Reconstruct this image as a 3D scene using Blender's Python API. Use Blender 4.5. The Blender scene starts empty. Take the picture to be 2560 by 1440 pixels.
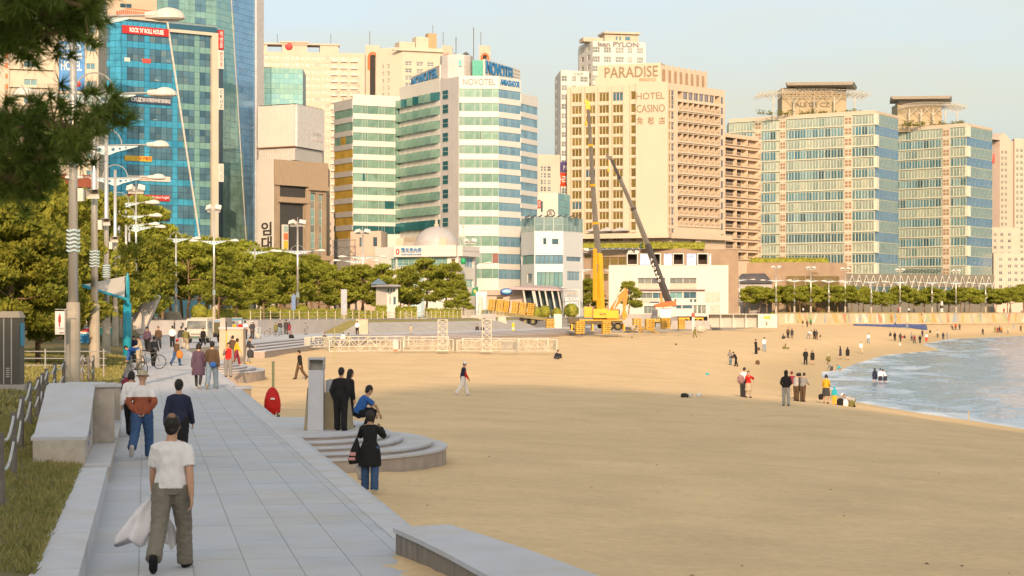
import bpy, bmesh, math, random
from mathutils import Vector, Matrix, noise
R = math.radians
random.seed(7)
SC = bpy.context.scene
COL = SC.collection
# camera, sky, sun, exposure
F, CZ, HX, HY = 5000.0, 2.8, 1280.0, 778.0      # focal length in photo pixels, eye height (m), principal column, horizon row
cam_d = bpy.data.cameras.new('camera'); cam = bpy.data.objects.new('camera', cam_d); COL.objects.link(cam)
cam.location = (0, 0, CZ); cam.rotation_euler = (R(90), 0, 0)
cam_d.sensor_width = 36; cam_d.lens = 36*F/2560; cam_d.shift_y = (HY-720)/2560
cam_d.clip_start = 0.5; cam_d.clip_end = 6000
cam_d.dof.use_dof = True; cam_d.dof.focus_distance = 120; cam_d.dof.aperture_fstop = 9
SC.camera = cam
SUN_EL, SUN_AZ = R(20), R(178.0)                 # sun behind the camera
world = bpy.data.worlds.new('World'); SC.world = world; world.use_nodes = True
wn = world.node_tree; wn.nodes.clear()
def wnode(t, **k):
 n = wn.nodes.new(t)
 for a, b in k.items(): setattr(n, a, b)
 return n
wo = wnode('ShaderNodeOutputWorld'); wb = wnode('ShaderNodeBackground'); wb.inputs[1].default_value = 0.118
sky = wnode('ShaderNodeTexSky', sky_type='NISHITA'); sky.sun_disc = False
sky.sun_elevation = SUN_EL; sky.sun_rotation = SUN_AZ; sky.air_density = 0.85; sky.dust_density = 5.0; sky.ozone_density = 1.6
tc = wnode('ShaderNodeTexCoord'); mp = wnode('ShaderNodeMapping'); mp.inputs['Scale'].default_value = (1.1, 1.1, 7.5)
nz = wnode('ShaderNodeTexNoise'); nz.inputs['Scale'].default_value = 2.2; nz.inputs['Detail'].default_value = 7; nz.inputs['Roughness'].default_value = .55
cr = wnode('ShaderNodeMapRange'); cr.inputs[1].default_value = .44; cr.inputs[2].default_value = .74; cr.inputs[3].default_value = .48; cr.inputs[4].default_value = .92
mx = wnode('ShaderNodeMix', data_type='RGBA'); mx.inputs['B'].default_value = (2.55, 2.42, 1.85, 1)
L = wn.links.new
L(tc.outputs['Generated'], mp.inputs[0]); L(mp.outputs[0], nz.inputs['Vector']); L(nz.outputs['Fac'], cr.inputs[0])
L(cr.outputs[0], mx.inputs['Factor']); L(sky.outputs[0], mx.inputs['A']); L(mx.outputs['Result'], wb.inputs[0]); L(wb.outputs[0], wo.inputs[0])
sun_d = bpy.data.lights.new('sun', 'SUN'); sun = bpy.data.objects.new('sun', sun_d); COL.objects.link(sun)
sun_d.energy = 2.0; sun_d.angle = R(0.53); sun_d.color = (1.0, 0.68, 0.42)
sdir = Vector((math.sin(SUN_AZ)*math.cos(SUN_EL), math.cos(SUN_AZ)*math.cos(SUN_EL), math.sin(SUN_EL)))
sun.rotation_euler = sdir.to_track_quat('Z', 'Y').to_euler(); sun.location = sdir*300
vs = SC.view_settings; SC.display_settings.display_device = 'sRGB'
vs.view_transform = 'Standard'; vs.look = 'None'; vs.gamma = 1; vs.use_curve_mapping = False; vs.exposure = 1.43
SC.render.engine = 'CYCLES'; SC.cycles.max_bounces = 6; SC.cycles.diffuse_bounces = 3; SC.cycles.glossy_bounces = 3
SC.cycles.transparent_max_bounces = 6; SC.cycles.sample_clamp_indirect = 6; SC.cycles.use_denoising = True
# helpers
def XY(px, d): return Vector(((px-HX)*d/F, d))
def ZZ(py, d): return CZ-(py-HY)*d/F
def WP(px, py, d): return Vector(((px-HX)*d/F, d, ZZ(py, d)))
def DG(py, z): return (CZ-z)*F/(py-HY)          # distance of the ground of height z seen at that row
MATS = {}
def mat(name, c, rough=.75, metal=0, var=.10, scale=1.5, bump=0, bscale=40, rnd=0, spec=.35, c2=None, stretch=None, alpha=1):
 if name in MATS: return MATS[name]
 m = bpy.data.materials.new(name); MATS[name] = m; m.use_nodes = True
 nt = m.node_tree; b = nt.nodes['Principled BSDF']; l = nt.links.new
 b.inputs['Roughness'].default_value = rough; b.inputs['Metallic'].default_value = metal
 b.inputs['Specular IOR Level'].default_value = spec
 t = nt.nodes.new('ShaderNodeTexCoord'); src = t.outputs['Object']
 if stretch:
  q = nt.nodes.new('ShaderNodeMapping'); q.inputs['Scale'].default_value = stretch; l(src, q.inputs[0]); src = q.outputs[0]
 n = nt.nodes.new('ShaderNodeTexNoise'); n.inputs['Scale'].default_value = scale; n.inputs['Detail'].default_value = 5
 l(src, n.inputs['Vector'])
 mr = nt.nodes.new('ShaderNodeMapRange'); mr.inputs[1].default_value = .3; mr.inputs[2].default_value = .7
 l(n.outputs['Fac'], mr.inputs[0])
 mix = nt.nodes.new('ShaderNodeMix'); mix.data_type = 'RGBA'
 a = c; bb = c2 or tuple(min(1, x*(1-2*var)) for x in c)
 mix.inputs['A'].default_value = (*a, 1); mix.inputs['B'].default_value = (*bb, 1); l(mr.outputs[0], mix.inputs['Factor'])
 out = mix.outputs['Result']
 if rnd:
  oi = nt.nodes.new('ShaderNodeObjectInfo'); m2 = nt.nodes.new('ShaderNodeMapRange')
  m2.inputs[3].default_value = 1-rnd; m2.inputs[4].default_value = 1+rnd; l(oi.outputs['Random'], m2.inputs[0])
  mm = nt.nodes.new('ShaderNodeVectorMath'); mm.operation = 'SCALE'; l(out, mm.inputs[0]); l(m2.outputs[0], mm.inputs['Scale']); out = mm.outputs[0]
 l(out, b.inputs['Base Color'])
 if bump:
  n2 = nt.nodes.new('ShaderNodeTexNoise'); n2.inputs['Scale'].default_value = bscale; n2.inputs['Detail'].default_value = 4
  l(src, n2.inputs['Vector'])
  bp = nt.nodes.new('ShaderNodeBump'); bp.inputs['Strength'].default_value = min(1, bump*10); bp.inputs['Distance'].default_value = bump
  l(n2.outputs['Fac'], bp.inputs['Height']); l(bp.outputs[0], b.inputs['Normal'])
 return m
def glass(name, cols, rough=.12, metal=.55, spec=.6):
 """reflective facade glass; each pane takes one of the tints by its own random number"""
 if name in MATS: return MATS[name]
 m = bpy.data.materials.new(name); MATS[name] = m; m.use_nodes = True
 nt = m.node_tree; b = nt.nodes['Principled BSDF']; l = nt.links.new
 b.inputs['Roughness'].default_value = rough; b.inputs['Metallic'].default_value = metal; b.inputs['Specular IOR Level'].default_value = spec
 oi = nt.nodes.new('ShaderNodeObjectInfo'); rp = nt.nodes.new('ShaderNodeValToRGB'); l(oi.outputs['Random'], rp.inputs[0])
 e = rp.color_ramp.elements
 for i, c in enumerate(cols):
  p = i/max(1, len(cols)-1)
  if i < 2: el = e[i]; el.position = p
  else: el = e.new(p)
  el.color = (*c, 1)
 t = nt.nodes.new('ShaderNodeTexCoord'); n = nt.nodes.new('ShaderNodeTexNoise'); n.inputs['Scale'].default_value = .45; n.inputs['Detail'].default_value = 3
 l(t.outputs['Object'], n.inputs['Vector'])
 mr = nt.nodes.new('ShaderNodeMapRange'); mr.inputs[1].default_value = .3; mr.inputs[2].default_value = .7; mr.inputs[3].default_value = .75; mr.inputs[4].default_value = 1.2
 l(n.outputs['Fac'], mr.inputs[0])
 sc = nt.nodes.new('ShaderNodeVectorMath'); sc.operation = 'SCALE'; l(rp.outputs[0], sc.inputs[0]); l(mr.outputs[0], sc.inputs['Scale'])
 l(sc.outputs[0], b.inputs['Base Color'])
 bp = nt.nodes.new('ShaderNodeBump'); bp.inputs['Strength'].default_value = .25; bp.inputs['Distance'].default_value = .04
 n2 = nt.nodes.new('ShaderNodeTexNoise'); n2.inputs['Scale'].default_value = .5; l(t.outputs['Object'], n2.inputs['Vector'])
 l(n2.outputs['Fac'], bp.inputs['Height']); l(bp.outputs[0], b.inputs['Normal'])
 return m
class MB:
 """collects shapes, then becomes ONE mesh"""
 def __init__(s): s.v = []; s.f = []; s.m = []; s.M = None
 def _add(s, vs_, fs, m=0):
  o = len(s.v)
  s.v += [tuple(s.M @ Vector(p)) for p in vs_] if s.M else [tuple(p) for p in vs_]
  for f in fs: s.f.append(tuple(o+i for i in f)); s.m.append(m)
  return s
 def box(s, x0, x1, y0, y1, z0, z1, m=0):
  return s._add([(x0,y0,z0),(x1,y0,z0),(x1,y1,z0),(x0,y1,z0),(x0,y0,z1),(x1,y0,z1),(x1,y1,z1),(x0,y1,z1)],
                      [(0,3,2,1),(4,5,6,7),(0,1,5,4),(1,2,6,5),(2,3,7,6),(3,0,4,7)], m)
 def quad(s, a, b, c, d, m=0): return s._add([a,b,c,d], [(0,1,2,3)], m)
 def tri(s, a, b, c, m=0): return s._add([a,b,c], [(0,1,2)], m)
 def prism(s, poly, z0, z1, m=0, mtop=None):
  n = len(poly); area = sum(poly[i][0]*poly[(i+1)%n][1]-poly[(i+1)%n][0]*poly[i][1] for i in range(n))
  if area < 0: poly = poly[::-1]
  g = (lambda z, i: z[i]) if isinstance(z1, (list, tuple)) else (lambda z, i: z)
  z1_ = z1[::-1] if isinstance(z1, (list, tuple)) and area < 0 else z1
  o = len(s.v)
  s._add([(p[0], p[1], z0) for p in poly]+[(p[0], p[1], g(z1_, i)) for i, p in enumerate(poly)],
               [tuple(range(n-1, -1, -1))]+[(i, (i+1)%n, n+(i+1)%n, n+i) for i in range(n)], m)
  s.f.append(tuple(o+n+i for i in range(n))); s.m.append(m if mtop is None else mtop)
  return s
 def bar(s, a, b, r, n=6, r2=None, m=0, cap=True):
  return s.tube([a, b], [r, r if r2 is None else r2], n, m, cap)
 def tube(s, pts, rad, n=8, m=0, cap=True, squash=None, up=None):
  pts = [Vector(p) for p in pts]
  if not isinstance(rad, (list, tuple)): rad = [rad]*len(pts)
  vs_ = []; fs = []; ref = None
  for i, p in enumerate(pts):
   t = (pts[min(i+1, len(pts)-1)]-pts[max(i-1, 0)])
   t = t.normalized() if t.length > 1e-9 else Vector((0, 0, 1))
   if ref is None: ref = Vector(up) if up else (Vector((1, 0, 0)) if abs(t.x) < .8 else Vector((0, 1, 0)))
   a = (ref-t*ref.dot(t)); a = a.normalized() if a.length > 1e-6 else t.orthogonal().normalized()
   b = t.cross(a); ref = a
   rr = rad[i]; ra, rb = rr if isinstance(rr, (tuple, list)) else (rr, rr)
   for k in range(n):
    q = 2*math.pi*k/n; vs_.append(p+a*(ra*math.cos(q))+b*(rb*math.sin(q)))
  for i in range(len(pts)-1):
   for k in range(n):
    fs.append((i*n+k, i*n+(k+1)%n, (i+1)*n+(k+1)%n, (i+1)*n+k))
  if cap: fs.append(tuple(range(n-1, -1, -1))); fs.append(tuple((len(pts)-1)*n+k for k in range(n)))
  return s._add(vs_, fs, m)
 def ball(s, c, rx, ry=None, rz=None, n=10, k=7, m=0, rot=None):
  ry = ry or rx; rz = rz or rx; c = Vector(c); vs_ = []; fs = []
  for i in range(1, k):
   t = math.pi*i/k
   for j in range(n):
    q = 2*math.pi*j/n; v = Vector((rx*math.sin(t)*math.cos(q), ry*math.sin(t)*math.sin(q), rz*math.cos(t)))
    vs_.append(c+(rot @ v if rot else v))
  top = len(vs_); z = Vector((0, 0, rz)); z = rot @ z if rot else z
  vs_ += [c+z, c-z]
  for i in range(k-2):
   for j in range(n): fs.append((i*n+j, (i+1)*n+j, (i+1)*n+(j+1)%n, i*n+(j+1)%n))
  for j in range(n):
   fs.append((top, j, (j+1)%n)); fs.append((top+1, (k-2)*n+(j+1)%n, (k-2)*n+j))
  return s._add(vs_, fs, m)
 def mesh(s, name, mats, smooth=False):
  me = bpy.data.meshes.new(name); me.from_pydata(s.v, [], s.f)
  for x in (mats if isinstance(mats, (list, tuple)) else [mats]): me.materials.append(x)
  if any(s.m): me.polygons.foreach_set('material_index', s.m)
  if smooth: me.polygons.foreach_set('use_smooth', [True]*len(s.f))
  me.update(); return me
 def obj(s, name, mats, parent=None, loc=(0, 0, 0), rz=0, smooth=False):
  return put(name, s.mesh(name, mats, smooth), parent, loc, rz)
def put(name, me, parent=None, loc=(0, 0, 0), rz=0, scale=None):
 o = bpy.data.objects.new(name, me); COL.objects.link(o); o.location = loc
 if rz: o.rotation_euler = (0, 0, rz)
 if scale: o.scale = scale
 if parent: o.parent = parent
 return o
def tag(o, label=None, cat=None, group=None, kind=None):
 if label: o['label'] = label
 if cat: o['category'] = cat
 if group: o['group'] = group
 if kind: o['kind'] = kind
 return o
def thing(name, label, cat, loc=(0, 0, 0), rz=0, group=None):
 o = put(name, None, None, loc, rz); o.empty_display_size = .2
 return tag(o, label, cat, group)
KIDS = {}
def copy_tree(o, loc=None, rz=None, label=None, scale=None):
 kids = {}
 for x in bpy.data.objects:
  if x.parent: kids.setdefault(x.parent.name, []).append(x)
 def rec(a, par):
  c = a.copy(); COL.objects.link(c)
  if par: c.parent = par
  for ch in kids.get(a.name, []): rec(ch, c)
  return c
 c = rec(o, None)
 if loc is not None: c.location = loc
 if rz is not None: c.rotation_euler = (0, 0, rz)
 if label: c['label'] = label
 if scale: c.scale = scale
 return c
def text_mesh(s, w=None, h=None, ext=.03, bold=0, shear=0):
 cu = bpy.data.curves.new('lettering', 'FONT'); cu.body = s; cu.extrude = .02; cu.offset = bold; cu.shear = shear
 cu.resolution_u = 3
 o = bpy.data.objects.new('lettering', cu); COL.objects.link(o)
 dg = bpy.context.evaluated_depsgraph_get(); me = bpy.data.meshes.new_from_object(o.evaluated_get(dg))
 bpy.data.objects.remove(o); bpy.data.curves.remove(cu)
 if not me.vertices: return me
 xs = [v.co.x for v in me.vertices]; ys = [v.co.y for v in me.vertices]
 x0, x1, y0, y1 = min(xs), max(xs), min(ys), max(ys)
 sx = w/(x1-x0) if w else None; sy = h/(y1-y0) if h else None
 sx = sx or sy; sy = sy or sx
 for v in me.vertices:
  c = v.co; v.co = ((c.x-x0)*sx, -(c.z/.02)*ext, (c.y-y0)*sy)
 return me
TXT = []
def text(name, s, parent, loc, rz, w, h, m, ext=.03, bold=0, shear=0):
 """lettering standing proud of a wall: x along the wall, z up, facing -y"""
 me = text_mesh(s, w, h, ext, bold, shear); me.materials.append(m); me.name = name
 return put(name, me, parent, loc, rz)
class Face:
 """one upright wall from A (left, as seen from the front) to B; face coordinates: x along, y inward, z up"""
 def __init__(s, A, B, z0, z1, root, dA=None, pxA=None):
  s.A = Vector(A); s.B = Vector(B); s.z0 = z0; s.z1 = z1; s.root = root
  d = s.B-s.A; s.W = d.length; s.u = d/s.W; s.ang = math.atan2(s.u.y, s.u.x); s.inn = Vector((-s.u.y, s.u.x))
  s.O = Vector((root.location.x, root.location.y, root.location.z)) if root else Vector((0, 0, 0))
  s.H = z1-z0
 def mtx(s): return Matrix.Translation(Vector((s.A.x, s.A.y, 0))-s.O) @ Matrix.Rotation(s.ang, 4, 'Z')
 def x(s, px):
  k = (px-HX)/F     # X = k*Y
  den = s.u.x-k*s.u.y
  return (k*s.A.y-s.A.x)/den
 def d(s, px): return s.A.y+s.u.y*s.x(px)
 def z(s, px, py): return ZZ(py, s.d(px))
 def loc(s, x, y, z): return Vector((s.A.x+s.u.x*x+s.inn.x*y, s.A.y+s.u.y*x+s.inn.y*y, z))-s.O
 def put(s, name, me, x, y, z, rz=0): return put(name, me, s.root, s.loc(x, y, z), s.ang+rz)
 def text(s, name, t, px0, px1, py0, py1, m, y=-.08, ext=.04, bold=0, name_=None, rz=0):
  x0, x1 = s.x(px0), s.x(px1); pm = (px0+px1)/2
  z1, z0 = s.z(pm, py0), s.z(pm, py1)
  return text(name, t, s.root, s.loc(x0, y, z0), s.ang, x1-x0, z1-z0, m, ext, bold)
 def wall(s, mb, holes=(), depth=.25, z0=None, z1=None, m=0, y=0):
  """wall sheet with real openings and reveals; holes = (x0, x1, z0, z1)"""
  z0 = s.z0 if z0 is None else z0; z1 = s.z1 if z1 is None else z1
  xs = sorted({0, round(s.W, 4)} | {round(min(max(h[i], 0), s.W), 4) for h in holes for i in (0, 1)})
  zs = sorted({round(z0, 4), round(z1, 4)} | {round(h[i], 4) for h in holes for i in (2, 3)})
  old = mb.M; mb.M = s.mtx()
  hh = [(round(h[0], 4), round(h[1], 4), round(h[2], 4), round(h[3], 4)) for h in holes]
  rows = {}
  for h in hh: rows.setdefault((h[2], h[3]), []).append(h)
  for j in range(len(zs)-1):
   a, b = zs[j], zs[j+1]; run = None
   act = [h for k, v in rows.items() if k[0] <= a+1e-5 and k[1] >= b-1e-5 for h in v]
   for i in range(len(xs)-1):
    p, q = xs[i], xs[i+1]
    inside = any(h[0] <= p+1e-5 and h[1] >= q-1e-5 for h in act)
    if inside:
     if run is not None: mb.quad((run, y, a), (p, y, a), (p, y, b), (run, y, b), m); run = None
    elif run is None: run = p
   if run is not None: mb.quad((run, y, a), (xs[-1], y, a), (xs[-1], y, b), (run, y, b), m)
  for x0, x1, a, b in hh:
   d = y+depth
   mb.quad((x0,y,a),(x0,d,a),(x0,d,b),(x0,y,b), m); mb.quad((x1,d,a),(x1,y,a),(x1,y,b),(x1,d,b), m)
   mb.quad((x0,d,a),(x0,y,a),(x1,y,a),(x1,d,a), m); mb.quad((x0,y,b),(x0,d,b),(x1,d,b),(x1,y,b), m)
  mb.M = old
CACHE = {}
def win(w, h, nv=1, nh=1, fr=None, gl=None, t=.06, proud=.05, back=True):
 """window: frame and mullions round a pane, x 0..w, z 0..h"""
 k = ('win', round(w, 2), round(h, 2), nv, nh, fr.name, gl.name, round(t, 3))
 if k in CACHE: return CACHE[k]
 b = MB()
 b.box(0, w, -.015, .02, 0, h, 1)
 for x in [i*w/nv for i in range(nv+1)]:
  c = min(max(x, t/2), w-t/2); b.box(c-t/2, c+t/2, -proud, -.016, 0, h, 0)
 for z in [i*h/nh for i in range(nh+1)]:
  c = min(max(z, t/2), h-t/2); b.box(t/2, w-t/2, -proud+.006, -.017, c-t/2, c+t/2, 0)
 CACHE[k] = b.mesh('window', [fr, gl]); return CACHE[k]
def pane(w, h, gl, y0=-.02, y1=.02):
 k = ('pane', round(w, 2), round(h, 2), gl.name)
 if k in CACHE: return CACHE[k]
 CACHE[k] = MB().box(0, w, y0, y1, 0, h).mesh('pane', [gl]); return CACHE[k]
class Parts:
 """up to `cap` alike pieces as objects of their own, the rest joined into one piece"""
 def __init__(s, name, root, cap=300): s.name = name; s.root = root; s.cap = cap; s.n = 0; s.rest = {}; s.items = []
 def add(s, face, me, x, y, z, rz=0, name=None):
  s.items.append((face, me, x, y, z, rz, name))
 def done(s):
  for i, (f, me, x, y, z, rz, nm) in enumerate(s.items):
   if i < s.cap: f.put(nm or s.name, me, x, y, z, rz)
   else: s.rest.setdefault(tuple(m.name for m in me.materials), []).append((f, me, x, y, z, rz))
  for k, lst in s.rest.items():
   bm = bmesh.new()
   for f, me, x, y, z, rz in lst:
    n0 = len(bm.verts); bm.from_mesh(me); bm.verts.ensure_lookup_table()
    M = Matrix.Translation(f.loc(x, y, z)) @ Matrix.Rotation(f.ang+rz, 4, 'Z')
    for v in bm.verts[n0:]: v.co = M @ v.co
   me2 = bpy.data.meshes.new(s.name+'s'); bm.to_mesh(me2); bm.free()
   for mm in lst[0][1].materials: me2.materials.append(mm)
   o = put(s.name+'s', me2, s.root); o['kind'] = 'stuff'
class Bld:
 """building: front corners left to right as (px, distance), closed at the back"""
 def __init__(s, name, label, corners, ztop, z0=1.7, back=14, cat='building', group=None):
  pts = [XY(*c) for c in corners]; s.z0 = z0
  s.root = thing(name, label, cat, (sum(p.x for p in pts)/len(pts), sum(p.y for p in pts)/len(pts), z0), 0, group)
  zt = ztop if isinstance(ztop, (list, tuple)) else [ztop]*(len(pts)-1)
  s.pts = pts; s.faces = [Face(pts[i], pts[i+1], z0, zt[i], s.root) for i in range(len(pts)-1)]
  far = max(p.y for p in pts)+back; s.far = far; s.zt = max(zt)
  s.plan = pts+[Vector((pts[-1].x*far/pts[-1].y*.5+pts[-1].x*.5, far)), Vector((pts[0].x*far/pts[0].y*.5+pts[0].x*.5, far))]
  s.wall = MB(); s.plain = set()
  s.O = Vector((s.root.location.x, s.root.location.y, 0))
 def L(s, p): return (p[0]-s.O.x, p[1]-s.O.y)
 def close(s, wm, rm=None, inset=0, name='wall'):
  """sides, back and roof; inset puts a solid core behind the openings"""
  z0 = 0; zt = s.zt-s.z0
  n = len(s.pts); P = [s.L(p) for p in s.plan]
  for i in range(n-1, len(P)):
   a, b = P[i], P[(i+1) % len(P)]
   s.wall.quad((*a, z0), (*b, z0), (*b, zt), (*a, zt), 0)
  s.wall._add([(*p, zt-.01) for p in P], [tuple(range(len(P)))], 1)
  # dark core behind windows
  cin = []
  for i, p in enumerate(s.plan):
   c = sum((q for q in s.plan), Vector((0, 0)))/len(s.plan); v = (c-p); cin.append(s.L(p+v*min(.5, (inset or .6)/max(.6, v.length))))
  core = MB().prism(cin, .0, zt-.05).obj('interior', [mat('interior_dark', (.05, .05, .05), .9)], s.root)
  return s.wall.obj(name, [wm, rm or mat('roof_grey', (.32, .31, .29))], s.root)
# terrain
SHORE = [(75,-60),(46,0),(35,50),(31,90),(30,112),(28,125),(26.5,140),(25.5,153),(27,168),(29.3,185),(32.8,212),(34.7,224),(38,231),(43,253),
         (57.5,309),(75,350),(84,410),(106,486),(140,548),(260,640),(520,790),(1600,1100)]
SEA_Z = -4.0
def shore_s(x, y):
 """distance from the waterline, positive on land"""
 best = 1e9; sg = 1
 for i in range(len(SHORE)-1):
  ax, ay = SHORE[i]; bx, by = SHORE[i+1]; ux, uy = bx-ax, by-ay; L2 = ux*ux+uy*uy
  t = max(0, min(1, ((x-ax)*ux+(y-ay)*uy)/L2)); dx, dy = x-ax-t*ux, y-ay-t*uy; q = dx*dx+dy*dy
  if q < best: best = q; sg = 1 if (ux*(y-ay)-uy*(x-ax)) >= 0 else -1
 return sg*math.sqrt(best)
PROF = [(-40,-3.2),(-10,-.9),(0,0),(4,.62),(8,1.15),(12,1.75),(15,2.12),(20,2.42),(30,2.68),(45,2.95),(80,3.35),(140,3.6),(400,3.8)]
def lerp_tab(t, x):
 if x <= t[0][0]: return t[0][1]
 for (a, p), (b, q) in zip(t, t[1:]):
  if x <= b: return p+(q-p)*(x-a)/(b-a)
 return t[-1][1]
def sand_z(x, y, bumps=True):
 s = shore_s(x, y); z = SEA_Z+lerp_tab(PROF, s)
 dl = x-XR(y)
 if y < 140 and dl < 16: z = z*(dl/16)+(-.62-.003*y)*(1-dl/16) if dl > 0 else -.62-.003*y
 if bumps and s > 0:
  a = min(1, s/14)
  z += a*(.05*noise.noise((x*.5, y*.5, 0))+.10*noise.noise((x*.13, y*.09, 3)))+.02*a*noise.noise((x*1.9, y*1.9, 5))
 return z
def XL(y): return -0.68-.181*y
def XR(y): return 3.45-.186*y
EDGE = [(XR(6),6),(XR(60),60),(XR(110),110),(XR(150),150),(-23.6,165),(-22.6,194),(-21,220),(-18.5,238),(-14,248),(-7,264),(1.2,292),(13,338),(30,374),(45,418),(58,474),(66,520),(72.5,545),(157,615),(250,655),(520,800)]
def WALLD(px): return 545+(px-1945)*.1138
m_sand = mat('sand', (.71,.525,.31), .95, 0, .08, .35, .03, 6, spec=.1)
def sand_material():
 m = m_sand; nt = m.node_tree; b = nt.nodes['Principled BSDF']; l = nt.links.new
 at = nt.nodes.new('ShaderNodeAttribute'); at.attribute_name = 'wet'
 n = nt.nodes.new('ShaderNodeTexNoise'); n.inputs['Scale'].default_value = .22; n.inputs['Detail'].default_value = 6
 t = nt.nodes.new('ShaderNodeTexCoord'); l(t.outputs['Object'], n.inputs['Vector'])
 ad = nt.nodes.new('ShaderNodeMath'); ad.operation = 'MULTIPLY_ADD'; l(n.outputs['Fac'], ad.inputs[0]); ad.inputs[1].default_value = .5;
 l(at.outputs['Fac'], ad.inputs[2])
 mr = nt.nodes.new('ShaderNodeMapRange'); mr.inputs[1].default_value = .55; mr.inputs[2].default_value = 1.1; l(ad.outputs[0], mr.inputs[0])
 mx_ = nt.nodes.new('ShaderNodeMix'); mx_.data_type = 'RGBA'
 src = b.inputs['Base Color'].links[0].from_socket; l(src, mx_.inputs['A']); mx_.inputs['B'].default_value = (.52,.385,.20,1)
 l(mr.outputs[0], mx_.inputs['Factor'])
 # speckle of shell grit and footprints
 n3 = nt.nodes.new('ShaderNodeTexNoise'); n3.inputs['Scale'].default_value = 7; n3.inputs['Detail'].default_value = 8; l(t.outputs['Object'], n3.inputs['Vector'])
 m3 = nt.nodes.new('ShaderNodeMapRange'); m3.inputs[1].default_value = .3; m3.inputs[2].default_value = .7; m3.inputs[3].default_value = .93; m3.inputs[4].default_value = 1.06; l(n3.outputs['Fac'], m3.inputs[0])
 s3 = nt.nodes.new('ShaderNodeVectorMath'); s3.operation = 'SCALE'; l(mx_.outputs['Result'], s3.inputs[0]); l(m3.outputs[0], s3.inputs['Scale'])
 l(s3.outputs[0], b.inputs['Base Color'])
 vo = nt.nodes.new('ShaderNodeTexVoronoi'); vo.feature = 'SMOOTH_F1'; vo.inputs['Scale'].default_value = 1.9; vo.inputs['Smoothness'].default_value = .6; l(t.outputs['Object'], vo.inputs['Vector'])
 b2 = nt.nodes.new('ShaderNodeBump'); b2.inputs['Distance'].default_value = .06; b2.inputs['Strength'].default_value = .8; l(vo.outputs['Distance'], b2.inputs['Height']); l(b.inputs['Normal'].links[0].from_socket, b2.inputs['Normal']); l(b2.outputs[0], b.inputs['Normal'])
 r = nt.nodes.new('ShaderNodeMapRange'); r.inputs[3].default_value = .95; r.inputs[4].default_value = .55; l(mr.outputs[0], r.inputs[0]); l(r.outputs[0], b.inputs['Roughness'])
sand_material()
def stain(m, c, f, sc):
 nt = m.node_tree; b = nt.nodes['Principled BSDF']; l = nt.links.new; g = nt.nodes.new('ShaderNodeNewGeometry'); n = nt.nodes.new('ShaderNodeTexNoise'); n.inputs['Scale'].default_value = sc; n.inputs['Detail'].default_value = 9; n.inputs['Roughness'].default_value = .7
 l(g.outputs['Position'], n.inputs['Vector']); r = nt.nodes.new('ShaderNodeMapRange'); r.inputs[1].default_value = .46; r.inputs[2].default_value = .72; r.inputs[4].default_value = f; l(n.outputs['Fac'], r.inputs[0])
 x = nt.nodes.new('ShaderNodeMix'); x.data_type = 'RGBA'; x.inputs['B'].default_value = (*c, 1); l(b.inputs['Base Color'].links[0].from_socket, x.inputs['A']); l(r.outputs[0], x.inputs['Factor']); l(x.outputs['Result'], b.inputs['Base Color'])
def sand():
 ys = [2.0]
 while ys[-1] < 660: ys.append(ys[-1]+max(.35, ys[-1]*.0135))
 ks = [-1.0, -.6, -.36]+[-.24+.0036*i for i in range(165)]+[.40, .5, .7, 1.0]
 v = []; f = []; wet = []
 for y in ys:
  for k in ks:
   x = k*max(y, 20); v.append((x, y, sand_z(x, y))); wet.append(max(0, min(1, 1-(shore_s(x, y)-1)/13)))
 n = len(ks)
 for j in range(len(ys)-1):
  for i in range(n-1): f.append((j*n+i, j*n+i+1, (j+1)*n+i+1, (j+1)*n+i))
 me = bpy.data.meshes.new('sand'); me.from_pydata(v, [], f); me.materials.append(m_sand)
 a = me.attributes.new('wet', 'FLOAT', 'POINT'); a.data.foreach_set('value', wet)
 me.polygons.foreach_set('use_smooth', [True]*len(f))
 tag(put('sand', me), 'pale beach sand sloping down to the water', kind='structure')
sand()
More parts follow.
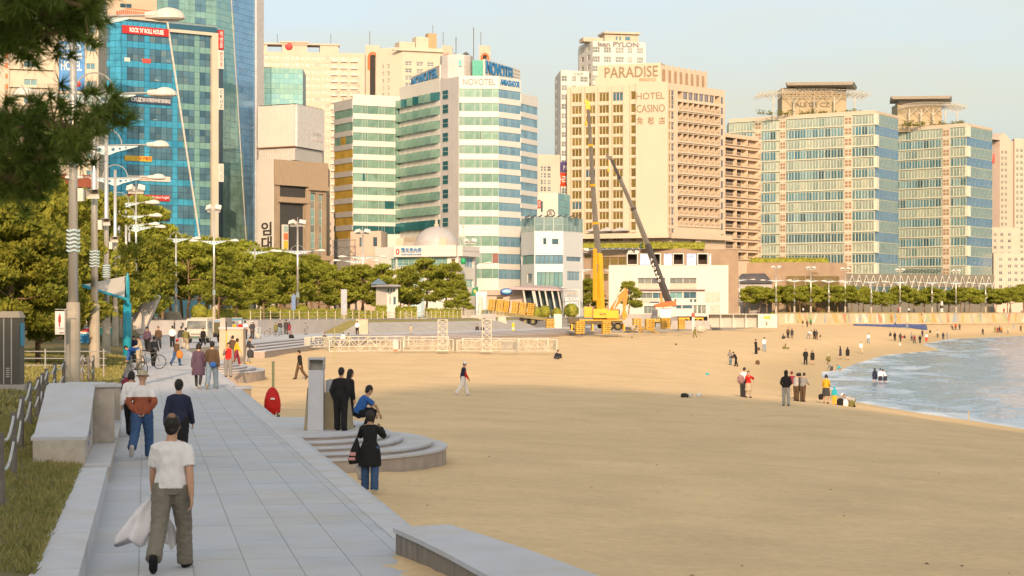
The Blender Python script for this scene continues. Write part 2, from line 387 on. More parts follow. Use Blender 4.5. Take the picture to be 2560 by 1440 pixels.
def sea():
 ys = [60.0]
 while ys[-1] < 900: ys.append(ys[-1]+max(.35, ys[-1]*.0042))
 ys += [1200, 2500, 5500]
 ks = [.03+.0038*i for i in range(75)]+[.33,.36,.4,.45,.5,.6,.8,1.1,1.6,2.5]
 v = []; f = []; sh = []
 for y in ys:
  for k in ks:
   x = k*y; s = shore_s(x, y) if y < 900 else -100
   a = min(1, max(0, -s/14)) if s < 0 else 0
   w = .16*a*(math.sin((s+2.2*noise.noise((x*.05, y*.03, 1)))*.52)+.7*noise.noise((x*.22, y*.09, 9))+.5*noise.noise((x*.6, y*.3, 2)))
   v.append((x, y, SEA_Z+w+.01)); sh.append(s)
 n = len(ks)
 for j in range(len(ys)-1):
  for i in range(n-1): f.append((j*n+i, j*n+i+1, (j+1)*n+i+1, (j+1)*n+i))
 me = bpy.data.meshes.new('sea'); me.from_pydata(v, [], f)
 a = me.attributes.new('shore', 'FLOAT', 'POINT'); a.data.foreach_set('value', sh)
 me.polygons.foreach_set('use_smooth', [True]*len(f))
 m = bpy.data.materials.new('sea_water'); m.use_nodes = True; nt = m.node_tree; b = nt.nodes['Principled BSDF']; l = nt.links.new
 b.inputs['Roughness'].default_value = .16; b.inputs['Specular IOR Level'].default_value = .5
 t = nt.nodes.new('ShaderNodeTexCoord'); q = nt.nodes.new('ShaderNodeMapping'); q.inputs['Rotation'].default_value = (0, 0, R(-22)); q.inputs['Scale'].default_value = (.16, .05, 1)
 l(t.outputs['Object'], q.inputs[0])
 n1 = nt.nodes.new('ShaderNodeTexNoise'); n1.inputs['Scale'].default_value = 1.2; n1.inputs['Detail'].default_value = 8; n1.inputs['Roughness'].default_value = .62; n1.inputs['Distortion'].default_value = .6; l(q.outputs[0], n1.inputs['Vector'])
 at = nt.nodes.new('ShaderNodeAttribute'); at.attribute_name = 'shore'
 near = nt.nodes.new('ShaderNodeMapRange'); near.inputs[1].default_value = -22; near.inputs[2].default_value = 0; near.inputs[3].default_value = 0; near.inputs[4].default_value = .13; l(at.outputs['Fac'], near.inputs[0])
 edge = nt.nodes.new('ShaderNodeMapRange'); edge.inputs[1].default_value = -2.4; edge.inputs[2].default_value = -.2; edge.inputs[3].default_value = 0; edge.inputs[4].default_value = .09; l(at.outputs['Fac'], edge.inputs[0])
 a1 = nt.nodes.new('ShaderNodeMath'); l(n1.outputs['Fac'], a1.inputs[0]); l(near.outputs[0], a1.inputs[1])
 a2 = nt.nodes.new('ShaderNodeMath'); l(a1.outputs[0], a2.inputs[0]); l(edge.outputs[0], a2.inputs[1])
 fm = nt.nodes.new('ShaderNodeMapRange'); fm.inputs[1].default_value = .60; fm.inputs[2].default_value = .80; l(a2.outputs[0], fm.inputs[0])
 cx = nt.nodes.new('ShaderNodeMix'); cx.data_type = 'RGBA'; cx.inputs['A'].default_value = (.13,.24,.375,1); cx.inputs['B'].default_value = (.62,.68,.74,1)
 l(fm.outputs[0], cx.inputs['Factor']); l(cx.outputs['Result'], b.inputs['Base Color'])
 rr = nt.nodes.new('ShaderNodeMapRange'); rr.inputs[3].default_value = .16; rr.inputs[4].default_value = .8; l(fm.outputs[0], rr.inputs[0]); l(rr.outputs[0], b.inputs['Roughness'])
 q2 = nt.nodes.new('ShaderNodeMapping'); q2.inputs['Rotation'].default_value = (0, 0, R(-22)); q2.inputs['Scale'].default_value = (1.0, .35, 1); l(t.outputs['Object'], q2.inputs[0])
 n2 = nt.nodes.new('ShaderNodeTexNoise'); n2.inputs['Scale'].default_value = .8; n2.inputs['Detail'].default_value = 6; l(q2.outputs[0], n2.inputs['Vector'])
 bp = nt.nodes.new('ShaderNodeBump'); bp.inputs['Distance'].default_value = .35; bp.inputs['Strength'].default_value = .9; l(n2.outputs['Fac'], bp.inputs['Height']); l(bp.outputs[0], b.inputs['Normal'])
 me.materials.append(m)
 tag(put('sea', me), 'pale blue sea with low foamy ripples', kind='structure')
sea()
m_gran = mat('granite_paving', (.425,.45,.51), .7, 0, .07, .8, .004, 60, rnd=.05, c2=(.46,.48,.53))
m_gran2 = mat('granite_block', (.52,.47,.41), .8, 0, .08, 6, .004, 90, c2=(.42,.36,.31))
m_grancap = mat('granite_cap', (.52,.53,.585), .7, 0, .05, 2, .003, 80, c2=(.46,.47,.52))
stain(m_gran, (.50,.43,.33), .5, .45); stain(m_gran, (.36,.36,.37), .5, 1.1); stain(m_grancap, (.46,.40,.31), .6, .9); stain(m_gran2, (.30,.25,.20), .6, 1.3)
stain(m_sand, (.44,.33,.18), .3, 2.6)
m_joint = mat('paving_joint', (.36,.35,.33), .9)
m_conc = mat('concrete', (.42,.40,.37), .9, 0, .12, .8, .006, 20, c2=(.33,.31,.29))
m_concw = mat('concrete_warm', (.50,.44,.37), .9, 0, .1, .9, .006, 20)
m_grass = mat('lawn_soil', (.10,.095,.035), .95, 0, .2, 1.2, .03, 15, c2=(.16,.13,.05))
m_ground = mat('street_ground', (.30,.28,.26), .95, 0, .1, .05)
# promenade: base sheet (to the beach edge) with slabs laid on it
lft = [(XL(y)-3, y) for y in (6, 60, 110, 150, 200, 240)]
beach_edge = [e for e in EDGE if e[1] <= 605]
prom_poly = lft+[(-60, 300), (-20, 420), (40, 606)]+beach_edge[::-1]
b = MB(); b.prism(prom_poly, -2.2, -.009)
promenade = tag(b.obj('promenade', [m_joint, m_gran]), 'grey granite seaside promenade', kind='structure')
# far plaza surface one sheet above
pl = MB()
pp = [(XL(110)-.4,110),(XL(150)-3,150),(XL(200)-3,200),(-50,240),(-60,300),(-20,420),(40,606)]+[e for e in beach_edge[::-1] if e[1] >= 150]+[(XR(110)-.02,110)]
pl.prism(pp, -.006, .0)
pl.obj('paving', [m_gran], promenade)
# slabs
def slab_mesh(w, l):
 g = .004; return MB().box(g, w-g, g, l-g, -.024, .0).mesh('slab', [m_gran])
ang = math.atan2(-.1835, 1)
rows = int((110-9)/.9); slab_sets = {}
u = Vector((-.1835, 1)).normalized(); n_ = Vector((u.y, -u.x))
rest = MB(); cnt = 0; base = Vector((XL(9), 9)); q = 0; NW = 7
wslab = (3.45+.68)*.985/NW
sm = [slab_mesh(wslab, .9)]
for r in range(rows):
 y0 = 9+r*.9*u.y
 off = .45 if r % 2 else 0
 for c in range(-1, NW):
  # right edge drifts very slightly; keep slabs inside the pavement
  p = Vector((XL(9+r*.9), 9+r*.9)) if False else base+u*(r*.9)+n_*(c*wslab+.0)
  if c == -1:
   continue
  if 17 < y0 and cnt < 300:
   put('slab', sm[0], promenade, (p.x, p.y, random.uniform(-.0025, .0025)), math.atan2(u.y, u.x)-math.pi/2); cnt += 1
  else:
   rest.M = Matrix.Translation((p.x, p.y, random.uniform(-.0025, .0025))) @ Matrix.Rotation(math.atan2(u.y, u.x)-math.pi/2, 4, 'Z')
   rest.box(.006, wslab-.006, .006, .894, -.024, 0)
rest.M = None
tag(rest.obj('paving_slabs', [m_gran], promenade), kind='stuff')
# edge strip of kerb stones along the sand
est = []
y = 24.5
while y < 152:
 l = 1.5; a = Vector((XR(y), y)); cb = MB()
 put('kerb_stone', CACHE.setdefault('kerbst', MB().box(-.34, .02, .008, l-.008, -.5, .012).mesh('kerb_stone', [m_grancap])), promenade, (a.x, a.y, 0), math.atan2(u.y, u.x)-math.pi/2-.0025)
 y += l
# street and park ground behind
park = [(-60,238),(-30.5,240),(-20,262),(-12,287),(0,332),(18,402),(50,446),(64,530),(71.5,547.5),(156,617.5),(250,657),(520,815),(1800,1300),(1800,4500),(-2500,4500),(-2500,238)]
tag(MB().prism(park, -2, 1.7).obj('ground', [m_ground]), 'grey street level ground behind the beach', kind='structure')
# lawn beside the promenade
def lawn_z(x, y):
 d = XL(y)-.45-x
 z = .30+.40*min(1, max(0, d)/5)+.03*noise.noise((x*.6, y*.6, 0))
 return z+ (max(0, y-150)/90)*.9 if y > 150 else z
v = []; f = []
lys = [8+1.2*i for i in range(200)]
lds = [0,.3,.7,1.2,1.8,2.5,3.3,4.2,5.5,7,9,12,16,22,30,45,70]
for y in lys:
 for d in lds:
  x = XL(y)-.45-d; v.append((x, y, lawn_z(x, y) if d else .296))
nn = len(lds)
for j in range(len(lys)-1):
 for i in range(nn-1): f.append((j*nn+i+1, j*nn+i, (j+1)*nn+i, (j+1)*nn+i+1))
me = bpy.data.meshes.new('lawn'); me.from_pydata(v, [], f); me.materials.append(m_grass)
tag(put('lawn', me), 'grassy lawn bank beside the promenade', kind='structure')
# grass blades, nearer part as blades, farther as coarser tufts
def blades(n, y0, y1, dmax, h, w, seed):
 rd = random.Random(seed); v = []; f = []
 for i in range(n):
  y = rd.uniform(y0, y1); d = rd.random()**1.3*dmax; x = XL(y)-.42-d
  z = lawn_z(x, y); a = rd.uniform(0, 6.28); hh = h*rd.uniform(.5, 1.3); lx, ly = rd.gauss(0, .5)*hh, rd.gauss(0, .5)*hh
  k = len(v); v += [(x-w*math.cos(a), y-w*math.sin(a), z-.01), (x+w*math.cos(a), y+w*math.sin(a), z-.01), (x+lx, y+ly, z+hh)]; f.append((k, k+1, k+2))
 return v, f
m_blade = mat('grass_blade', (.15,.17,.04), .8, 0, .3, 3.0, c2=(.30,.25,.09))
for i, a in enumerate([(52000, 19, 44, 6, .07, .011, 1), (30000, 44, 110, 9, .10, .03, 2)]):
 v, f = blades(*a); me = bpy.data.meshes.new('grass'); me.from_pydata(v, [], f); me.materials.append(m_blade)
 tag(put('grass', me), ['short green grass on the bank beside the near granite kerb','dry yellowish grass farther along the lawn bank'][i], 'grass', kind='stuff')
# granite kerb of the lawn: stones 1.6 m long
kr = thing('kerb', 'low granite kerb holding the lawn beside the near promenade', 'kerb', (XL(10), 10, 0))
rz = math.atan2(1, -.181)-math.pi/2
km = MB().box(-.46, 0, .006, 1.594, -.02, .30).mesh('kerb_stone', [m_grancap])
for i in range(14):
 y = 10+i*1.6*.984; put('kerb_stone', km, kr, (XL(y)-XL(10), y-10, 0), rz)
tag(kr, kind='structure')
# sculpted granite benches on the left
def bench(label, y0, y1, zt0, zt1, pillar_z, flat=1.0):
 x0 = XL(y0); t = thing('granite_bench', label, 'bench', (x0, y0, 0), rz, None)
 Lb = (y1-y0)/.984
 sd = .38; bw = .82
 MB().box(-sd, 0, .0, Lb, -.02, .26).obj('seat_block', [m_gran2], t)
 MB().box(-sd+.003, .03, -.03, Lb+.03, .26, .31).obj('seat_slab', [m_grancap], t)
 bk = MB(); prof = [(0, zt0), (flat, zt0), (Lb-.9, zt1-.02), (Lb, zt1)]
 xa, xb = -sd-bw, -sd
 for (p, za), (q, zb) in zip(prof, prof[1:]):
  bk._add([(xa,p,-.3),(xb,p,-.3),(xb,q,-.3),(xa,q,-.3),(xa,p,za),(xb,p,za),(xb,q,zb),(xa,q,zb)], [(0,3,2,1),(4,5,6,7),(0,1,5,4),(1,2,6,5),(2,3,7,6),(3,0,4,7)], 0)
 bk.obj('backrest', [m_gran2], t)
 for (p, za), (q, zb) in zip(prof, prof[1:]):
  c = MB(); c._add([(xa-.03,p+.004,za+.002),(xb+.03,p+.004,za+.002),(xb+.03,q-.004,zb+.002),(xa-.03,q-.004,zb+.002),(xa-.03,p+.004,za+.06),(xb+.03,p+.004,za+.06),(xb+.03,q-.004,zb+.06),(xa-.03,q-.004,zb+.06)], [(0,3,2,1),(4,5,6,7),(0,1,5,4),(1,2,6,5),(2,3,7,6),(3,0,4,7)], 0)
  c.obj('cap_stone', [m_grancap], t)
 MB().box(-sd+.004, 0, Lb-.75, Lb, .312, pillar_z).obj('end_pillar', [m_gran2], t)
 MB().box(-sd-.02, .03, Lb-.8, Lb+.03, pillar_z+.002, pillar_z+.06).obj('pillar_cap', [m_grancap], t)
 # blue wave print on the backrest
 w = MB(); pts = []
 for k in range(13): pts.append((k*.16, .42+.05*math.sin(k*1.1)+.022*k))
 for (a, z), (c_, z2) in zip(pts, pts[1:]): w.quad((-sd+.004, 1.6+a, z), (-sd+.004, 1.6+c_, z2), (-sd+.004, 1.6+c_, z2+.07), (-sd+.004, 1.6+a, z+.07))
 w.obj('wave_print', [mat('blue_print', (.12,.2,.42), .6)], t)
 return t
bench('long granite bench with a sloping backrest nearest the lawn kerb', 32.6, 38.6, .70, 1.36, 1.36)
bench('second granite bench just beyond the nearest one', 39.6, 46.5, 1.02, 1.10, 1.06, 2.0)
# parapet in the right foreground
pw = [(-1.34,23.06),(-.78,23.45),(-.30,22.2),(.20,20.8),(.79,18.9),(1.75,15.9),(.75,15.9),(.30,17.3),(-.19,18.9),(-.62,20.6),(-.98,21.9)]
t = thing('parapet_wall', 'low granite parapet wall in the near foreground beside the sand', 'wall', (-.3, 20.5, 0))
lp = [(p[0]+.3, p[1]-20.5) for p in pw]
m_par = mat('parapet_stone', (.27,.235,.20), .85, 0, .2, 3, .005, 50, c2=(.19,.16,.14), stretch=(3, 3, .6))
MB().prism(lp, -.9, .245).obj('wall_body', [m_par], t)
cx_, cy_ = sum(p[0] for p in lp)/len(lp), sum(p[1] for p in lp)/len(lp)
MB().prism([(p[0]+.035*(1 if i in (1,2,3,4,5) else -1), p[1]+(.03 if i < 2 else 0)) for i, p in enumerate(lp)], .247, .30).obj('coping', [m_grancap], t)
# drift of sand against it
v = []; f = []
for i in range(26):
 for j in range(14):
  yy = 17.2+i*.24; xx = (-.19-(yy-18.9)*.276)-.62+j*.066+.02
  hgt = .12*max(0, (j/13)**1.6)*(1-abs(i-12)/15)+.02*noise.noise((xx*4, yy*4, 0))-.012
  v.append((xx, yy, hgt))
for i in range(25):
 for j in range(13): f.append((i*14+j, i*14+j+1, (i+1)*14+j+1, (i+1)*14+j))
me = bpy.data.meshes.new('sand_drift'); me.from_pydata(v, [], f); me.materials.append(m_sand); me.polygons.foreach_set('use_smooth', [True]*len(f))
tag(put('sand_drift', me), 'blown sand heaped along the foot of the parapet wall', 'sand', kind='stuff')
# rounded beach steps (platform with concentric treads)
def ell(cx, cy, a, bb, a0, a1, n=26):
 return [(cx+a*math.cos(a0+(a1-a0)*i/n), cy+bb*math.sin(a0+(a1-a0)*i/n)) for i in range(n+1)]
def steps(label, cx, cy, rot, sizes, name='beach_steps'):
 t = thing(name, label, 'steps', (cx, cy, 0), rot)
 for i, (a, bb) in enumerate(sizes):
  zt = -.112*i
  poly = [(-.35, bb)] + [(a*math.cos(q), bb*math.sin(q)) for q in [math.pi/2-math.pi*k/30 for k in range(31)]] + [(-.35, -bb)]
  MB().prism(poly, zt-.7, zt-.052).obj('riser' if i else 'platform_block', [mat('step_riser', (.40,.34,.30), .85, 0, .15, 2.5, .004, 60, c2=(.30,.25,.22))], t)
  pol2 = [(p[0]*1.008+.0, p[1]*1.006) for p in poly]
  MB().prism(pol2, zt-.05, zt+(.004 if i == 0 else 0)).obj('tread' if i else 'platform_slab', [m_grancap], t)
 return t
rot1 = math.atan2(u.y, u.x)-math.pi/2
steps('rounded granite steps fanning onto the sand behind the woman photographing', XR(48.4)+.2, 48.9, rot1, [(2.0,4.0),(2.3,4.3),(2.62,4.6),(3.35,4.95),(3.7,5.25)])
steps('rounded beach steps where the boy in red stands', XR(112)+.2, 112, rot1, [(1.5,5.5),(1.9,5.9),(2.3,6.3),(2.8,6.7),(3.3,7.1)])
# long curved steps of the plaza: offset copies of the edge polyline
def edge_steps(label, i0, i1, n, name='plaza_steps', out=.55):
 e = EDGE[i0:i1]; pts = []
 for k in range(len(e)-1):
  for j in range(6): pts.append(Vector(e[k]).lerp(Vector(e[k+1]), j/6))
 pts.append(Vector(e[-1])); t = thing(name, label, 'steps', (pts[0].x, pts[0].y, 0)); o = pts[0]
 for s_ in range(n):
  zt = -.16*s_-.02; outer = []
  for k, p in enumerate(pts):
   d = (pts[min(k+1, len(pts)-1)]-pts[max(k-1, 0)]).normalized(); nr = Vector((d.y, -d.x)); outer.append(p+nr*out*(s_+.6))
  for part, za, zb, ins, mm in (('riser', zt-1.0, zt-.05, .03, mat('step_riser', (.4,.34,.3))), ('tread', zt-.048, zt, 0, m_grancap)):
   bb = MB()
   for k in range(len(pts)-1):
    a, b_, c, d = pts[k]-o, pts[k+1]-o, outer[k+1]-o, outer[k]-o
    if ins: c = c+(pts[k+1]-outer[k+1]).normalized()*ins; d = d+(pts[k]-outer[k]).normalized()*ins
    bb.prism([tuple(a), tuple(b_), tuple(c), tuple(d)], za, zb)
   bb.obj(part, [mm], t)
edge_steps('long curved plaza steps beside the standing men in dark clothes', 4, 9, 4, out=.9)
edge_steps('long curved plaza steps behind the white trusses', 8, 12, 4, out=.9)
# buildings, left to right
def rows_px(f, px, y0, step, n, h):
 """n storeys down from row y0 at column px: list of (z0, z1)"""
 return [(f.z(px, y0+step*i+h), f.z(px, y0+step*i)) for i in range(n)]
m_cream = mat('cream_wall', (.50,.44,.355), .85, 0, .05, .3); m_white = mat('white_wall', (.55,.535,.49), .8, 0, .04, .3)
m_pink = mat('pinkish_wall', (.52,.41,.335), .85, 0, .05, .2); m_beige = mat('beige_wall', (.48,.40,.31), .85, 0, .06, .3)
m_grey = mat('grey_panel', (.46,.45,.45), .6, .1, .05, .4); m_brown = mat('brown_panel', (.30,.235,.165), .75, 0, .1, .5)
m_frame = mat('window_frame', (.55,.53,.48), .6); m_framed = mat('dark_frame', (.12,.13,.13), .5); m_frameg = mat('green_frame', (.30,.40,.36), .5)
m_red = mat('red_sign', (.42,.03,.03), .5); m_wht = mat('white_letter', (.75,.75,.73), .5); m_dk = mat('dark_letter', (.05,.045,.04), .5)
m_blue = mat('blue_letter', (.02,.18,.42), .4); m_orange = mat('orange_paint', (.60,.17,.07), .6); m_yel = mat('yellow_sign', (.65,.42,.05), .5)
g_apt = glass('apartment_glass', [(.16,.17,.16),(.30,.32,.30),(.20,.24,.24),(.10,.11,.11)], .15, .4)
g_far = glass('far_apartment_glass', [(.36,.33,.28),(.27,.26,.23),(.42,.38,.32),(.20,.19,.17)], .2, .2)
g_blue = glass('blue_panel_glass', [(.05,.33,.52),(.07,.38,.57),(.045,.30,.49),(.08,.41,.60)], .16, .45)
g_green = glass('pale_green_glass', [(.20,.38,.35),(.24,.42,.38),(.18,.35,.34)], .16, .45)
g_dark = glass('dark_window_glass', [(.07,.16,.23),(.12,.24,.31),(.05,.12,.18),(.18,.28,.30)], .1, .45)
g_teal = glass('teal_glass', [(.20,.42,.44),(.26,.47,.46),(.18,.40,.45),(.30,.50,.46)], .1, .4)
g_blue2 = glass('slate_blue_glass', [(.18,.37,.60),(.21,.41,.64),(.16,.33,.55)], .1, .4)
# added unseen ridge behind the camera, shaped to shade the near promenade and sand
v = []; f = []; N_ = 130
for k in range(N_+1):
 x = -260+520*k/N_; h = lerp_tab([(-300,133),(-6,134),(3,137),(10.5,150),(17,151),(31,145.5),(41,143.5),(80,143),(400,143)], x)*max(.05, 1-max(0, abs(x-5)-95)/165)+1.5*noise.noise((x*.06, 1, 0))+1.3*noise.noise((x*.25, 4, 0))
 for y, q in ((-520,0),(-420,.45),(-330,.94),(-300,1),(-285,.93),(-200,.38),(-110,0)): v.append((x, y+6*noise.noise((x*.05, y*.05, 2)), -2+h*q+ (0 if q in (0, 1) else 4*noise.noise((x*.08, y*.08, 7)))))
for k in range(N_):
 for j in range(6): f.append((k*7+j, (k+1)*7+j, (k+1)*7+j+1, k*7+j+1))
me = bpy.data.meshes.new('shade_hill'); me.from_pydata(v, [], f); me.materials.append(mat('shade_hill_green', (.10,.11,.05), .95, 0, .25, .05)); tag(put('shade_hill', me), 'added ridge out of view behind the viewpoint, shaped to shade the near beach', kind='structure')
# cream hotel at the far left, behind the trees
B = Bld('cream_hotel', 'cream hotel tower with a blue hotel banner, behind the pines at far left', [(-60,330),(246,336)], 57)
f = B.faces[0]; holes = []; P = Parts('window', B.root)
for i in range(12):
 y = 18+45*i
 for a, c in ((-40,-10),(60,93),(216,238)):
  h = (f.x(a), f.x(c), f.z(75, y+15), f.z(75, y)); holes.append(h); P.add(f, win(h[1]-h[0], h[3]-h[2], 2, 1, m_frame, g_dark), h[0], .2, h[2])
f.wall(B.wall, holes, .25); B.close(m_cream); P.done()
ld = MB(); ld.M = f.mtx()
for i in range(13): ld.box(f.x(20), f.x(136), -.45, -.004, f.z(75, 39.5+45*i), f.z(75, 37+45*i))
for a in (20, 133): ld.box(f.x(a), f.x(a+3), -.3, -.004, 6, 56)
ld.obj('ledge', [m_cream], B.root)
bn = MB(); bn.M = f.mtx(); bn.box(f.x(147), f.x(211), -.3, -.12, f.z(178, 226), f.z(178, 104)); sg = bn.obj('banner', [mat('banner_blue', (.05,.19,.50), .6, 0, .2, .12, c2=(.14,.36,.62))], B.root)
for s, a, c, y0, y1 in (('SUNSET',152,204,112,126),('BUSINESS',152,205,133,147),('HOTEL',152,204,153,177)):
 o = f.text('lettering', s, a, c, y0, y1, m_wht, -.31, .03, .02)
MB().ball((0,0,0), .45, .1, .55).obj('banner_logo', [m_red], B.root, f.loc(f.x(195), -.33, f.z(195, 210)))
st = MB(); st.M = f.mtx()
for i in range(8): st.box(f.x(13), f.x(19), -.1, -.005, f.z(16, 118+i*26), f.z(16, 106+i*26))
st.obj('orange_strip', [m_orange], B.root)
# low house with the red roof band
B = Bld('red_roofed_house', 'beige house with a red brown roof band, behind the left pines', [(84,226),(228,230)], 16.8, z0=1.2)
f = B.faces[0]; holes = []; P = Parts('window', B.root)
for y in (466, 514, 562):
 for a, c in ((104,121),(134,151),(160,176),(184,206),(212,224)):
  h = (f.x(a), f.x(c), f.z(150, y+22), f.z(150, y)); holes.append(h); P.add(f, win(h[1]-h[0], h[3]-h[2], 2, 1, m_frame, g_dark), h[0], .15, h[2])
f.wall(B.wall, holes, .2); B.close(m_cream); P.done()
r_ = MB(); r_.M = f.mtx(); r_.box(-.5, f.W+.5, -.6, 9, 17.0, 18.4); r_.obj('roof', [mat('red_roof', (.24,.07,.04), .8)], B.root)
bl_ = MB(); bl_.M = f.mtx()
for y in (489, 537): bl_.box(f.x(158), f.x(226), -.9, -.004, f.z(190, y+2), f.z(190, y));
for y in (478, 526):
 for k in range(13): bl_.box(f.x(160+5*k), f.x(160.6+5*k), -.88, -.84, f.z(190, y+11), f.z(190, y))
 bl_.box(f.x(158), f.x(226), -.9, -.82, f.z(190, y), f.z(190, y-1))
bl_.obj('balcony', [m_frame], B.root)
# pale block behind the blue office
B = Bld('pale_block', 'pale beige block with a slanted top peeking above the blue office', [(225,430),(412,436)], 68)
f = B.faces[0]; P = Parts('window', B.root); holes = []
for y in (-22, 8):
 for a, c in ((252,266),(300,330)):
  h = (f.x(a), f.x(c), f.z(300, y+11), f.z(300, y)); holes.append(h); P.add(f, win(h[1]-h[0], h[3]-h[2], 2, 1, m_frame, g_dark), h[0], .15, h[2])
f.wall(B.wall, holes, .2); B.close(m_beige); P.done()
# teal tower behind the blue office
B = Bld('teal_glass_tower', 'tall teal and blue glass tower with a grey edge column behind the blue office', [(392,400),(541,408),(640,424)], 92, back=20)
P = Parts('pane', B.root, 300)
f0, f1 = B.faces; f0.wall(B.wall); f1.wall(B.wall)
nr = 62; rh = 1.26; ztop = 90
for f, nc in ((f1, 9), (f0, 11)):
 cw = f.W/nc
 for r in range(nr):
  z = ztop-(r+1)*rh
  if f is f0 and z < 60: continue
  if z < 12: continue
  for c in range(nc):
   px_ = 541+(c+.5)*99/nc; py_ = HY-(z-CZ)*F/(408+(c+.5)*16/nc)
   if f is f1:
    dg_ = 577+(py_)*30/480
    g = g_teal if px_ < dg_ else g_blue2
    if r % 3 == 0: g = g_teal if px_ < dg_ else g_blue2
   else: g = g_dark if (c in (7, 8, 2, 3) and r % 3) else g_green
   P.add(f, pane(cw-.07, rh-.07, g, -.09, -.0), c*cw+.035, 0, z+.035)
P.items.sort(key=lambda i: (i[0] is f0, abs(i[4]-52))); P.done()
B.close(mat('curtain_wall_grid', (.20,.27,.29), .5))
fr = MB(); fr.M = f1.mtx(); fr.box(f1.W-.6, f1.W+2.6, -.5, 6, 1.7, 92.2); fr.obj('edge_column', [mat('pale_metal', (.50,.49,.49), .6)], B.root)
ln = MB(); za, zb = f1.z(577, 0), f1.z(607, 480)
for py in range(-40, 600, 8):
 q = lambda p: (f1.x(577+p*30/480), f1.z(577+p*30/480, p))
 (xa, z1), (xb, z0) = q(py), q(py+8.2); ln.M = f1.mtx()
 ln._add([(xa-.12,-.2,z1),(xa+.12,-.2,z1),(xb+.12,-.2,z0),(xb-.12,-.2,z0),(xa-.12,-.1,z1),(xa+.12,-.1,z1),(xb+.12,-.1,z0),(xb-.12,-.1,z0)], [(3,2,1,0),(0,1,5,4),(1,2,6,5),(2,3,7,6),(3,0,4,7)])
ln.obj('diagonal_strip', [m_frame], B.root)
vent = MB().box(0,.9,-.02,0,0,1.1).mesh('open_vent', [glass('pale_vent_glass', [(.5,.55,.5),(.6,.6,.5)], .2, .3)])
random.seed(3)
for px, py in ((619,78),(583,164),(600,168),(608,170),(553,300),(562,302),(570,303),(580,305),(588,306),(605,310),(627,314),(569,445),(590,447),(615,448)):
 o = f1.put('open_vent', vent, f1.x(px), -.12, f1.z(px, py+6)); o.rotation_euler.x = R(-28)
# blue glass office
B = Bld('blue_glass_office', 'blue glass office block with a cream frame and a red sign along its top', [(205,383.5),(303,380),(541,392)], 58.4, back=18)
f0, f1 = B.faces; f0.wall(B.wall); f1.wall(B.wall)
P = Parts('glass_panel', B.root, 300); rh = 1.24; nc = 16; x1m = f1.x(526); cw = x1m/nc
def diag(py): return 417+(py-55)*80/535
for r in range(39):
 z = 58.0-(r+1)*rh
 for c in range(nc):
  px_ = 303+(c+.5)*223/nc; py_ = HY-(z+rh/2-CZ)*F/(380+(c+.5)*.7); right = px_ > diag(py_)
  if right and py_ < 84: continue
  bay = c in ((1,2,3,5,6,7,8) if not right else (9,10,11,12,14,15)) or (not right and c in (10,11,12))
  g = g_dark if (bay and r % 3) else (g_green if right else g_blue)
  P.add(f1, pane(cw-.07, rh-.07, g, -.1, 0), c*cw+.035, 0, z+.035, 0, 'window_pane' if (bay and r % 3) else None)
 nc0 = 7; c0 = f0.W/nc0
 for c in range(nc0):
  g = g_dark if (c == 4 and r % 3) else g_blue
  P.add(f0, pane(c0-.07, rh-.07, g, -.1, 0), c*c0+.035, 0, z+.035)
P.items.sort(key=lambda i: (i[0] is f0, -i[4])); P.done()
B.close(mat('blue_grid', (.03,.10,.16), .5))
fr = MB(); fr.M = f1.mtx(); fr.box(f1.x(526), f1.W+.05, -.8, 3, 1.7, 57.2); fr.obj('frame_column', [m_cream], B.root)
fr = MB(); fr.M = f1.mtx(); fr.box(f1.x(421), f1.x(526)-.01, -.8, 3, f1.z(480, 86), 57.2); fr.obj('frame_beam', [m_cream], B.root)
cp = MB(); cp.M = f1.mtx(); cp.box(-.1, f1.x(418), -.3, 2, 58.42, 58.95); cp.obj('coping', [m_cream], B.root)
ln = MB(); ln.M = f1.mtx()
for py in range(56, 600, 6):
 q = lambda p: (f1.x(diag(p)), f1.z(diag(p), p))
 (xa, z1), (xb, z0) = q(py), q(py+6.1)
 ln._add([(xa-.16,-.3,z1),(xa+.16,-.3,z1),(xb+.16,-.3,z0),(xb-.16,-.3,z0),(xa-.16,-.1,z1),(xa+.16,-.1,z1),(xb+.16,-.1,z0),(xb-.16,-.1,z0)], [(3,2,1,0),(0,1,5,4),(1,2,6,5),(2,3,7,6),(3,0,4,7)])
ln.obj('diagonal_strip', [m_frame], B.root)
def sign(f, name, px0, px1, py0, py1, m, y=-.35, t=.2):
 b = MB(); pm = (px0+px1)/2; b.box(0, f.x(px1)-f.x(px0), 0, t, 0, f.z(pm, py0)-f.z(pm, py1))
 return b.obj(name, [m], f.root, f.loc(f.x(px0), y, f.z(pm, py1)), f.ang)
def sub(o, sg):            # hang lettering on its sign (sub-part)
 o.location = Matrix.Rotation(-sg.rotation_euler.z, 3, 'Z') @ (o.location-sg.location); o.rotation_euler = (0, 0, o.rotation_euler.z-sg.rotation_euler.z); o.parent = sg; return o
s = sign(f1, 'sign_band', 304, 420, 68, 88, m_red); sub(f1.text('lettering', "ROCK 'N' ROLL HOUSE", 322, 407, 72, 84, m_wht, -.36, .03, .03), s)
s = sign(f1, 'sign_band', 308, 426, 242, 260, mat('navy_sign', (.04,.06,.10), .5)); sub(f1.text('lettering', 'CRUZ', 326, 352, 244, 254, m_wht, -.36, .03, .02), s); sub(f1.text('lettering', 'BAR HOF/BEER/WHISKY/BEVERAGE', 354, 424, 247, 257, m_wht, -.36, .03), s)
s = sign(f1, 'sign_band', 310, 378, 390, 403, m_yel); sub(f1.text('lettering', '당구클럽', 345, 376, 392, 401, m_red, -.36, .03, .01), s)
s = sign(f1, 'sign_band', 318, 424, 440, 453, m_white); sub(f1.text('lettering', 'KIDS CAFE', 341, 374, 443, 450, m_orange, -.36), s)
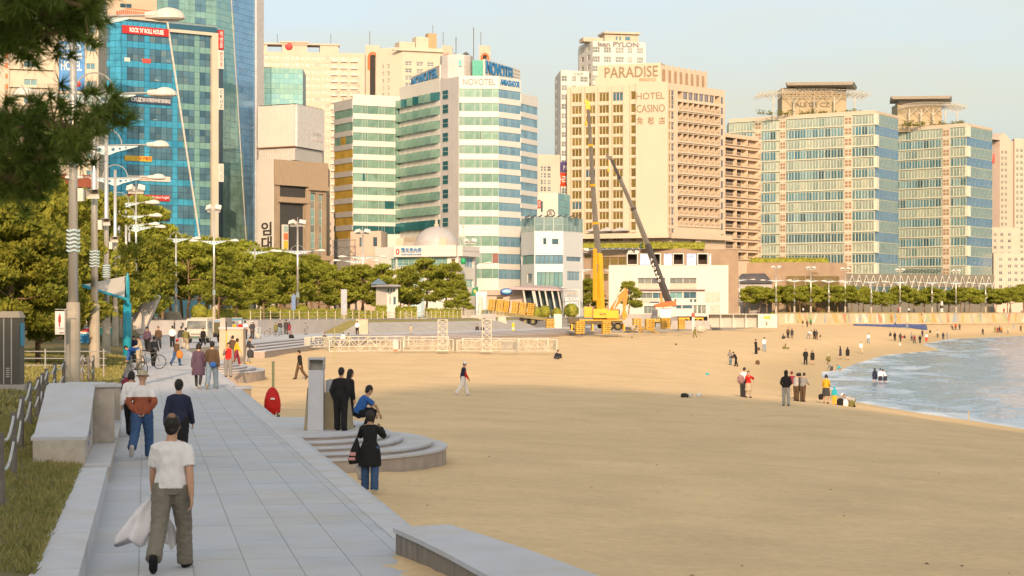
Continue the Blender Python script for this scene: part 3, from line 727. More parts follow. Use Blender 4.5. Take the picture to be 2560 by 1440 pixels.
s = sign(f1, 'sign_band', 313, 423, 487, 502, m_red); sub(f1.text('lettering', '부영회', 318, 352, 490, 499, m_wht, -.36), s); sub(f1.text('lettering', 'Awaken! English', 378, 421, 490, 499, m_wht, -.36), s)
s = sign(f1, 'sign_band', 343, 423, 538, 552, mat('black_sign', (.04,.025,.02), .5)); sub(f1.text('lettering', "L'or de vie", 359, 406, 540, 550, m_yel, -.36), s)
for y0, y1, tt, mm, lm in ((76, 125, '락\n앤\n롤', m_red, m_wht), (127, 173, '한\n우\n후', m_white, m_red), (222, 275, 'C\nR\nU\nZ', m_white, m_dk), (410, 455, '화\n원', m_white, m_frameg)):
 s = sign(f1, 'blade_sign', 541.2, 554, y0, y1, mm, -.9, .4); sub(f1.text('lettering', tt, 544, 551.5, y0+4, y1-4, lm, -.91, .03), s)
flg = sign(f1, 'window_flag', 310, 324, 144, 154, m_white, -.2, .05); sign(f1, 'window_flag', 355, 376, 147, 158, mat('swiss_red', (.5,.08,.07)), -.2, .05)
rf = MB(); rf.M = f1.mtx()
rf.box(f1.x(336), f1.x(402), 3, 8, 58.5, 61.0, 1)
for k in range(24): rf.box(f1.x(300+5*k)-.03, f1.x(300+5*k)+.03, .5, .56, 58.9, 60.2)
rf.box(0, f1.x(418), .48, .58, 60.2, 60.3); rf.obj('roof_terrace', [m_frame, m_orange], B.root)
fl = MB().box(0, 1, -.9, -.85, 0, .05)
for px, py in ((352,140),(415,144),(386,192),(330,287),(345,290),(382,291)):
 o = f1.put('open_vent', vent, f1.x(px), -.12, f1.z(px, py+9)); o.rotation_euler.x = R(-25)
# pink apartment slab far behind
B = Bld('pink_apartment_slab', 'wide pinkish apartment slab with a red logo on its roof frame', [(600,850),(912,857)], f_z:=2.8+(778-128)*.17, back=16)
f = B.faces[0]; holes = []; P = Parts('window', B.root, 300)
cols = []
x_ = 652
while x_ < 905: cols += [(x_, x_+6), (x_+9.5, x_+20)]; x_ += 25.4
for i in range(29):
 y = 141+17.1*i
 for a, c in cols:
  if y > 250 and a < 800: continue
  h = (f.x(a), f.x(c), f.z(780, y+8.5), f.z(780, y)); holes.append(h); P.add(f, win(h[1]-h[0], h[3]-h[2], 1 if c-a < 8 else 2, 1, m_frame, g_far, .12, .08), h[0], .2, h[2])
f.wall(B.wall, holes, .35); B.close(m_pink); P.done()
rt = MB(); rt.M = f.mtx(); z0 = f_z+.02
for a, c in ((640,668),(705,768),(800,846)): rt.box(f.x(a), f.x(c), 1, 8, z0, f.z(a, 110))
for a, c in ((640,850),): rt.box(f.x(a), f.x(c), .5, 8.5, f.z(a, 109.6), f.z(a, 106))
rt.box(f.x(700), f.x(772), .2, 8.8, f.z(700, 105.8), f.z(700, 102.5)); rt.obj('roof_frame', [m_pink], B.root)
MB().ball((0,0,0), 1.6, .3, 1.6, 16, 10).obj('roof_logo', [m_red], B.root, f.loc(f.x(722), .6, f.z(722, 115)))
wb_ = MB(); wb_.M = f.mtx()
for i in range(29):
 y = 150+17.1*i
 for a, c in ((828, 842),(852,866),(877,892)): wb_.box(f.x(a-1), f.x(c+1), -.9, -.004, f.z(800, y+4), f.z(800, y))
wb_.obj('balcony_fronts', [m_white], B.root)
an = MB()
for px in (828, 690): an.bar((0,0,0) if px == 828 else (-23,0,0), (0,0,5) if px == 828 else (-23,0,5), .12)
an.obj('antenna', [m_framed], B.root, f.loc(f.x(828), 4, f_z+3.5))
# slim towers with orange arches
m_archd = mat('arch_slot', (.10,.10,.09), .5)
def arch_tower(px0, px1, pyt, pyb, d, label):
 B = Bld('arch_tower', label, [(px0, d),(px1, d+3)], ZZ(pyt, d), back=8, group='slim apartment towers with orange arches')
 f = B.faces[0]; w = f.W; xa, xb = w*.30, w*.70
 zt = f.z(px0, pyt+27*800/d*.9)
 f.wall(B.wall, [(xa, xb, 3, zt)], .8); B.close(m_cream)
 s = MB(); s.M = f.mtx(); s.box(xa, xb, .7, .78, 3, zt); s.obj('window_strip', [g_dark], B.root)
 fb = MB(); fb.M = f.mtx(); z = 4
 while z < zt-1: fb.box(xa, xb, .55, .69, z, z+.5); z += 2.9
 fb.obj('floor_bands', [m_white], B.root)
 a = MB(); a.M = f.mtx(); c = (xa+xb)/2; r0, r1 = (xb-xa)*.5+.05, (xb-xa)*.5+w*.16; n = 10
 for k in range(n):
  q0, q1 = math.pi*k/n, math.pi*(k+1)/n
  p = [(c+r*math.cos(q), -.3, zt-1+r*math.sin(q)) for q in (q0, q1) for r in (r0, r1)]
  a._add([p[0],p[1],p[3],p[2]]+[(v[0],.1,v[2]) for v in (p[0],p[1],p[3],p[2])], [(0,1,2,3),(7,6,5,4),(0,4,5,1),(1,5,6,2),(2,6,7,3),(3,7,4,0)])
 for sx in (xa-w*.16-.05, xb+.05): a.box(sx, sx+w*.16, -.3, .1, zt-6, zt-1)
 a.obj('arch', [m_orange], B.root)
 MB().bar((0,0,0),(0,0,6),.12).obj('antenna', [m_framed], B.root, f.loc(w*.5, 3, f.z1))
arch_tower(914, 950, 112, 250, 800, 'slim tower with an orange arch, leftmost of three, above the left of the white hotel')
arch_tower(1106, 1131, 113, 250, 810, 'slim tower with an orange arch just right of the brown stair tower')
arch_tower(1198, 1226, 113, 250, 815, 'slim tower with an orange arch, behind the right blue roof letters of the white hotel')
# stepped cream apartments with a brown stair tower
B = Bld('stepped_apartments', 'stepped cream apartment block with a brown stair tower on its roof', [(940,790),(1006,784),(1108,790)], 2.8+(778-118)*.157, back=12)
for f, cols, yb in ((B.faces[0], ((955,960),(968,974)), 158), (B.faces[1], ((1013,1030),(1041,1058),(1068,1085)), 152)):
 holes = []; P = Parts('window', B.root, 150)
 for i in range(9):
  y = yb+18*i
  for a, c in cols:
   h = (f.x(a), f.x(c), f.z(1000, y+11), f.z(1000, y)); holes.append(h); P.add(f, win(h[1]-h[0], h[3]-h[2], 2, 2, m_frame, g_apt, .14, .08), h[0], .25, h[2])
 f.wall(B.wall, holes, .3); P.done()
B.close(m_cream); f = B.faces[1]
for nm, a, c, y0, y1, mm, dd in (('roof_block', 1042, 1074, 91, 118, m_cream, 5), ('stair_tower', 1073, 1094, 82, 118, mat('tan_wall', (.42,.30,.17), .8), 4), ('roof_block', 1000, 1040, 103, 118, m_cream, 6)):
 b = MB(); b.M = f.mtx(); b.box(f.x(a), f.x(c)-.03, 1, 1+dd, B.zt+.01, f.z(a, y0)); b.obj(nm, [mm], B.root)
lg = MB(); lg.M = f.mtx(); lg.box(-4, f.W, -.9, .8, f.z(1050, 129), f.z(1050, 126.5)); lg.obj('ledge', [m_cream], B.root)
MB().bar((0,0,0),(0,0,3.5),.1).obj('antenna', [m_framed], B.root, f.loc(f.x(1088), 3, f.z(1088, 82)))
# teal glass box left of the white hotel
B = Bld('teal_glass_cube', 'small teal glass building between the teal tower and pink apartments', [(630,446),(757,449)], ZZ(168, 447))
f = B.faces[0]; f.wall(B.wall); P = Parts('pane', B.root)
nc, nr = 11, 12
for r in range(nr):
 for c in range(nc):
  cw = f.W/nc; rh = 1.15; z = B.zt-.15-(r+1)*rh
  P.add(f, pane(cw-.06, rh-.06, g_green if r % 4 in (0, 3) or c in (1, 2) else g_teal, -.09, 0), c*cw+.03, 0, z+.03)
P.done(); B.close(m_frameg)
# leasing building with the billboard on its roof
B = Bld('brown_office', 'brown panelled office with a curtain wall and Korean lettering on its cream flank', [(645,403),(685,400),(816,411)], [ZZ(402,400)]*2, back=16)
f0, f1 = B.faces
f0.wall(B.wall)
hz = lambda y: f1.z(750, y)
holes = [(f1.x(700), f1.x(768), hz(494), hz(466)), (f1.x(700), f1.x(762), hz(640), hz(510)), (f1.x(775), f1.x(790), hz(640), hz(480)), (f1.x(798), f1.x(808), hz(640), hz(482))]
f1.wall(B.wall, holes, .6); B.close(m_brown)
P = Parts('window', B.root)
for h in holes:
 nv = max(1, round((h[1]-h[0])/1.4)); nh_ = max(1, round((h[3]-h[2])/1.55)); w_, q_ = (h[1]-h[0])/nv, (h[3]-h[2])/nh_
 for i in range(nv):
  for j in range(nh_): P.add(f1, win(w_-.02, q_-.02, 1, 1, m_frame, g_teal if (i+j) % 3 else g_apt, .05), h[0]+i*w_, .5, h[2]+j*q_)
P.done()
fl = MB(); fl.M = f0.mtx(); fl.box(-.02, f0.W-.02, -.25, -.01, 1.7, B.zt+.4); fl.obj('cream_flank', [m_white], B.root)
f0.text('lettering', '임\n대', 656, 682, 555, 625, m_dk, -.29, .04, .02); f0.text('lettering', '742-0086', 655, 683, 629, 636, m_dk, -.29, .03)
bx = MB(); bx.M = f1.mtx(); bx.box(-.1, f1.W+.2, -.35, -.01, hz(466), B.zt+.3); bx.box(f1.x(765), f1.x(774), -.3, -.01, 2, hz(470)); bx.box(f1.x(694), f1.x(770), -.5, -.02, hz(508), hz(496)); bx.box(f1.x(768), f1.W+.3, -.6, -.36, hz(474), hz(464))
bx.box(f1.x(770), f1.W+1, -1.2, -.02, hz(650), hz(638)); bx.obj('fascia', [mat('tan_panel', (.34,.26,.18), .7, 0, .1, 2, stretch=(3,3,.3))], B.root)
s = sign(f1, 'blade_sign', 698, 711, 562, 625, m_white, -1.2, .5); s2 = sign(f1, 'sign_board', 711, 764, 626, 640, mat('purple_sign', (.16,.05,.22), .5), -.7); sub(f1.text('lettering', '스타벨라아카데미', 713, 762, 629, 637, m_wht, -.72), s2)
for a, y0, y1, mm in ((1, 565, 580, m_frameg), (2, 583, 600, m_orange), (3, 602, 622, m_yel)): sub(sign(f1, 'sign_tile', 699, 710, y0, y1, mm, -1.22, .02), s)
A = Bld('rooftop_billboard', 'blank white boxed billboard with a small phone number, on the brown office roof', [(648,420),(738,415),(806,427)], ZZ(262,418), z0=ZZ(403,418), back=7, cat='billboard')
for f in A.faces: f.wall(A.wall, z0=A.z0, z1=f.z(738, 368))
A.close(m_grey)
for f, mm in ((A.faces[0], m_white), (A.faces[1], mat('billboard_white', (.58,.58,.58), .6))):
 b = MB(); b.M = f.mtx(); z0_, z1_ = f.z(738, 366), f.z(738, 262); n = 6
 for k in range(n): b.box(f.W*k/n+.01, f.W*(k+1)/n-.01, -.5, -.01, z0_, z1_+.1)
 b.obj('board_face', [mm], A.root)
f = A.faces[1]; f.text('lettering', '광고문의', 776, 796, 331, 340, m_grey, -.53); f.text('lettering', '010-3107-1300', 774, 800, 344, 355, m_grey, -.53)
f = A.faces[0]; b = MB(); b.M = f.mtx()
for k in range(22): b.box(f.W*k/22, f.W*k/22+.12, -.2, -.004, A.z0, f.z(700, 371))
b.obj('louvre_bars', [m_white], A.root)
bm_ = MB(); bm_.M = f.mtx(); bm_.box(-.3, f.W+.2, -.6, .2, f.z(700, 369.4), f.z(700, 367)); bm_.obj('rusty_beam', [mat('rust', (.25,.12,.06), .9)], A.root)
# white banded hotel
g_nov = glass('hotel_green_glass', [(.15,.27,.225),(.19,.32,.26),(.13,.245,.21),(.175,.30,.245)], .16, .15)
g_novb = glass('hotel_blue_glass', [(.16,.31,.42),(.20,.36,.46),(.14,.28,.40)], .12, .3)
g_amber_refl = glass('amber_reflection_glass', [(.62,.40,.05),(.68,.46,.10),(.55,.36,.06)], .25, .3)  # a yellow reflection put into the colour of the panes
g_novd = glass('deep_teal_glass', [(.03,.15,.17),(.05,.20,.22)], .1, .5)
nv_corners = [(836,449.5),(882,441),(1000,446),(1102,427),(1148,421),(1246,421.5),(1301,427.5),(1343,436)]
B = Bld('banded_hotel', 'white hotel tower with green glass bands and blue roof lettering', nv_corners, 52, back=22)
B.root['label'] = 'white hotel tower with green glass bands and blue roof lettering in mid beach front'
fA, fB_, fC, fD, fE, fF, fG = [B.faces[i] for i in range(7)]
m_nov = mat('hotel_white_panel', (.57,.565,.53), .6, .0, .03, .15)
m_core = mat('hotel_core', (.12,.14,.14), .8)
core = MB(); P = Parts('window_pane', B.root, 300); SP = Parts('spandrel_panel', B.root, 300)
def band_face(f, px0, px1, ytop, rows_, pattern, g, mp_, yref, ybot, gfun=None, saw=0):
 """solid bands of panels with a strip of panes between; rows_ = [(y0, y1)] glass rows at column yref"""
 x0, x1 = max(0, f.x(px0)), min(f.W, f.x(px1)); zt = f.z(yref, ytop); prev = zt
 tot = sum(pattern); core.M = f.mtx(); core.quad((x0,.05,1.7),(x1,.05,1.7),(x1,.05,zt),(x0,.05,zt)); core.M = None
 def band(za, zb):
  if zb-za < .1: return
  n = max(1, round((x1-x0)/1.7)); k = ('band', round(x1-x0, 2), round(zb-za, 2), mp_.name)
  if k not in CACHE:
   b = MB(); w_ = (x1-x0)/n
   for i in range(n): b.box(i*w_+.012, (i+1)*w_-.012, -.16, .04, 0, zb-za)
   CACHE[k] = b.mesh('spandrel_panel', [mp_])
  SP.add(f, CACHE[k], x0, 0, za)
 for r, (ya, yb) in enumerate(rows_):
  za, zb = f.z(yref, yb), f.z(yref, ya); band(zb, prev); prev = za; x = x0
  for i, p in enumerate(pattern):
   w_ = (x1-x0)*p/tot; gg = gfun(r, i) if gfun else g
   if gg is not None: P.add(f, pane(round(w_-.06, 2), round(zb-za-.04, 2), gg), x+.03, 0 if not saw else -.03-w_*math.sin(saw), za+.02, saw)
   x += w_
 band(f.z(yref, ybot) if ybot else 1.7, prev)
rF = [(222+35.35*i, 243+35.35*i) for i in range(9)]+[(541,562),(590,615),(633,658),(672,696)]
band_face(fE, 1148, 1246, 190, rF, [.35,.35,.25,2.2,1,.25,2.2,1.2], g_nov, m_nov, 1200, None, lambda r, i: (mat('red_blind', (.22,.09,.08), .6) if r == 11 and i in (3, 7) else (g_novd if (r, i) in ((1, 0), (3, 5)) else g_nov)))
band_face(fF, 1246, 1301, 191, [(a+1.5, b+1.5) for a, b in rF], [1,1,.3,.3,1,1.2], g_novb, m_nov, 1250, None)
rB = [(230+35.6*i, 251+35.6*i) for i in range(9)]+[(549,571)]
band_face(fC, 1000, 1101, 195, rB, [1,1,1,1,1,.9,.9], g_nov, m_nov, 1099, None, lambda r, i: g_novd if r == 9 or (r == 0 and i in (1, 3, 6)) else g_nov, saw=R(22))
band_face(fB_, 882, 1000, 241, [(268+33.6*i, 288+33.6*i) for i in range(9)]+[(566,586)], [1.6,.5,.4,1.9,.6,.4,1.7,.6,.4], g_nov, m_nov, 990, None, lambda r, i: g_novd if r == 9 or (r, i) in ((5, 1), (7, 6), (0, 8)) else g_nov)
band_face(fA, 836, 882, 256, [(280+33.2*i, 300+33.2*i) for i in range(10)], [1.2,1,1.3], g_amber_refl, m_grey, 838, None, lambda r, i: g_nov if r < 2 or (r == 2 and i != 1) else g_amber_refl)  # left flank: amber panes hold a painted reflection, grey panels its shade
band_face(fG, 1301, 1343, 235, [(261+32.5*i, 281+32.5*i) for i in range(13)], [1,1,.3,1,.8], g_novb, m_nov, 1310, None)
# grey column bay with single windows
band_face(fD, 1102, 1149, 199, [], [1], g_novd, m_grey, 1105, None)
wm = win(fD.x(1123)-fD.x(1108)+.01, 2.0, 1, 2, m_grey, g_novd, .08)
for i in range(11): P.items.insert(0, (fD, wm, fD.x(1108), -.2, fD.z(1115, 249+35.4*i), 0, 'window'))
P.done(); SP.done(); core.obj('inner_wall', [m_core], B.root)
zt = B.zt
for f, pxr, yt in ((fA,838,256),(fB_,990,241),(fC,1099,195),(fD,1105,199),(fE,1200,190),(fF,1250,191),(fG,1310,235)):
 tz = f.z(pxr, yt)
 rr = MB(); a, b_ = f.A, f.B; q = f.inn
 rr.prism([B.L(a), B.L(b_), B.L(Vector((b_.x, B.far))), B.L(Vector((a.x, B.far)))], .0, tz-B.z0-.02); rr.obj('body', [m_white], B.root)
bodies = None
# rooftop drum, sign walls and letters
dr = MB(); zb = fD.z(1105, 199)
cpx, cd = 1141, 432; c = XY(cpx, cd)-Vector((B.O.x, B.O.y)); r0 = 41*cd/F
for k in range(14):
 a0 = math.pi*2*k/14;
dr.tube([(c.x, c.y, zb-1.7-.3), (c.x, c.y, ZZ(141, cd)-1.7)], r0, 12); dr.obj('roof_drum', [m_grey], B.root)
dw = MB(); dw.box(-.25, .25, -.1, .1, 0, 1.3); dw.obj('drum_window', [g_novd], B.root, (c.x+.9, c.y-r0-.0, ZZ(170, cd)-1.7))
dr = MB()
for k in range(4): dr.tube([(c.x, c.y, ZZ(198-14*k, cd)-1.7), (c.x, c.y, ZZ(197.4-14*k, cd)-1.7)], r0+.06, 12)
dr.obj('drum_joints', [m_white], B.root)
gb = MB(); p0, p1 = XY(1181, 428)-Vector((B.O.x, B.O.y)), XY(1211, 430)-Vector((B.O.x, B.O.y))
gb.box(p0.x, p1.x, p0.y, p0.y+3, ZZ(191, 429)-1.7, ZZ(152, 429)-1.7); gb.obj('roof_glass_box', [mat('green_glass_box', (.04,.20,.16), .2, .4)], B.root)
def sign_wall(A, Bp, z0, z1, txt, hx0, hx1, hz0, hz1):
 f = Face(A, Bp, z0, z1, B.root); b = MB(); b.M = f.mtx(); b.box(0, f.W, 0, .4, z0, z1)
 n = 5
 for k in range(n): b.box(.02, f.W-.02, -.14, -.08, z0+(z1-z0)*(k+.5)/n, z0+(z1-z0)*(k+.5)/n+.07)
 o = b.obj('sign_wall', [m_white], B.root)
 me = text_mesh(txt, (hx1-hx0)*f.W, (hz1-hz0)*(z1-z0), .12, .004); me.materials.append(m_blue)
 put('lettering', me, B.root, f.loc(hx0*f.W, -.22, z0+hz0*(z1-z0)), f.ang)
sign_wall(XY(1029,452), XY(1099,430), ZZ(209,441), ZZ(162,430), 'NOVOTEL', .03, .95, .12, .82)
sign_wall(XY(1212,425), XY(1300,444), ZZ(200,430), ZZ(152,428), 'NOVOTEL', .02, .80, .22, .95)
fE.text('lettering', 'NOVOTEL', 1157, 1238, 197, 213, mat('grey_letter', (.20,.19,.20), .5), -.19, .06, .008)
fF.text('lettering', 'AMBASSADOR', 1249, 1297, 201, 216, m_blue, -.19, .08, .02)
an = MB()
for px, py, d_, h in ((1136,190,430,5),(1184,150,430,7),(1140,150,432,5)):
 p = XY(px, d_)-Vector((B.O.x, B.O.y)); an.bar((p.x, p.y, ZZ(py, d_)-1.7), (p.x, p.y, ZZ(py, d_)-1.7+h), .09)
p = XY(1165, 432)-Vector((B.O.x, B.O.y)); an.tube([(p.x,p.y,ZZ(142,432)-1.7),(p.x,p.y,ZZ(136,432)-1.7),(p.x,p.y,ZZ(135.9,432)-1.7),(p.x,p.y,ZZ(130,432)-1.7)], [.25,.25,.8,.2], 8)
an.obj('antenna', [m_framed], B.root)
# hotel's low annexe with glass top
B = Bld('hotel_annexe', 'low pale annexe with a glazed top floor right of the banded hotel', [(1303,421),(1336,413),(1408,413),(1457,421)], [ZZ(578,413)]*3, back=14)
P = Parts('window_pane', B.root, 200); m_ann = mat('annexe_panel', (.55,.58,.59), .6, .05, .04, .2)
f0, f1, f2 = B.faces
def hole(f, a, c, y0, y1, lst, nv, g, pxr):
 h = (max(.05, f.x(a)), min(f.W-.05, f.x(c)), f.z(pxr, y1), f.z(pxr, y0)); lst.append(h)
 w_ = (h[1]-h[0])/nv
 for i in range(nv): P.add(f, win(w_-.03, h[3]-h[2], 1, 1, m_framed, g, .06), h[0]+i*w_, .2, h[2], 0, 'window')
h0, h1, h2 = [], [], []
hole(f0, 1304, 1335, 637, 660, h0, 3, g_nov, 1330); hole(f0, 1318, 1330, 684, 706, h0, 1, g_apt, 1330)
hole(f1, 1338, 1415, 637, 660, h1, 6, g_novb, 1370); hole(f1, 1342, 1407, 680, 718, h1, 6, g_teal, 1370); hole(f1, 1358, 1366, 595, 611, h1, 1, g_dark, 1370); hole(f1, 1380, 1396, 597, 611, h1, 1, g_dark, 1370)
hole(f2, 1416, 1453, 641, 652, h2, 4, g_novb, 1412); hole(f2, 1418, 1450, 678, 700, h2, 4, g_novb, 1412)
f0.wall(B.wall, h0); f1.wall(B.wall, h1); f2.wall(B.wall, h2); B.close(m_ann);
for f, y0, y1 in ((f0,541,576),(f1,541,576),(f2,548,582)):
 n = max(2, round(f.W/1.9)); w_ = f.W/n; z0_, z1_ = f.z1+.02, f.z1+2.9
 for i in range(n): P.add(f, win(w_-.04, z1_-z0_, 1, 2, m_frameg, glass('clear_pale_glass', [(.25,.37,.40),(.30,.42,.42)], .1, .4), .07), i*w_+.02, .0, z0_, 0, 'glass_top')
P.done()
rf = MB(); rf.M = f1.mtx()
for i in range(9): rf._add([(-2+i*1.3,-.3,B.zt+2.95),(-2+i*1.3+1.1,-.3,B.zt+3.5),(-2+i*1.3+1.1,9,B.zt+3.5),(-2+i*1.3,9,B.zt+2.95)], [(0,1,2,3),(3,2,1,0)])
rf.obj('sawtooth_roof', [mat('pale_metal', (.5,.49,.49), .6)], B.root)
# apartments and signs between
B = Bld('lettered_tower', 'white apartment tower with grey lettering across its top storey', [(1447,716),(1482,702),(1614,706)], ZZ(104,704), back=14)
f0, f1 = B.faces; P = Parts('window', B.root); h0, h1 = [], []
for i in range(14):
 y = 118+23.6*i
 for a, c in ((1481.5,1500),(1509,1528),(1538,1560),(1569,1581),(1592,1608)):
  h = (f1.x(a)+.05, f1.x(c), f1.z(1540, y+15), f1.z(1540, y)); h1.append(h); P.add(f1, win(h[1]-h[0], h[3]-h[2], 3, 2, m_white, g_apt, .12, .06), h[0], .15, h[2])
 for a, c in ((1453,1460),(1468,1476)):
  h = (f0.x(a), f0.x(c), f0.z(1460, y+13), f0.z(1460, y)); h0.append(h); P.add(f0, win(h[1]-h[0], h[3]-h[2], 1, 2, m_white, g_apt, .12, .06), h[0], .15, h[2])
f0.wall(B.wall, h0); f1.wall(B.wall, h1); B.close(m_white); P.done()
f1.text('lettering', 'iaan PYLON', 1494, 1596, 104.8, 117, mat('grey_letter', (.2,.19,.2), .5), -.15, .1, .03)
rb = MB(); rb.M = f1.mtx(); rb.box(f1.x(1515), f1.W-2, 2, 9, f1.z1+.03, f1.z(1560, 84)); rb.box(f1.x(1512), f1.W-1.6, 1, 10, f1.z(1560, 83.8), f1.z(1560, 79)); rb.box(f1.x(1462)-0, f1.x(1512), 2, 8, f1.z1+.03, f1.z(1480, 92)); rb.obj('roof_block', [m_beige], B.root)
rw = MB(); rw.M = f1.mtx()
for a in (1543,1552,1567): rw.box(f1.x(a), f1.x(a+ (12 if a == 1567 else 4)), 1.9, 1.98, f1.z(1550, 98), f1.z(1550, 89))
rw.obj('roof_window', [g_dark], B.root)
B = Bld('stepped_tower', 'white apartment tower with a planted roof, left of the lettered tower', [(1388,722),(1402,700),(1473,704)], ZZ(176,701), back=14)
f0, f1 = B.faces; P = Parts('window', B.root); h1 = []; h0 = []
for i in range(16):
 y = 190+23.4*i
 for a, c in ((1403.5,1418),(1430,1441),(1450,1470)):
  h = (max(.05, f1.x(a)), f1.x(c), f1.z(1430, y+14), f1.z(1430, y)); h1.append(h); P.add(f1, win(h[1]-h[0], h[3]-h[2], 2, 2, m_white, g_apt, .12, .06), h[0], .15, h[2])
 h = (3, 8, f0.z(1395, y+12), f0.z(1395, y)); h0.append(h); P.add(f0, win(5, h[3]-h[2], 2, 1, m_white, g_apt, .12, .06), 3, .15, h[2])
f0.wall(B.wall, h0); f1.wall(B.wall, h1); B.close(m_white); P.done()
f1.text('lettering', '파일론', 1434, 1457, 181, 188, m_frameg, -.1, .05)
B = Bld('grey_mid_rise', 'small pinkish grey mid rise with gridded windows behind the hotel annexe', [(1344,560),(1400,562)], ZZ(386,560), back=10)
f = B.faces[0]; P = Parts('window', B.root); hs = []
for i in range(8):
 y = 415+17*i
 for a, c in ((1351,1358),(1359,1366),(1368,1378)):
  h = (f.x(a), f.x(c), f.z(1360, y+13), f.z(1360, y)); hs.append(h); P.add(f, win(h[1]-h[0], h[3]-h[2], 1, 2, m_white, g_apt, .1, .06), h[0], .15, h[2])
f.wall(B.wall, hs); B.close(m_pink); P.done()
B = Bld('white_shop_block', 'low white block with a round registered mark sign behind the annexe', [(1340,470),(1395,470),(1424,478)], ZZ(482,470), back=8)
f0, f1 = B.faces; hs = [(f0.x(1352), f0.x(1357), f0.z(1355, 530), f0.z(1355, 503))]; f0.wall(B.wall, hs); f1.wall(B.wall); B.close(m_white)
f0.put('window', win(hs[0][1]-hs[0][0], hs[0][3]-hs[0][2], 1, 2, m_framed, g_dark), hs[0][0], .15, hs[0][2])
P = Parts('window_pane', B.root)
for r in range(7):
 for c in range(4): P.add(f1, pane(f1.W/4-.06, 1.5, g_teal, -.1, 0), c*f1.W/4+.03, 0, f1.z1-1.6*(r+1))
P.done()
sg = sign(f0, 'sign_board', 1344, 1352, 500, 520, m_red, -.3); sub(f0.text('lettering', '회\n집', 1346, 1350, 503, 517, m_wht, -.32), sg)
rg = MB(); c = f0.loc(f0.x(1377), -.5, f0.z(1377, 533)); n = 20
for k in range(n):
 q0, q1 = 2*math.pi*k/n, 2*math.pi*(k+1)/n; rg.bar((.85*math.cos(q0), 0, .85*math.sin(q0)), (.85*math.cos(q1), 0, .85*math.sin(q1)), .09, 5)
rs = rg.obj('ring_sign', [m_dk], B.root, c); sub(f0.text('lettering', 'R', 1373.5, 1380.5, 528, 538, m_dk, -.5), rs)
t = thing('roof_sign_board', 'tall sign board, purple above and red below with white Korean letters', 'sign', (*XY(1402,575), ZZ(466,575)))
f = Face(XY(1383,576), XY(1424,574), ZZ(466,575), ZZ(405,575), t)
sa = sign(f, 'upper_panel', 1383, 1424, 405, 431, mat('violet_sign', (.10,.08,.22), .5), 0); sb = sign(f, 'lower_panel', 1383, 1424, 432, 466, mat('scarlet_sign', (.62,.07,.02), .5), 0)
sub(f.text('lettering', 'PARADISE', 1409, 1450, 413, 424, m_wht, -.03), sa); sub(f.text('lettering', '파라다이스', 1388, 1470, 438, 460, m_wht, -.03, .03, .02), sb)
em = MB()
for k in (-1, 1): em.ball((k*.45, 0, .5), .35, .08, .35); em.ball((k*.5, 0, -.1), .22, .08, .5)
em.ball((0, 0, .75), .3, .08, .3); eo = em.obj('emblem', [m_wht], t, f.loc(f.x(1396), -.05, f.z(1396, 419))); sub(eo, sa)
fr = MB(); fr.M = f.mtx()
for k in range(6): fr.bar((f.W*k/5, .5, ZZ(470,575)-14), (f.W*k/5, .5, ZZ(406,575)), .12)
fr.obj('support_frame', [m_framed], t)
# cream casino hotel
m_par_ = mat('hotel_cream', (.50,.42,.325), .85, 0, .04, .12); m_parw = mat('hotel_cream_light', (.49,.42,.33), .85, 0, .03, .1)
g_bronze = glass('bronze_glass', [(.22,.16,.04),(.27,.20,.06),(.18,.13,.04),(.30,.23,.07)], .18, .45)
g_slate = glass('slate_glass', [(.16,.17,.22),(.20,.21,.26)], .12, .45)
B = Bld('casino_hotel', 'cream hotel with bronze windows, balconies and large serif-like roof lettering', [(1418,567),(1672,557),(1812,576)], [ZZ(207,557)]*2, back=26)
f0, f1 = B.faces; P = Parts('window', B.root); h0, h1 = [], []
for i in range(14):
 y = 233+27.0*i if i == 0 else 238+26.7*i
 for j, (a, c) in enumerate(((1429,1454),(1463,1488),(1497,1522),(1531,1557))):
  h = (f0.x(a), f0.x(c), f0.z(1540, y+ (23 if i == 0 else 20.5)-3), f0.z(1540, y-3)); h0.append(h)
  g = g_dark if (i, j) in ((0,3),(7,1),(10,0)) else g_bronze
  P.add(f0, win(h[1]-h[0], h[3]-h[2], 3, 1, m_par_, g, .16, .05), h[0], .35, h[2])
 h = (f0.x(1577), f0.x(1590), f0.z(1540, y+17.5), f0.z(1540, y-3)); h0.append(h); P.add(f0, win(h[1]-h[0], h[3]-h[2], 1, 1, m_par_, g_bronze, .1), h[0], .35, h[2])
 y2 = 225+26.6*i
 for a, c, g in ((1671.5,1677,g_bronze),(1678.5,1686,g_slate)):
  h = (max(.04, f1.x(a)), f1.x(c), f1.z(1678, y2+ (26 if i == 0 else 19)), f1.z(1678, y2)); h1.append(h); P.add(f1, win(h[1]-h[0], h[3]-h[2], 1, 2, m_par_, g, .1), h[0], .3, h[2])
f0.wall(B.wall, h0, .45)
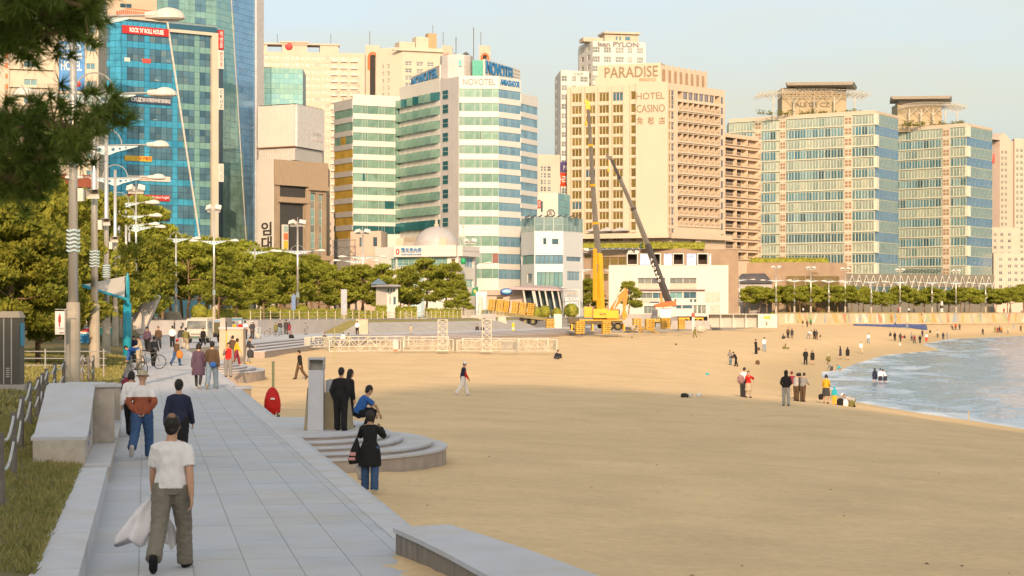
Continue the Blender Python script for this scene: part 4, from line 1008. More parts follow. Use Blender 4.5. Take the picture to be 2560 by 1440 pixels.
# balcony grid
xa, xb = f1.x(1694), f1.x(1800); bn_ = 8; cw = (xb-xa)/bn_; deep = []
zs0 = f1.z(1700, 228); st_ = 26.3*557/F*1.0
for i in range(13):
 zt_ = zs0-st_*i*1.005; hh = st_-.75
 for c in range(bn_): deep.append((xa+c*cw+.09, xa+(c+1)*cw-.09, zt_-hh, zt_))
for i in range(14):
 zt_ = f1.z(1805, 243+26.3*i); h1.append((xb+.4, min(f1.W-.1, xb+1.5), zt_-1.9, zt_)); P.add(f1, win(min(f1.W-.1, xb+1.5)-xb-.4, 1.9, 1, 1, m_framed, g_slate, .06), xb+.4, .2, zt_-1.9)
wl = MB(); f1.wall(B.wall, h1+[(h[0], h[1], h[2], h[3]) for h in deep], .3)
B.close(m_par_, inset=3.2)
bw = MB(); bw.M = f1.mtx()
for i, h in enumerate(deep):      # cell side walls, ceilings and back
 d_ = 1.9; x0, x1, z0_, z1_ = h
 bw.quad((x0-.02,.29,z0_),(x0-.02,d_,z0_),(x0-.02,d_,z1_),(x0-.02,.29,z1_)); bw.quad((x1+.02,d_,z0_),(x1+.02,.29,z0_),(x1+.02,.29,z1_),(x1+.02,d_,z1_))
 bw.quad((x0,.29,z1_+.02),(x1,.29,z1_+.02),(x1,d_,z1_+.02),(x0,d_,z1_+.02)); bw.quad((x0,d_,z0_-.02),(x1,d_,z0_-.02),(x1,.29,z0_-.02),(x0,.29,z0_-.02))
 bw.quad((x0,d_,z0_),(x1,d_,z0_),(x1,d_,z1_),(x0,d_,z1_))
bw.obj('balcony_cells', [mat('balcony_wall', (.56,.45,.33), .9)], B.root)
for i, h in enumerate(deep):
 if i < bn_: P.add(f1, win(h[1]-h[0], h[3]-h[2], 2, 1, m_par_, g_slate, .1), h[0], .35, h[2]) if 0 < i < bn_-1 else None
 else: P.add(f1, win((h[1]-h[0])*.42, (h[3]-h[2])*.9, 2, 1, m_framed, g_bronze, .07), h[0]+.1, 1.85, h[2])
P.cap = 300; P.done()
rl = MB()
for c in range(bn_):
 rl.box(c*cw+.06, (c+1)*cw-.06, -.06, -.02, .85, .95)
 for k in range(9): rl.box(c*cw+.15+k*cw/9.5, c*cw+.2+k*cw/9.5, -.05, -.03, 0, .85)
rl.box(0, bn_*cw, -.35, -.003, -.42, 0); rm = rl.mesh('balcony_rail', [m_parw])
for i in range(1, 13): f1.put('balcony_rail', rm, xa, -.0, deep[i*bn_][2]+.02)
pw_ = MB(); pw_.M = f0.mtx(); pw_.box(f0.x(1591), f0.x(1671), -.7, -.004, f0.z(1630, 585), f0.z1+.3); pw_.obj('blank_panel', [m_parw], B.root)
for a, c in ((1455.5,1461.5),(1489.5,1495.5),(1523.5,1529.5),(1559,1575),(1419,1427)):
 b = MB(); b.M = f0.mtx(); b.box(f0.x(a), f0.x(c), -.55, -.004, f0.z(1540, 585), f0.z1-.3); b.obj('pilaster', [m_par_], B.root)
m_plet = mat('bronze_letter', (.26,.19,.11), .5)
f0.text('lettering', 'HOTEL', 1593, 1663, 232, 248.5, m_plet, -.75, .08); f0.text('lettering', 'CASINO', 1593, 1664, 262, 281, m_plet, -.75, .08)
for k, ch in enumerate('免稅店'): f0.text('lettering', ch, 1594+27.5*k, 1609.5+27.5*k, 293, 311, m_plet, -.75, .08, .01)
ft = Face(XY(1493,572), XY(1652,566), f0.z1+.02, ZZ(160,569), B.root); fs = Face(XY(1652,566), XY(1766,584), f0.z1+.02, ZZ(162,566), B.root)
sw = MB(); sw.M = ft.mtx(); sw.box(0, ft.W, 0, 8, ft.z0-2, ft.z1); sw.box(ft.W*.0-.6, 3, -.2, -.01, ft.z0, ft.z1-3.5)
sw.M = fs.mtx(); sw.box(.02, fs.W, 0, 8, fs.z0-2, fs.z1-.1); sw.obj('roof_sign_block', [m_parw], B.root)
ft.text('lettering', 'PARADISE', 1512, 1645, 166, 193, m_plet, -.12, .12, .0); ft.text('lettering', '파라다이스', 1598, 1641, 194, 204, mat('tan_letter', (.50,.27,.14), .6), -.1, .08)
for k in range(8):
 b = MB(); b.M = fs.mtx(); w_ = fs.W/8.2; b.box(.6+k*w_, .6+(k+.58)*w_, -.06, -.002, fs.z0+.3, fs.z1-1.2); b.obj('roof_louvre', [mat('brown_louvre', (.34,.24,.15), .7)], B.root)
 b = MB(); b.M = fs.mtx(); b.box(.6+(k+.6)*w_, .6+(k+.95)*w_, -.35, -.003, fs.z0, fs.z1+.2); b.obj('roof_pier', [m_parw], B.root)
cb = MB(); cb.M = f0.mtx(); cb.box(-2, f0.W+1, -4, -.3, f0.z(1540, 597), f0.z(1540, 585)); cb.M = f1.mtx(); cb.box(0, f1.W+.5, -2.4, -.3, f1.z(1672, 596), f1.z(1672, 583)); cb.box(f1.W*.42, f1.W*.5, -1.4, -.6, 6, f1.z(1672, 596)); cb.box(f1.W*.55, f1.W*.98, -.5, 4, 6, f1.z(1672, 596)); cb.obj('lower_slab', [m_par_], B.root)
pv = MB()
for k in range(3):
 q = f0.x(1475+ k*32); pv.M = f0.mtx(); pv._add([(q-.4,-4.2,f0.z(1500,579)),(q+4.4,-4.2,f0.z(1500,579)),(q+4.4,-.6,f0.z(1500,579)),(q-.4,-.6,f0.z(1500,579)),(q+2,-2.4,f0.z(1500,569))], [(0,1,4),(1,2,4),(2,3,4),(3,0,4),(3,2,1,0)])
pv.obj('glass_pavilion_roof', [m_grey], B.root)
# side wing with deep cells
B = Bld('balcony_wing', 'tan hotel wing of deep open balconies right of the cream casino hotel', [(1806,586),(1898,603)], ZZ(331,586), back=14)
f = B.faces[0]; hs = []; P = Parts('window', B.root); cw = (f.W-.6)/3.2; rl = MB()
for i in range(12):
 zt_ = f.z(1815, 342+26.1*i); hh = 2.0
 for c in range(4):
  x0 = f.W-.25-(c+1)*cw+.12; x1 = f.W-.25-c*cw-.12
  if x0 < 0: x0 = .1
  hs.append((x0, x1, zt_-hh, zt_)); P.add(f, win((x1-x0)*.5, hh*.95, 2, 1, m_framed, g_bronze, .07), x0+.05, 1.6, zt_-hh)
f.wall(B.wall, hs, 1.7); B.close(mat('tan_hotel', (.58,.45,.33), .85, 0, .05, .15), inset=2.4); P.done()
bw = MB(); bw.M = f.mtx()
for x0, x1, a, c in hs: bw.quad((x0,1.69,a),(x1,1.69,a),(x1,1.69,c),(x0,1.69,c))
bw.obj('back_wall', [mat('balcony_wall', (.6,.42,.25))], B.root)
b = MB(); b.box(.1, f.W-.1, -.5, -.01, -.25, 0)
for k in range(40): b.box(.15+k*(f.W-.3)/40, .2+k*(f.W-.3)/40, -.45, -.41, 0, .8)
b.box(.1, f.W-.1, -.47, -.40, .8, .9); me = b.mesh('balcony_rail', [mat('tan_hotel', (.58,.45,.33))])
for i in range(12): f.put('balcony_rail', me, 0, 0, f.z(1815, 342+26.1*i)-2.0)
# terraced podium below the casino hotel
B = Bld('hotel_podium', 'brown tiled podium with a planted terrace below the cream casino hotel', [(1440,520),(1700,512),(1846,521)], ZZ(622,514), back=30)
f0, f1 = B.faces; hs = []; P = Parts('window', B.root)
for a, c, y0, y1 in ((1478,1500,640,672),(1502,1524,643,672),(1526,1545,643,662),(1546,1566,643,662),(1462,1476,686,702),(1510,1530,640,662),(1462,1478,636,646),(1500,1520,685,702)):
 h = (f0.x(a), f0.x(c)-.05, f0.z(1500, y1), f0.z(1500, y0));
 if any(not (h[1] <= o[0] or h[0] >= o[1] or h[3] <= o[2] or h[2] >= o[3]) for o in hs): continue
 hs.append(h); P.add(f0, win(h[1]-h[0], h[3]-h[2], 2, 1, m_framed, g_bronze, .08), h[0], .3, h[2])
f0.wall(B.wall, hs, .4); f1.wall(B.wall); B.close(mat('brown_tile', (.32,.235,.165), .85, 0, .1, .4)); P.done()
gl = MB()
P = Parts('terrace_window', B.root)
for k in range(9): P.add(f0, win((f0.x(1600)-f0.x(1455))/9-.04, 1.6, 1, 1, m_grey, g_dark, .1), f0.x(1455)+k*(f0.x(1600)-f0.x(1455))/9, 6, f0.z1+.15)
P.done()
# twin glass residences
g_p1 = glass('residence_glass_pale', [(.40,.46,.38),(.30,.39,.35),(.48,.52,.42),(.14,.24,.24),(.43,.48,.40),(.24,.33,.30)], .16, .4)
g_p2 = glass('residence_glass_blue', [(.14,.30,.36),(.08,.20,.26),(.22,.38,.42),(.05,.12,.16),(.18,.34,.40),(.28,.42,.44)], .12, .5)
g_pe = glass('residence_end_blue', [(.13,.27,.44),(.16,.30,.46)], .12, .5); g_pe2 = glass('residence_end_green', [(.28,.38,.36),(.24,.34,.34)], .16, .45)
m_pf = mat('residence_mullion', (.56,.58,.48), .6); m_pfb = mat('residence_floor', (.44,.48,.40), .6)
def residence(label, corners, ytop, louv, blank, wpx, roofs, letters=None, seed=1):
 rd = random.Random(seed)
 B = Bld('glass_residence', label, corners, ZZ(ytop, corners[1][1]), back=18)
 f0, f1 = B.faces; f0.wall(B.wall); f1.wall(B.wall); B.close(m_pfb)
 P = Parts('window', B.root, 300); st = 3.385; n = 15
 pxa, pxb = corners[0][0], corners[1][0]; nc = int((pxb-pxa)/wpx); cw = f0.W/nc
 for r in range(n):
  z = f0.z1-.75-st*(r+1)+.25; even = r % 2 == 0
  for c in range(nc):
   px = pxa+(c+.5)*(pxb-pxa)/nc
   if any(a < px < b for a, b in louv): continue
   g = g_p1 if even else g_p2
   P.add(f0, win(cw-.04, st-.55, 2, 1, m_pf, g, .11, .1), c*cw+.02, -.08 if (c//4+r) % 2 else -.35, z)
  fb = MB()
  nb = 6; bw_ = f1.W/nb
  for c in range(nb): P.add(f1, win(bw_-.05, st-.3, 3, 1, m_frameg, g_pe2 if even else g_pe, .05, .03), c*bw_+.02, -.1, z)
 P.items.sort(key=lambda i: (i[0] is f1 and i[4] < 20, i[4] < 12)); P.done()
 fl = MB(); fl.M = f0.mtx()
 for r in range(n+1): fl.box(-.05, f0.W+.1, -.5, -.01, f0.z1-.8-st*r, f0.z1-.55-st*r)
 for r in range(0, n, 2): fl.box(f0.W-.2, f0.W+.9, -.5, 1.2, f0.z1-.8-st*(r+1), f0.z1-.55-st*r)
 fl.obj('floor_edge', [m_pf], B.root)
 for a, b in louv:
  w_ = f0.x(b)-f0.x(a); lm = MB(); lm.box(0, w_, -.45, -.02, -.1, st-.15, 0)
  for i in (0, 1):
   for j in (0, 1): lm.box(w_*(.12+.44*i), w_*(.44+.44*i), -.47, -.451, .5+j*1.1, 1.3+j*1.1, 1)
  me = lm.mesh('louvre_panel', [m_parw, mat('brown_grille', (.26,.18,.11), .8)])
  for r in range(n): f0.put('louvre_panel', me, f0.x(a), 0, f0.z1-.75-st*(r+1)+.25)
 pr = MB(); pr.M = f0.mtx(); pr.box(0, f0.W, -.3, .2, f0.z1-.5, f0.z1+.5); pr.M = f1.mtx(); pr.box(0, f1.W, -.2, .2, f1.z1-.5, f1.z1+.4); pr.obj('parapet', [m_parw], B.root)
 ov = MB().box(0, 1.0, -.03, 0, 0, 1.4).mesh('open_vent', [glass('pale_vent_glass', [(.5,.55,.5),(.6,.6,.5)], .2, .3)])
 for r in range(n):
  for k in range(5):
   if rd.random() < .3: o = f1.put('open_vent', ov, f1.W*(k+.3)/5, -.18, f0.z1-.75-st*(r+1)+1.2); o.rotation_euler.x = R(-30)
 pa, pb, yt, yb, sa, sb, sy, ta, tb, ty = roofs; d_ = (corners[0][1]+corners[1][1])/2+8
 def L_(px, py): p = XY(px, d_)-Vector((B.O.x, B.O.y)); return p.x, p.y, ZZ(py, d_)-B.z0
 x0, y0, z0 = L_(pa, yb); x1, _, z1 = L_(pb, yt)
 MB().box(x0, x1, y0-3, y0+8, z0-3, z1).obj('penthouse', [mat('penthouse_tan', (.40,.33,.22), .8)], B.root)
 x0, y0, z0 = L_(sa, sy+9); x1, _, z1 = L_(sb, sy); sl = MB()
 sl._add([(x0,y0-7,z1-.7),(x1-2,y0-9,z1-.7),(x1+2,y0+8,z1-.7),(x0+2,y0+9,z1-.7),(x0-.8,y0-7.5,z1+.2),(x1-1.5,y0-9.6,z1+.2),(x1+2.6,y0+8,z1+.2),(x0+2,y0+9,z1+.2)], [(0,3,2,1),(4,5,6,7),(0,1,5,4),(1,2,6,5),(2,3,7,6),(3,0,4,7)])
 sl.box(x0+3, x1-3, y0-3, y0+4, z1-2.2, z1-.72); sl.obj('floating_roof', [mat('roof_slab_grey', (.42,.37,.31), .7)], B.root)
 x0, y0, z0 = L_(ta, ty+3); x1, _, _ = L_(tb, ty); tr = MB(); n2 = 26
 for j, yy in enumerate((y0-8, y0-4, y0, y0+5)):
  for k in range(n2):
   xa_, xb_ = x0+(x1-x0)*k/n2, x0+(x1-x0)*(k+1)/n2; e = lambda x: .9-1.1*abs((x-(x0+x1)/2)/((x1-x0)/2))**3
   tr.bar((xa_,yy,z0+e(xa_)),(xb_,yy,z0+e(xb_)),.09,4); tr.bar((xa_,yy,z0+e(xa_)+.9),(xb_,yy,z0+e(xb_)+.9),.07,4); tr.bar((xa_,yy,z0+e(xa_)),((xa_+xb_)/2,yy,z0+e(xa_)+.9),.06,4); tr.bar(((xa_+xb_)/2,yy,z0+e(xa_)+.9),(xb_,yy,z0+e(xb_)),.06,4)
   if j < 3: tr.bar((xa_,yy,z0+e(xa_)),(xa_,yy+4.2,z0+e(xa_)),.06,4)
 tr.obj('roof_lattice', [mat('lattice_metal', (.46,.44,.37), .6)], B.root)
 for k in range(5):
  p = MB(); xx = x0+(x1-x0)*(.14+.18*k); zb_ = f0.z1-B.z0+.4
  p.bar((xx,y0-6,zb_-.5),(xx,y0-6,z0-.4),.22,8)
  for s_ in (-1, 1): p.bar((xx,y0-6,z0-2.5),(xx+s_*3,y0-6,z0+.4),.1,5)
  p.obj('lattice_post', [mat('lattice_metal', (.46,.44,.37))], B.root)
 sh = MB()
 for k in range(30):
  xx = x0+(x1-x0)*rd.random()*.95; h = rd.uniform(.6, 2.2)
  for q in range(26):
   a = Vector((rd.gauss(0,.5), rd.gauss(0,.5), rd.random()*h)); s_ = .35
   sh.tri((xx+a.x, y0-7+a.y, zb_+a.z), (xx+a.x+rd.uniform(-s_,s_), y0-7+a.y, zb_+a.z+s_), (xx+a.x+s_, y0-7+a.y+rd.uniform(-s_,s_), zb_+a.z))
 o = sh.obj('roof_garden', [mat('roof_shrub', (.14,.14,.03), .9, 0, .3, .5)], B.root); o['kind'] = 'stuff'
 if letters:
  fl_ = Face(XY(letters[1], d_-11), XY(letters[2], d_-11), 0, 1, B.root); fl_.text('lettering', letters[0], letters[1], letters[2], letters[3], letters[4], mat('bronze_letter', (.26,.19,.11)), -.1, .15, .02)
 return B
residence('left of twin glass residences, wider, with brown lettering under its roof canopy', [(1824,664),(2187,634),(2245,652)], 279, [(2112,2132),(1889,1905),(1951,1966)], None, 15.1, (1952,2112,222,280,1962,2134,214,1889,2168,240), ('PALE DE CZ', 1990, 2086, 227, 239), 3)
residence('right of twin glass residences, narrower and farther off', [(2236,700),(2416,679),(2480,698)], 311, [(2358,2376)], None, 14, (2240,2350,262,310,2222,2374,248,2242,2406,271), None, 5)
# podium with diagonal bracing
B = Bld('braced_podium', 'dark podium wrapped in white diagonal bracing below the twin glass residences', [(2110,624),(2486,654)], ZZ(684,628), back=10)
f = B.faces[0]; f.wall(B.wall); B.close(mat('podium_dark', (.19,.18,.15), .8)); br = MB(); br.M = f.mtx()
n = 22; w_ = f.W/n; za, zb = f.z(2200, 748), f.z(2200, 688)
for k in range(n):
 for s_ in (0, 1): br.bar((k*w_+(w_ if s_ else 0), -.5, za), (k*w_+(0 if s_ else w_), -.5, zb), .14, 4)
br.obj('bracing', [mat('brace_white', (.52,.50,.45), .6)], B.root)
P = Parts('window', B.root)
for k in range(26): P.add(f, win(f.W/26-.2, 3.2, 2, 1, m_framed, g_dark, .1), k*f.W/26+.1, -.12, f.z(2200, 742))
P.done()
gr = MB(); gr.M = f.mtx()
for k in range(10): gr._add([(f.x(2250)+k*1.5,-3,f.z1+1.5),(f.x(2250)+k*1.5+1.4,-3,f.z1+1.7),(f.x(2250)+k*1.5+1.4,-.4,f.z1+.3),(f.x(2250)+k*1.5,-.4,f.z1+.2)], [(0,1,2,3),(3,2,1,0)])
gr.obj('glass_canopy', [g_teal], B.root)
B = Bld('brown_wall_building', 'long blind brown wall building with roof planting behind the right pines', [(1843,598),(2014,592),(2117,600)], [ZZ(656,594)]*2, back=20)
f0, f1 = B.faces; f0.wall(B.wall); f1.wall(B.wall); B.close(mat('brown_tile', (.32,.235,.165)))
ww = MB(); ww.M = f0.mtx(); ww.box(f0.x(1966), f0.W-.1, -.2, -.01, 2, f0.z(1990, 690)); ww.M = f1.mtx(); ww.box(.2, f1.x(2097), -.2, -.01, 2, f1.z(2050, 690)); ww.obj('shop_glazing', [mat('ochre_glass', (.22,.16,.07), .3, .2, .2, .6)], B.root)
f1.text('lettering', 'CASINO', 2022, 2044, 679, 686, m_plet, -.1)
B = Bld('grey_roof_hall', 'low hall with a sloping slate grey roof beside the brown wall building', [(1834,575),(1930,570)], ZZ(708,572), back=6)
f = B.faces[0]; f.wall(B.wall); B.close(m_grey); rf = MB(); rf.M = f.mtx(); rf._add([(-.3,-.8,f.z1),(f.W+.6,-.8,f.z1),(f.W-4,6,f.z(1860,683)),(.5,6,f.z(1860,683))], [(0,1,2,3),(3,2,1,0)]); rf.obj('roof', [mat('slate_roof', (.22,.22,.25), .6, .2)], B.root)
# far right apartments
def flats(label, corners, ytop, cols, y0, st, n, wm_, h=9, gable=True, face=0):
 B = Bld('apartment_block', label, corners, ZZ(ytop, corners[0][1]), back=14)
 P = Parts('window', B.root)
 for i, f in enumerate(B.faces):
  hs = []
  for r in range(n):
   for a, c in cols[i]:
    hh = (max(.05, f.x(a)), min(f.W-.05, f.x(c)), f.z((a+c)/2, y0+st*r+h), f.z((a+c)/2, y0+st*r)); hs.append(hh); P.add(f, win(hh[1]-hh[0], hh[3]-hh[2], 2, 1, m_frame, wm_, .12, .06), hh[0], .2, hh[2])
  f.wall(B.wall, hs, .3)
 B.close(m_pink); P.done()
 return B
B = flats('tall pale pink apartments with a red sun logo at the right edge', [(2478,800),(2500,796),(2534,801)], 352, [(),((2503,2509),(2512,2518))], 376, 15, 23, glass('green_apartment_glass', [(.16,.24,.18),(.22,.30,.22)], .2, .4))
f = B.faces[0]; MB().ball((0,0,0), 1.9, .2, 1.9, 14, 8).obj('sun_logo', [mat('logo_red', (.62,.05,.03), .5)], B.root, f.loc(f.x(2485), -.2, f.z(2485, 396)))
g = MB(); f1 = B.faces[1]; g.M = f1.mtx(); g._add([(-3.5,0,B.zt),(f1.W*.8,0,B.zt),(f1.W*.3,0,B.zt+3),(-3.5,8,B.zt),(f1.W*.8,8,B.zt),(f1.W*.3,8,B.zt+3)], [(0,1,2),(5,4,3),(1,4,5,2),(0,2,5,3)]); g.obj('gable', [m_pink], B.root)
B = flats('tall pale pink apartments, outermost at the right edge, beside the sun logo block', [(2536,800),(2600,806)], 346, [((2541,2547),(2551,2558))], 372, 15, 23, glass('green_apartment_glass', [(.16,.24,.18)]))
flats('grey beige low rise with small windows in front of the pink apartments', [(2476,740),(2548,745)], 568, [((2484,2492),(2501,2509),(2520,2528))], 582, 16, 5, g_apt)
flats('cream low rise with small square windows at the lower right edge', [(2484,700),(2600,706)], 632, [((2498,2506),(2520,2529),(2536,2545),(2552,2560))], 644, 17, 5, g_apt)
flats('small grey white block left of the banded hotel', [(806,560),(838,562)], 538, [((811,817),(821,829))], 556, 18, 8, g_apt)
# lamps along the promenade
m_steel = mat('brushed_steel', (.58,.57,.54), .32, .6, .05, 1); m_conc2 = mat('lamp_sleeve', (.44,.40,.33), .9, 0, .12, 2); m_paleblue = mat('pale_blue_paint', (.46,.60,.64), .5)
m_lampw = mat('lamp_white', (.62,.60,.56), .45); m_hole = mat('arm_hole', (.08,.16,.26), .6); m_galv = mat('galvanised', (.46,.45,.43), .5, .3)
def lamp_proto(tall):
 t = thing('floodlight_mast' if tall else 'street_lamp', 'tall steel lamp post', 'lamp post')
 top = 15.6 if tall else 11.9
 MB().tube([(0,0,-.6),(0,0,2.45)], [.24,.215], 12).obj('sleeve', [m_conc2], t, smooth=False)
 MB().tube([(0,0,2.4),(0,0,top)], [.165,.10], 14).obj('pole', [m_steel], t, smooth=True)
 w = MB()
 for k in range(6):
  z = 4.05+k*.125; pts = []
  for i in range(25):
   a = 2*math.pi*i/24; pts.append((.19*math.cos(a), .19*math.sin(a), z+.022*math.sin(a*4)))
  w.tube(pts, .032, 5, cap=False)
 w.obj('wave_rings', [m_paleblue], t)
 for s in (-1, 1):
  p = MB()
  o = [(s*.1,-.03,11.30),(s*.1,-.03,10.80),(s*.55,-.03,10.98),(s*1.75,-.03,11.28),(s*1.75,-.03,11.32)]
  q = [(x,.03,z) for x,_,z in o]; n = 5
  p._add(o+q, [(0,1,2,3,4),(9,8,7,6,5)]+[(i,(i+1)%n,5+(i+1)%n,5+i) for i in range(n)])
  a = p.obj('arm_plate', [m_paleblue], t)
  for x, z, r in ((.38,11.13,.10),(.75,11.17,.075),(1.08,11.22,.055)): MB().tube([(s*x,-.036,z),(s*x,.036,z)], r, 10).obj('arm_hole', [m_hole], a)
  MB().bar((s*.1,0,11.34),(s*2.5,0,11.40),.045,6).obj('arm_tube', [m_steel], t)
  hd = MB(); n = 12
  hd.tube([(s*2.25,0,11.40),(s*2.6,0,11.40)], [(.09,.11),(.12,.15)], 8)
  vs_ = []; fs = []
  for i in range(6):
   ph = math.pi/2*i/5
   for k in range(14):
    a_ = 2*math.pi*k/14; vs_.append((s*(2.98+.52*math.cos(a_)*math.cos(ph)), .30*math.sin(a_)*math.cos(ph), 11.30+.34*math.sin(ph)))
  for i in range(5):
   for k in range(14): fs.append((i*14+k, i*14+(k+1)%14, (i+1)*14+(k+1)%14, (i+1)*14+k))
  fs.append(tuple(range(13, -1, -1))); hd._add(vs_, fs)
  ho = hd.obj('lamp_head', [m_lampw], t, smooth=False)
  MB().tube([(s*2.98,0,11.295),(s*2.98,0,11.25),(s*2.98,0,11.22)], [(.50,.29),(.46,.26),(.3,.16)], 14).obj('diffuser', [mat('lamp_diffuser', (.40,.38,.33), .3)], ho)
 pts = [(.85*math.cos(a), 0, 11.4+.85*math.sin(a)) for a in [math.pi*i/14 for i in range(15)]]
 MB().tube(pts, .035, 5).obj('ring_arc', [m_steel], t)
 if tall:
  MB().box(-.9,.9,-.06,.06,top-.35,top-.2).obj('cross_bar', [m_galv], t)
  for s in (-1, 1):
   f = MB(); f.M = Matrix.Translation((s*.55,-.1,top+.15)) @ Matrix.Rotation(R(-35), 4, 'X') @ Matrix.Rotation(s*R(25), 4, 'Z')
   f.box(-.36,.36,-.34,.30,-.30,.34); f.box(-.40,.40,-.40,-.341,-.34,.38)
   f.obj('floodlight', [m_lampw], t)
  MB().bar((0,0,top-.05),(0,0,top+1.1),.03,5).obj('tip', [m_galv], t)
 else:
  b = MB(); b.box(.16,.34,-.12,.12,5.6,6.0); b.obj('junction_box', [m_lampw], t)
  sp = MB(); sp.M = Matrix.Translation((.1,-.32,7.25)) @ Matrix.Rotation(R(20), 4, 'X'); sp._add([(-.12,-.1,-.09),(.12,-.1,-.09),(.12,-.1,.09),(-.12,-.1,.09),(-.28,-.55,-.2),(.28,-.55,-.2),(.28,-.55,.2),(-.28,-.55,.2),(0,.15,0)], [(0,1,5,4),(1,2,6,5),(2,3,7,6),(3,0,4,7),(0,3,8),(1,0,8),(2,1,8),(3,2,8)])
  sp.obj('loudspeaker', [m_lampw], t)
 return t
protoL = lamp_proto(False); protoT = lamp_proto(True)
lamps = [(183,62.5,0,.62,'lamp post nearest the viewer, its head hidden in the pine branches'),(236,84.7,0,.65,'lamp post with a yellowish sleeve, second along the promenade from the viewer'),(266,111,0,.65,'third lamp post along the left of the promenade, behind the sail canopy'),
 (288,138,0,.65,'fourth lamp post along the promenade, in front of the blue office'),(297,170,0,.7,'fifth lamp post along the promenade, in the tight row before the blue office'),(315,193,0,.8,'sixth lamp post, just behind the teal canopy pole'),(323,227,0,1.3,'seventh lamp post, small, right beside the teal canopy pole'),
 (340,232,1,1.2,'leftmost floodlight mast, in front of the left foot of the blue office'),(440,269,0,1.2,'lamp post standing before the stone monument and the pines'),(535,272,1,1.0,'floodlight mast against the cream frame column of the blue office'),
 (637,317,0,.9,'lamp post before the left pine wood, below the brown office'),(744,317,1,1.0,'floodlight mast in front of the brown panelled office'),(890,374,0,.9,'lamp post beside the round headed pine, left of the pair'),(907,358,1,1.2,'floodlight mast beside the round headed pine, right of the pair'),
 (1096,400,0,.8,'lamp post in front of the pine clump before the information centre'),(1175,399,1,1.0,'floodlight mast at the right edge of the information centre'),(1265,447,0,.8,'lamp post in front of the loaded truck'),(1352,435,1,1.2,'floodlight mast in front of the aquarium pavilion'),
 (1457,466,1,1.2,'floodlight mast just left of the yellow crane'),(1537,474,0,1.2,'lamp post between the yellow crane and the white beach hall'),(1584,490,1,1.4,'floodlight mast in front of the white beach hall'),
 (1848,560,0,1.6,'lamp post just right of the white beach hall'),(1940,612,1,1.7,'floodlight mast before the brown wall building, left of two'),(1986,600,0,1.7,'lamp post left of the second mast before the brown wall building'),(2027,620,1,1.7,'floodlight mast before the brown wall building, right of two'),
 (2072,628,0,1.7,'lamp post below the right end of the brown wall building'),(2113,640,1,1.7,'floodlight mast at the left end of the braced podium'),(2178,650,0,1.7,'lamp post before the middle of the braced podium, left side'),(2250,662,1,1.7,'floodlight mast before the gap between the glass residences'),
 (2330,668,0,1.7,'lamp post below the right glass residence, right of the small lighthouse'),(2390,676,1,1.7,'floodlight mast below the right end of the right glass residence'),(2464,680,0,1.7,'lamp post near the right edge before the cream low rise')]
for i, (px, d, tall, z, lab) in enumerate(lamps):
 if px > 1800: d = WALLD(px)+3; z = 2.2
 pr = protoT if tall else protoL
 first = (px == 183) or (px == 340)
 o = pr if first else copy_tree(pr)
 p = XY(px, d); o.location = (p.x, p.y, z); o['label'] = lab; o['group'] = 'tall floodlight masts' if tall else 'double armed street lamps'
 o.rotation_euler = (0, 0, 0 if d < 260 else R(-8)); o.scale = (1.25, 1.25, .8) if px > 1800 else (1.3, 1.3, 1) if d > 300 else (1, 1, 1)
 if not tall and z < .9 and px < 330: o.scale = (1, 1, (12.0-z)/11.35)
# pines
m_bark = mat('pine_bark', (.25,.165,.095), .95, 0, .2, 6, .02, 14)
def leafmat(name, a, b_, sc):
 m = mat(name, a, .75, 0, .3, sc, c2=b_, rnd=.14, spec=.2); nt = m.node_tree; b = nt.nodes['Principled BSDF']
 t = nt.nodes.new('ShaderNodeBsdfTranslucent'); x = nt.nodes.new('ShaderNodeMixShader'); x.inputs[0].default_value = .3; nt.links.new(b.inputs['Base Color'].links[0].from_socket, t.inputs[0])
 nt.links.new(b.outputs[0], x.inputs[1]); nt.links.new(t.outputs[0], x.inputs[2]); nt.links.new(x.outputs[0], nt.nodes['Material Output'].inputs[0]); return m
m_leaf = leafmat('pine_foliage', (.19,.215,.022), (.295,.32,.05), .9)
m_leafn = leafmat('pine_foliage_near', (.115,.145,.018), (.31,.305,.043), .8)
m_leafd = leafmat('pine_needles_dark', (.085,.15,.025), (.18,.235,.045), 2.5)
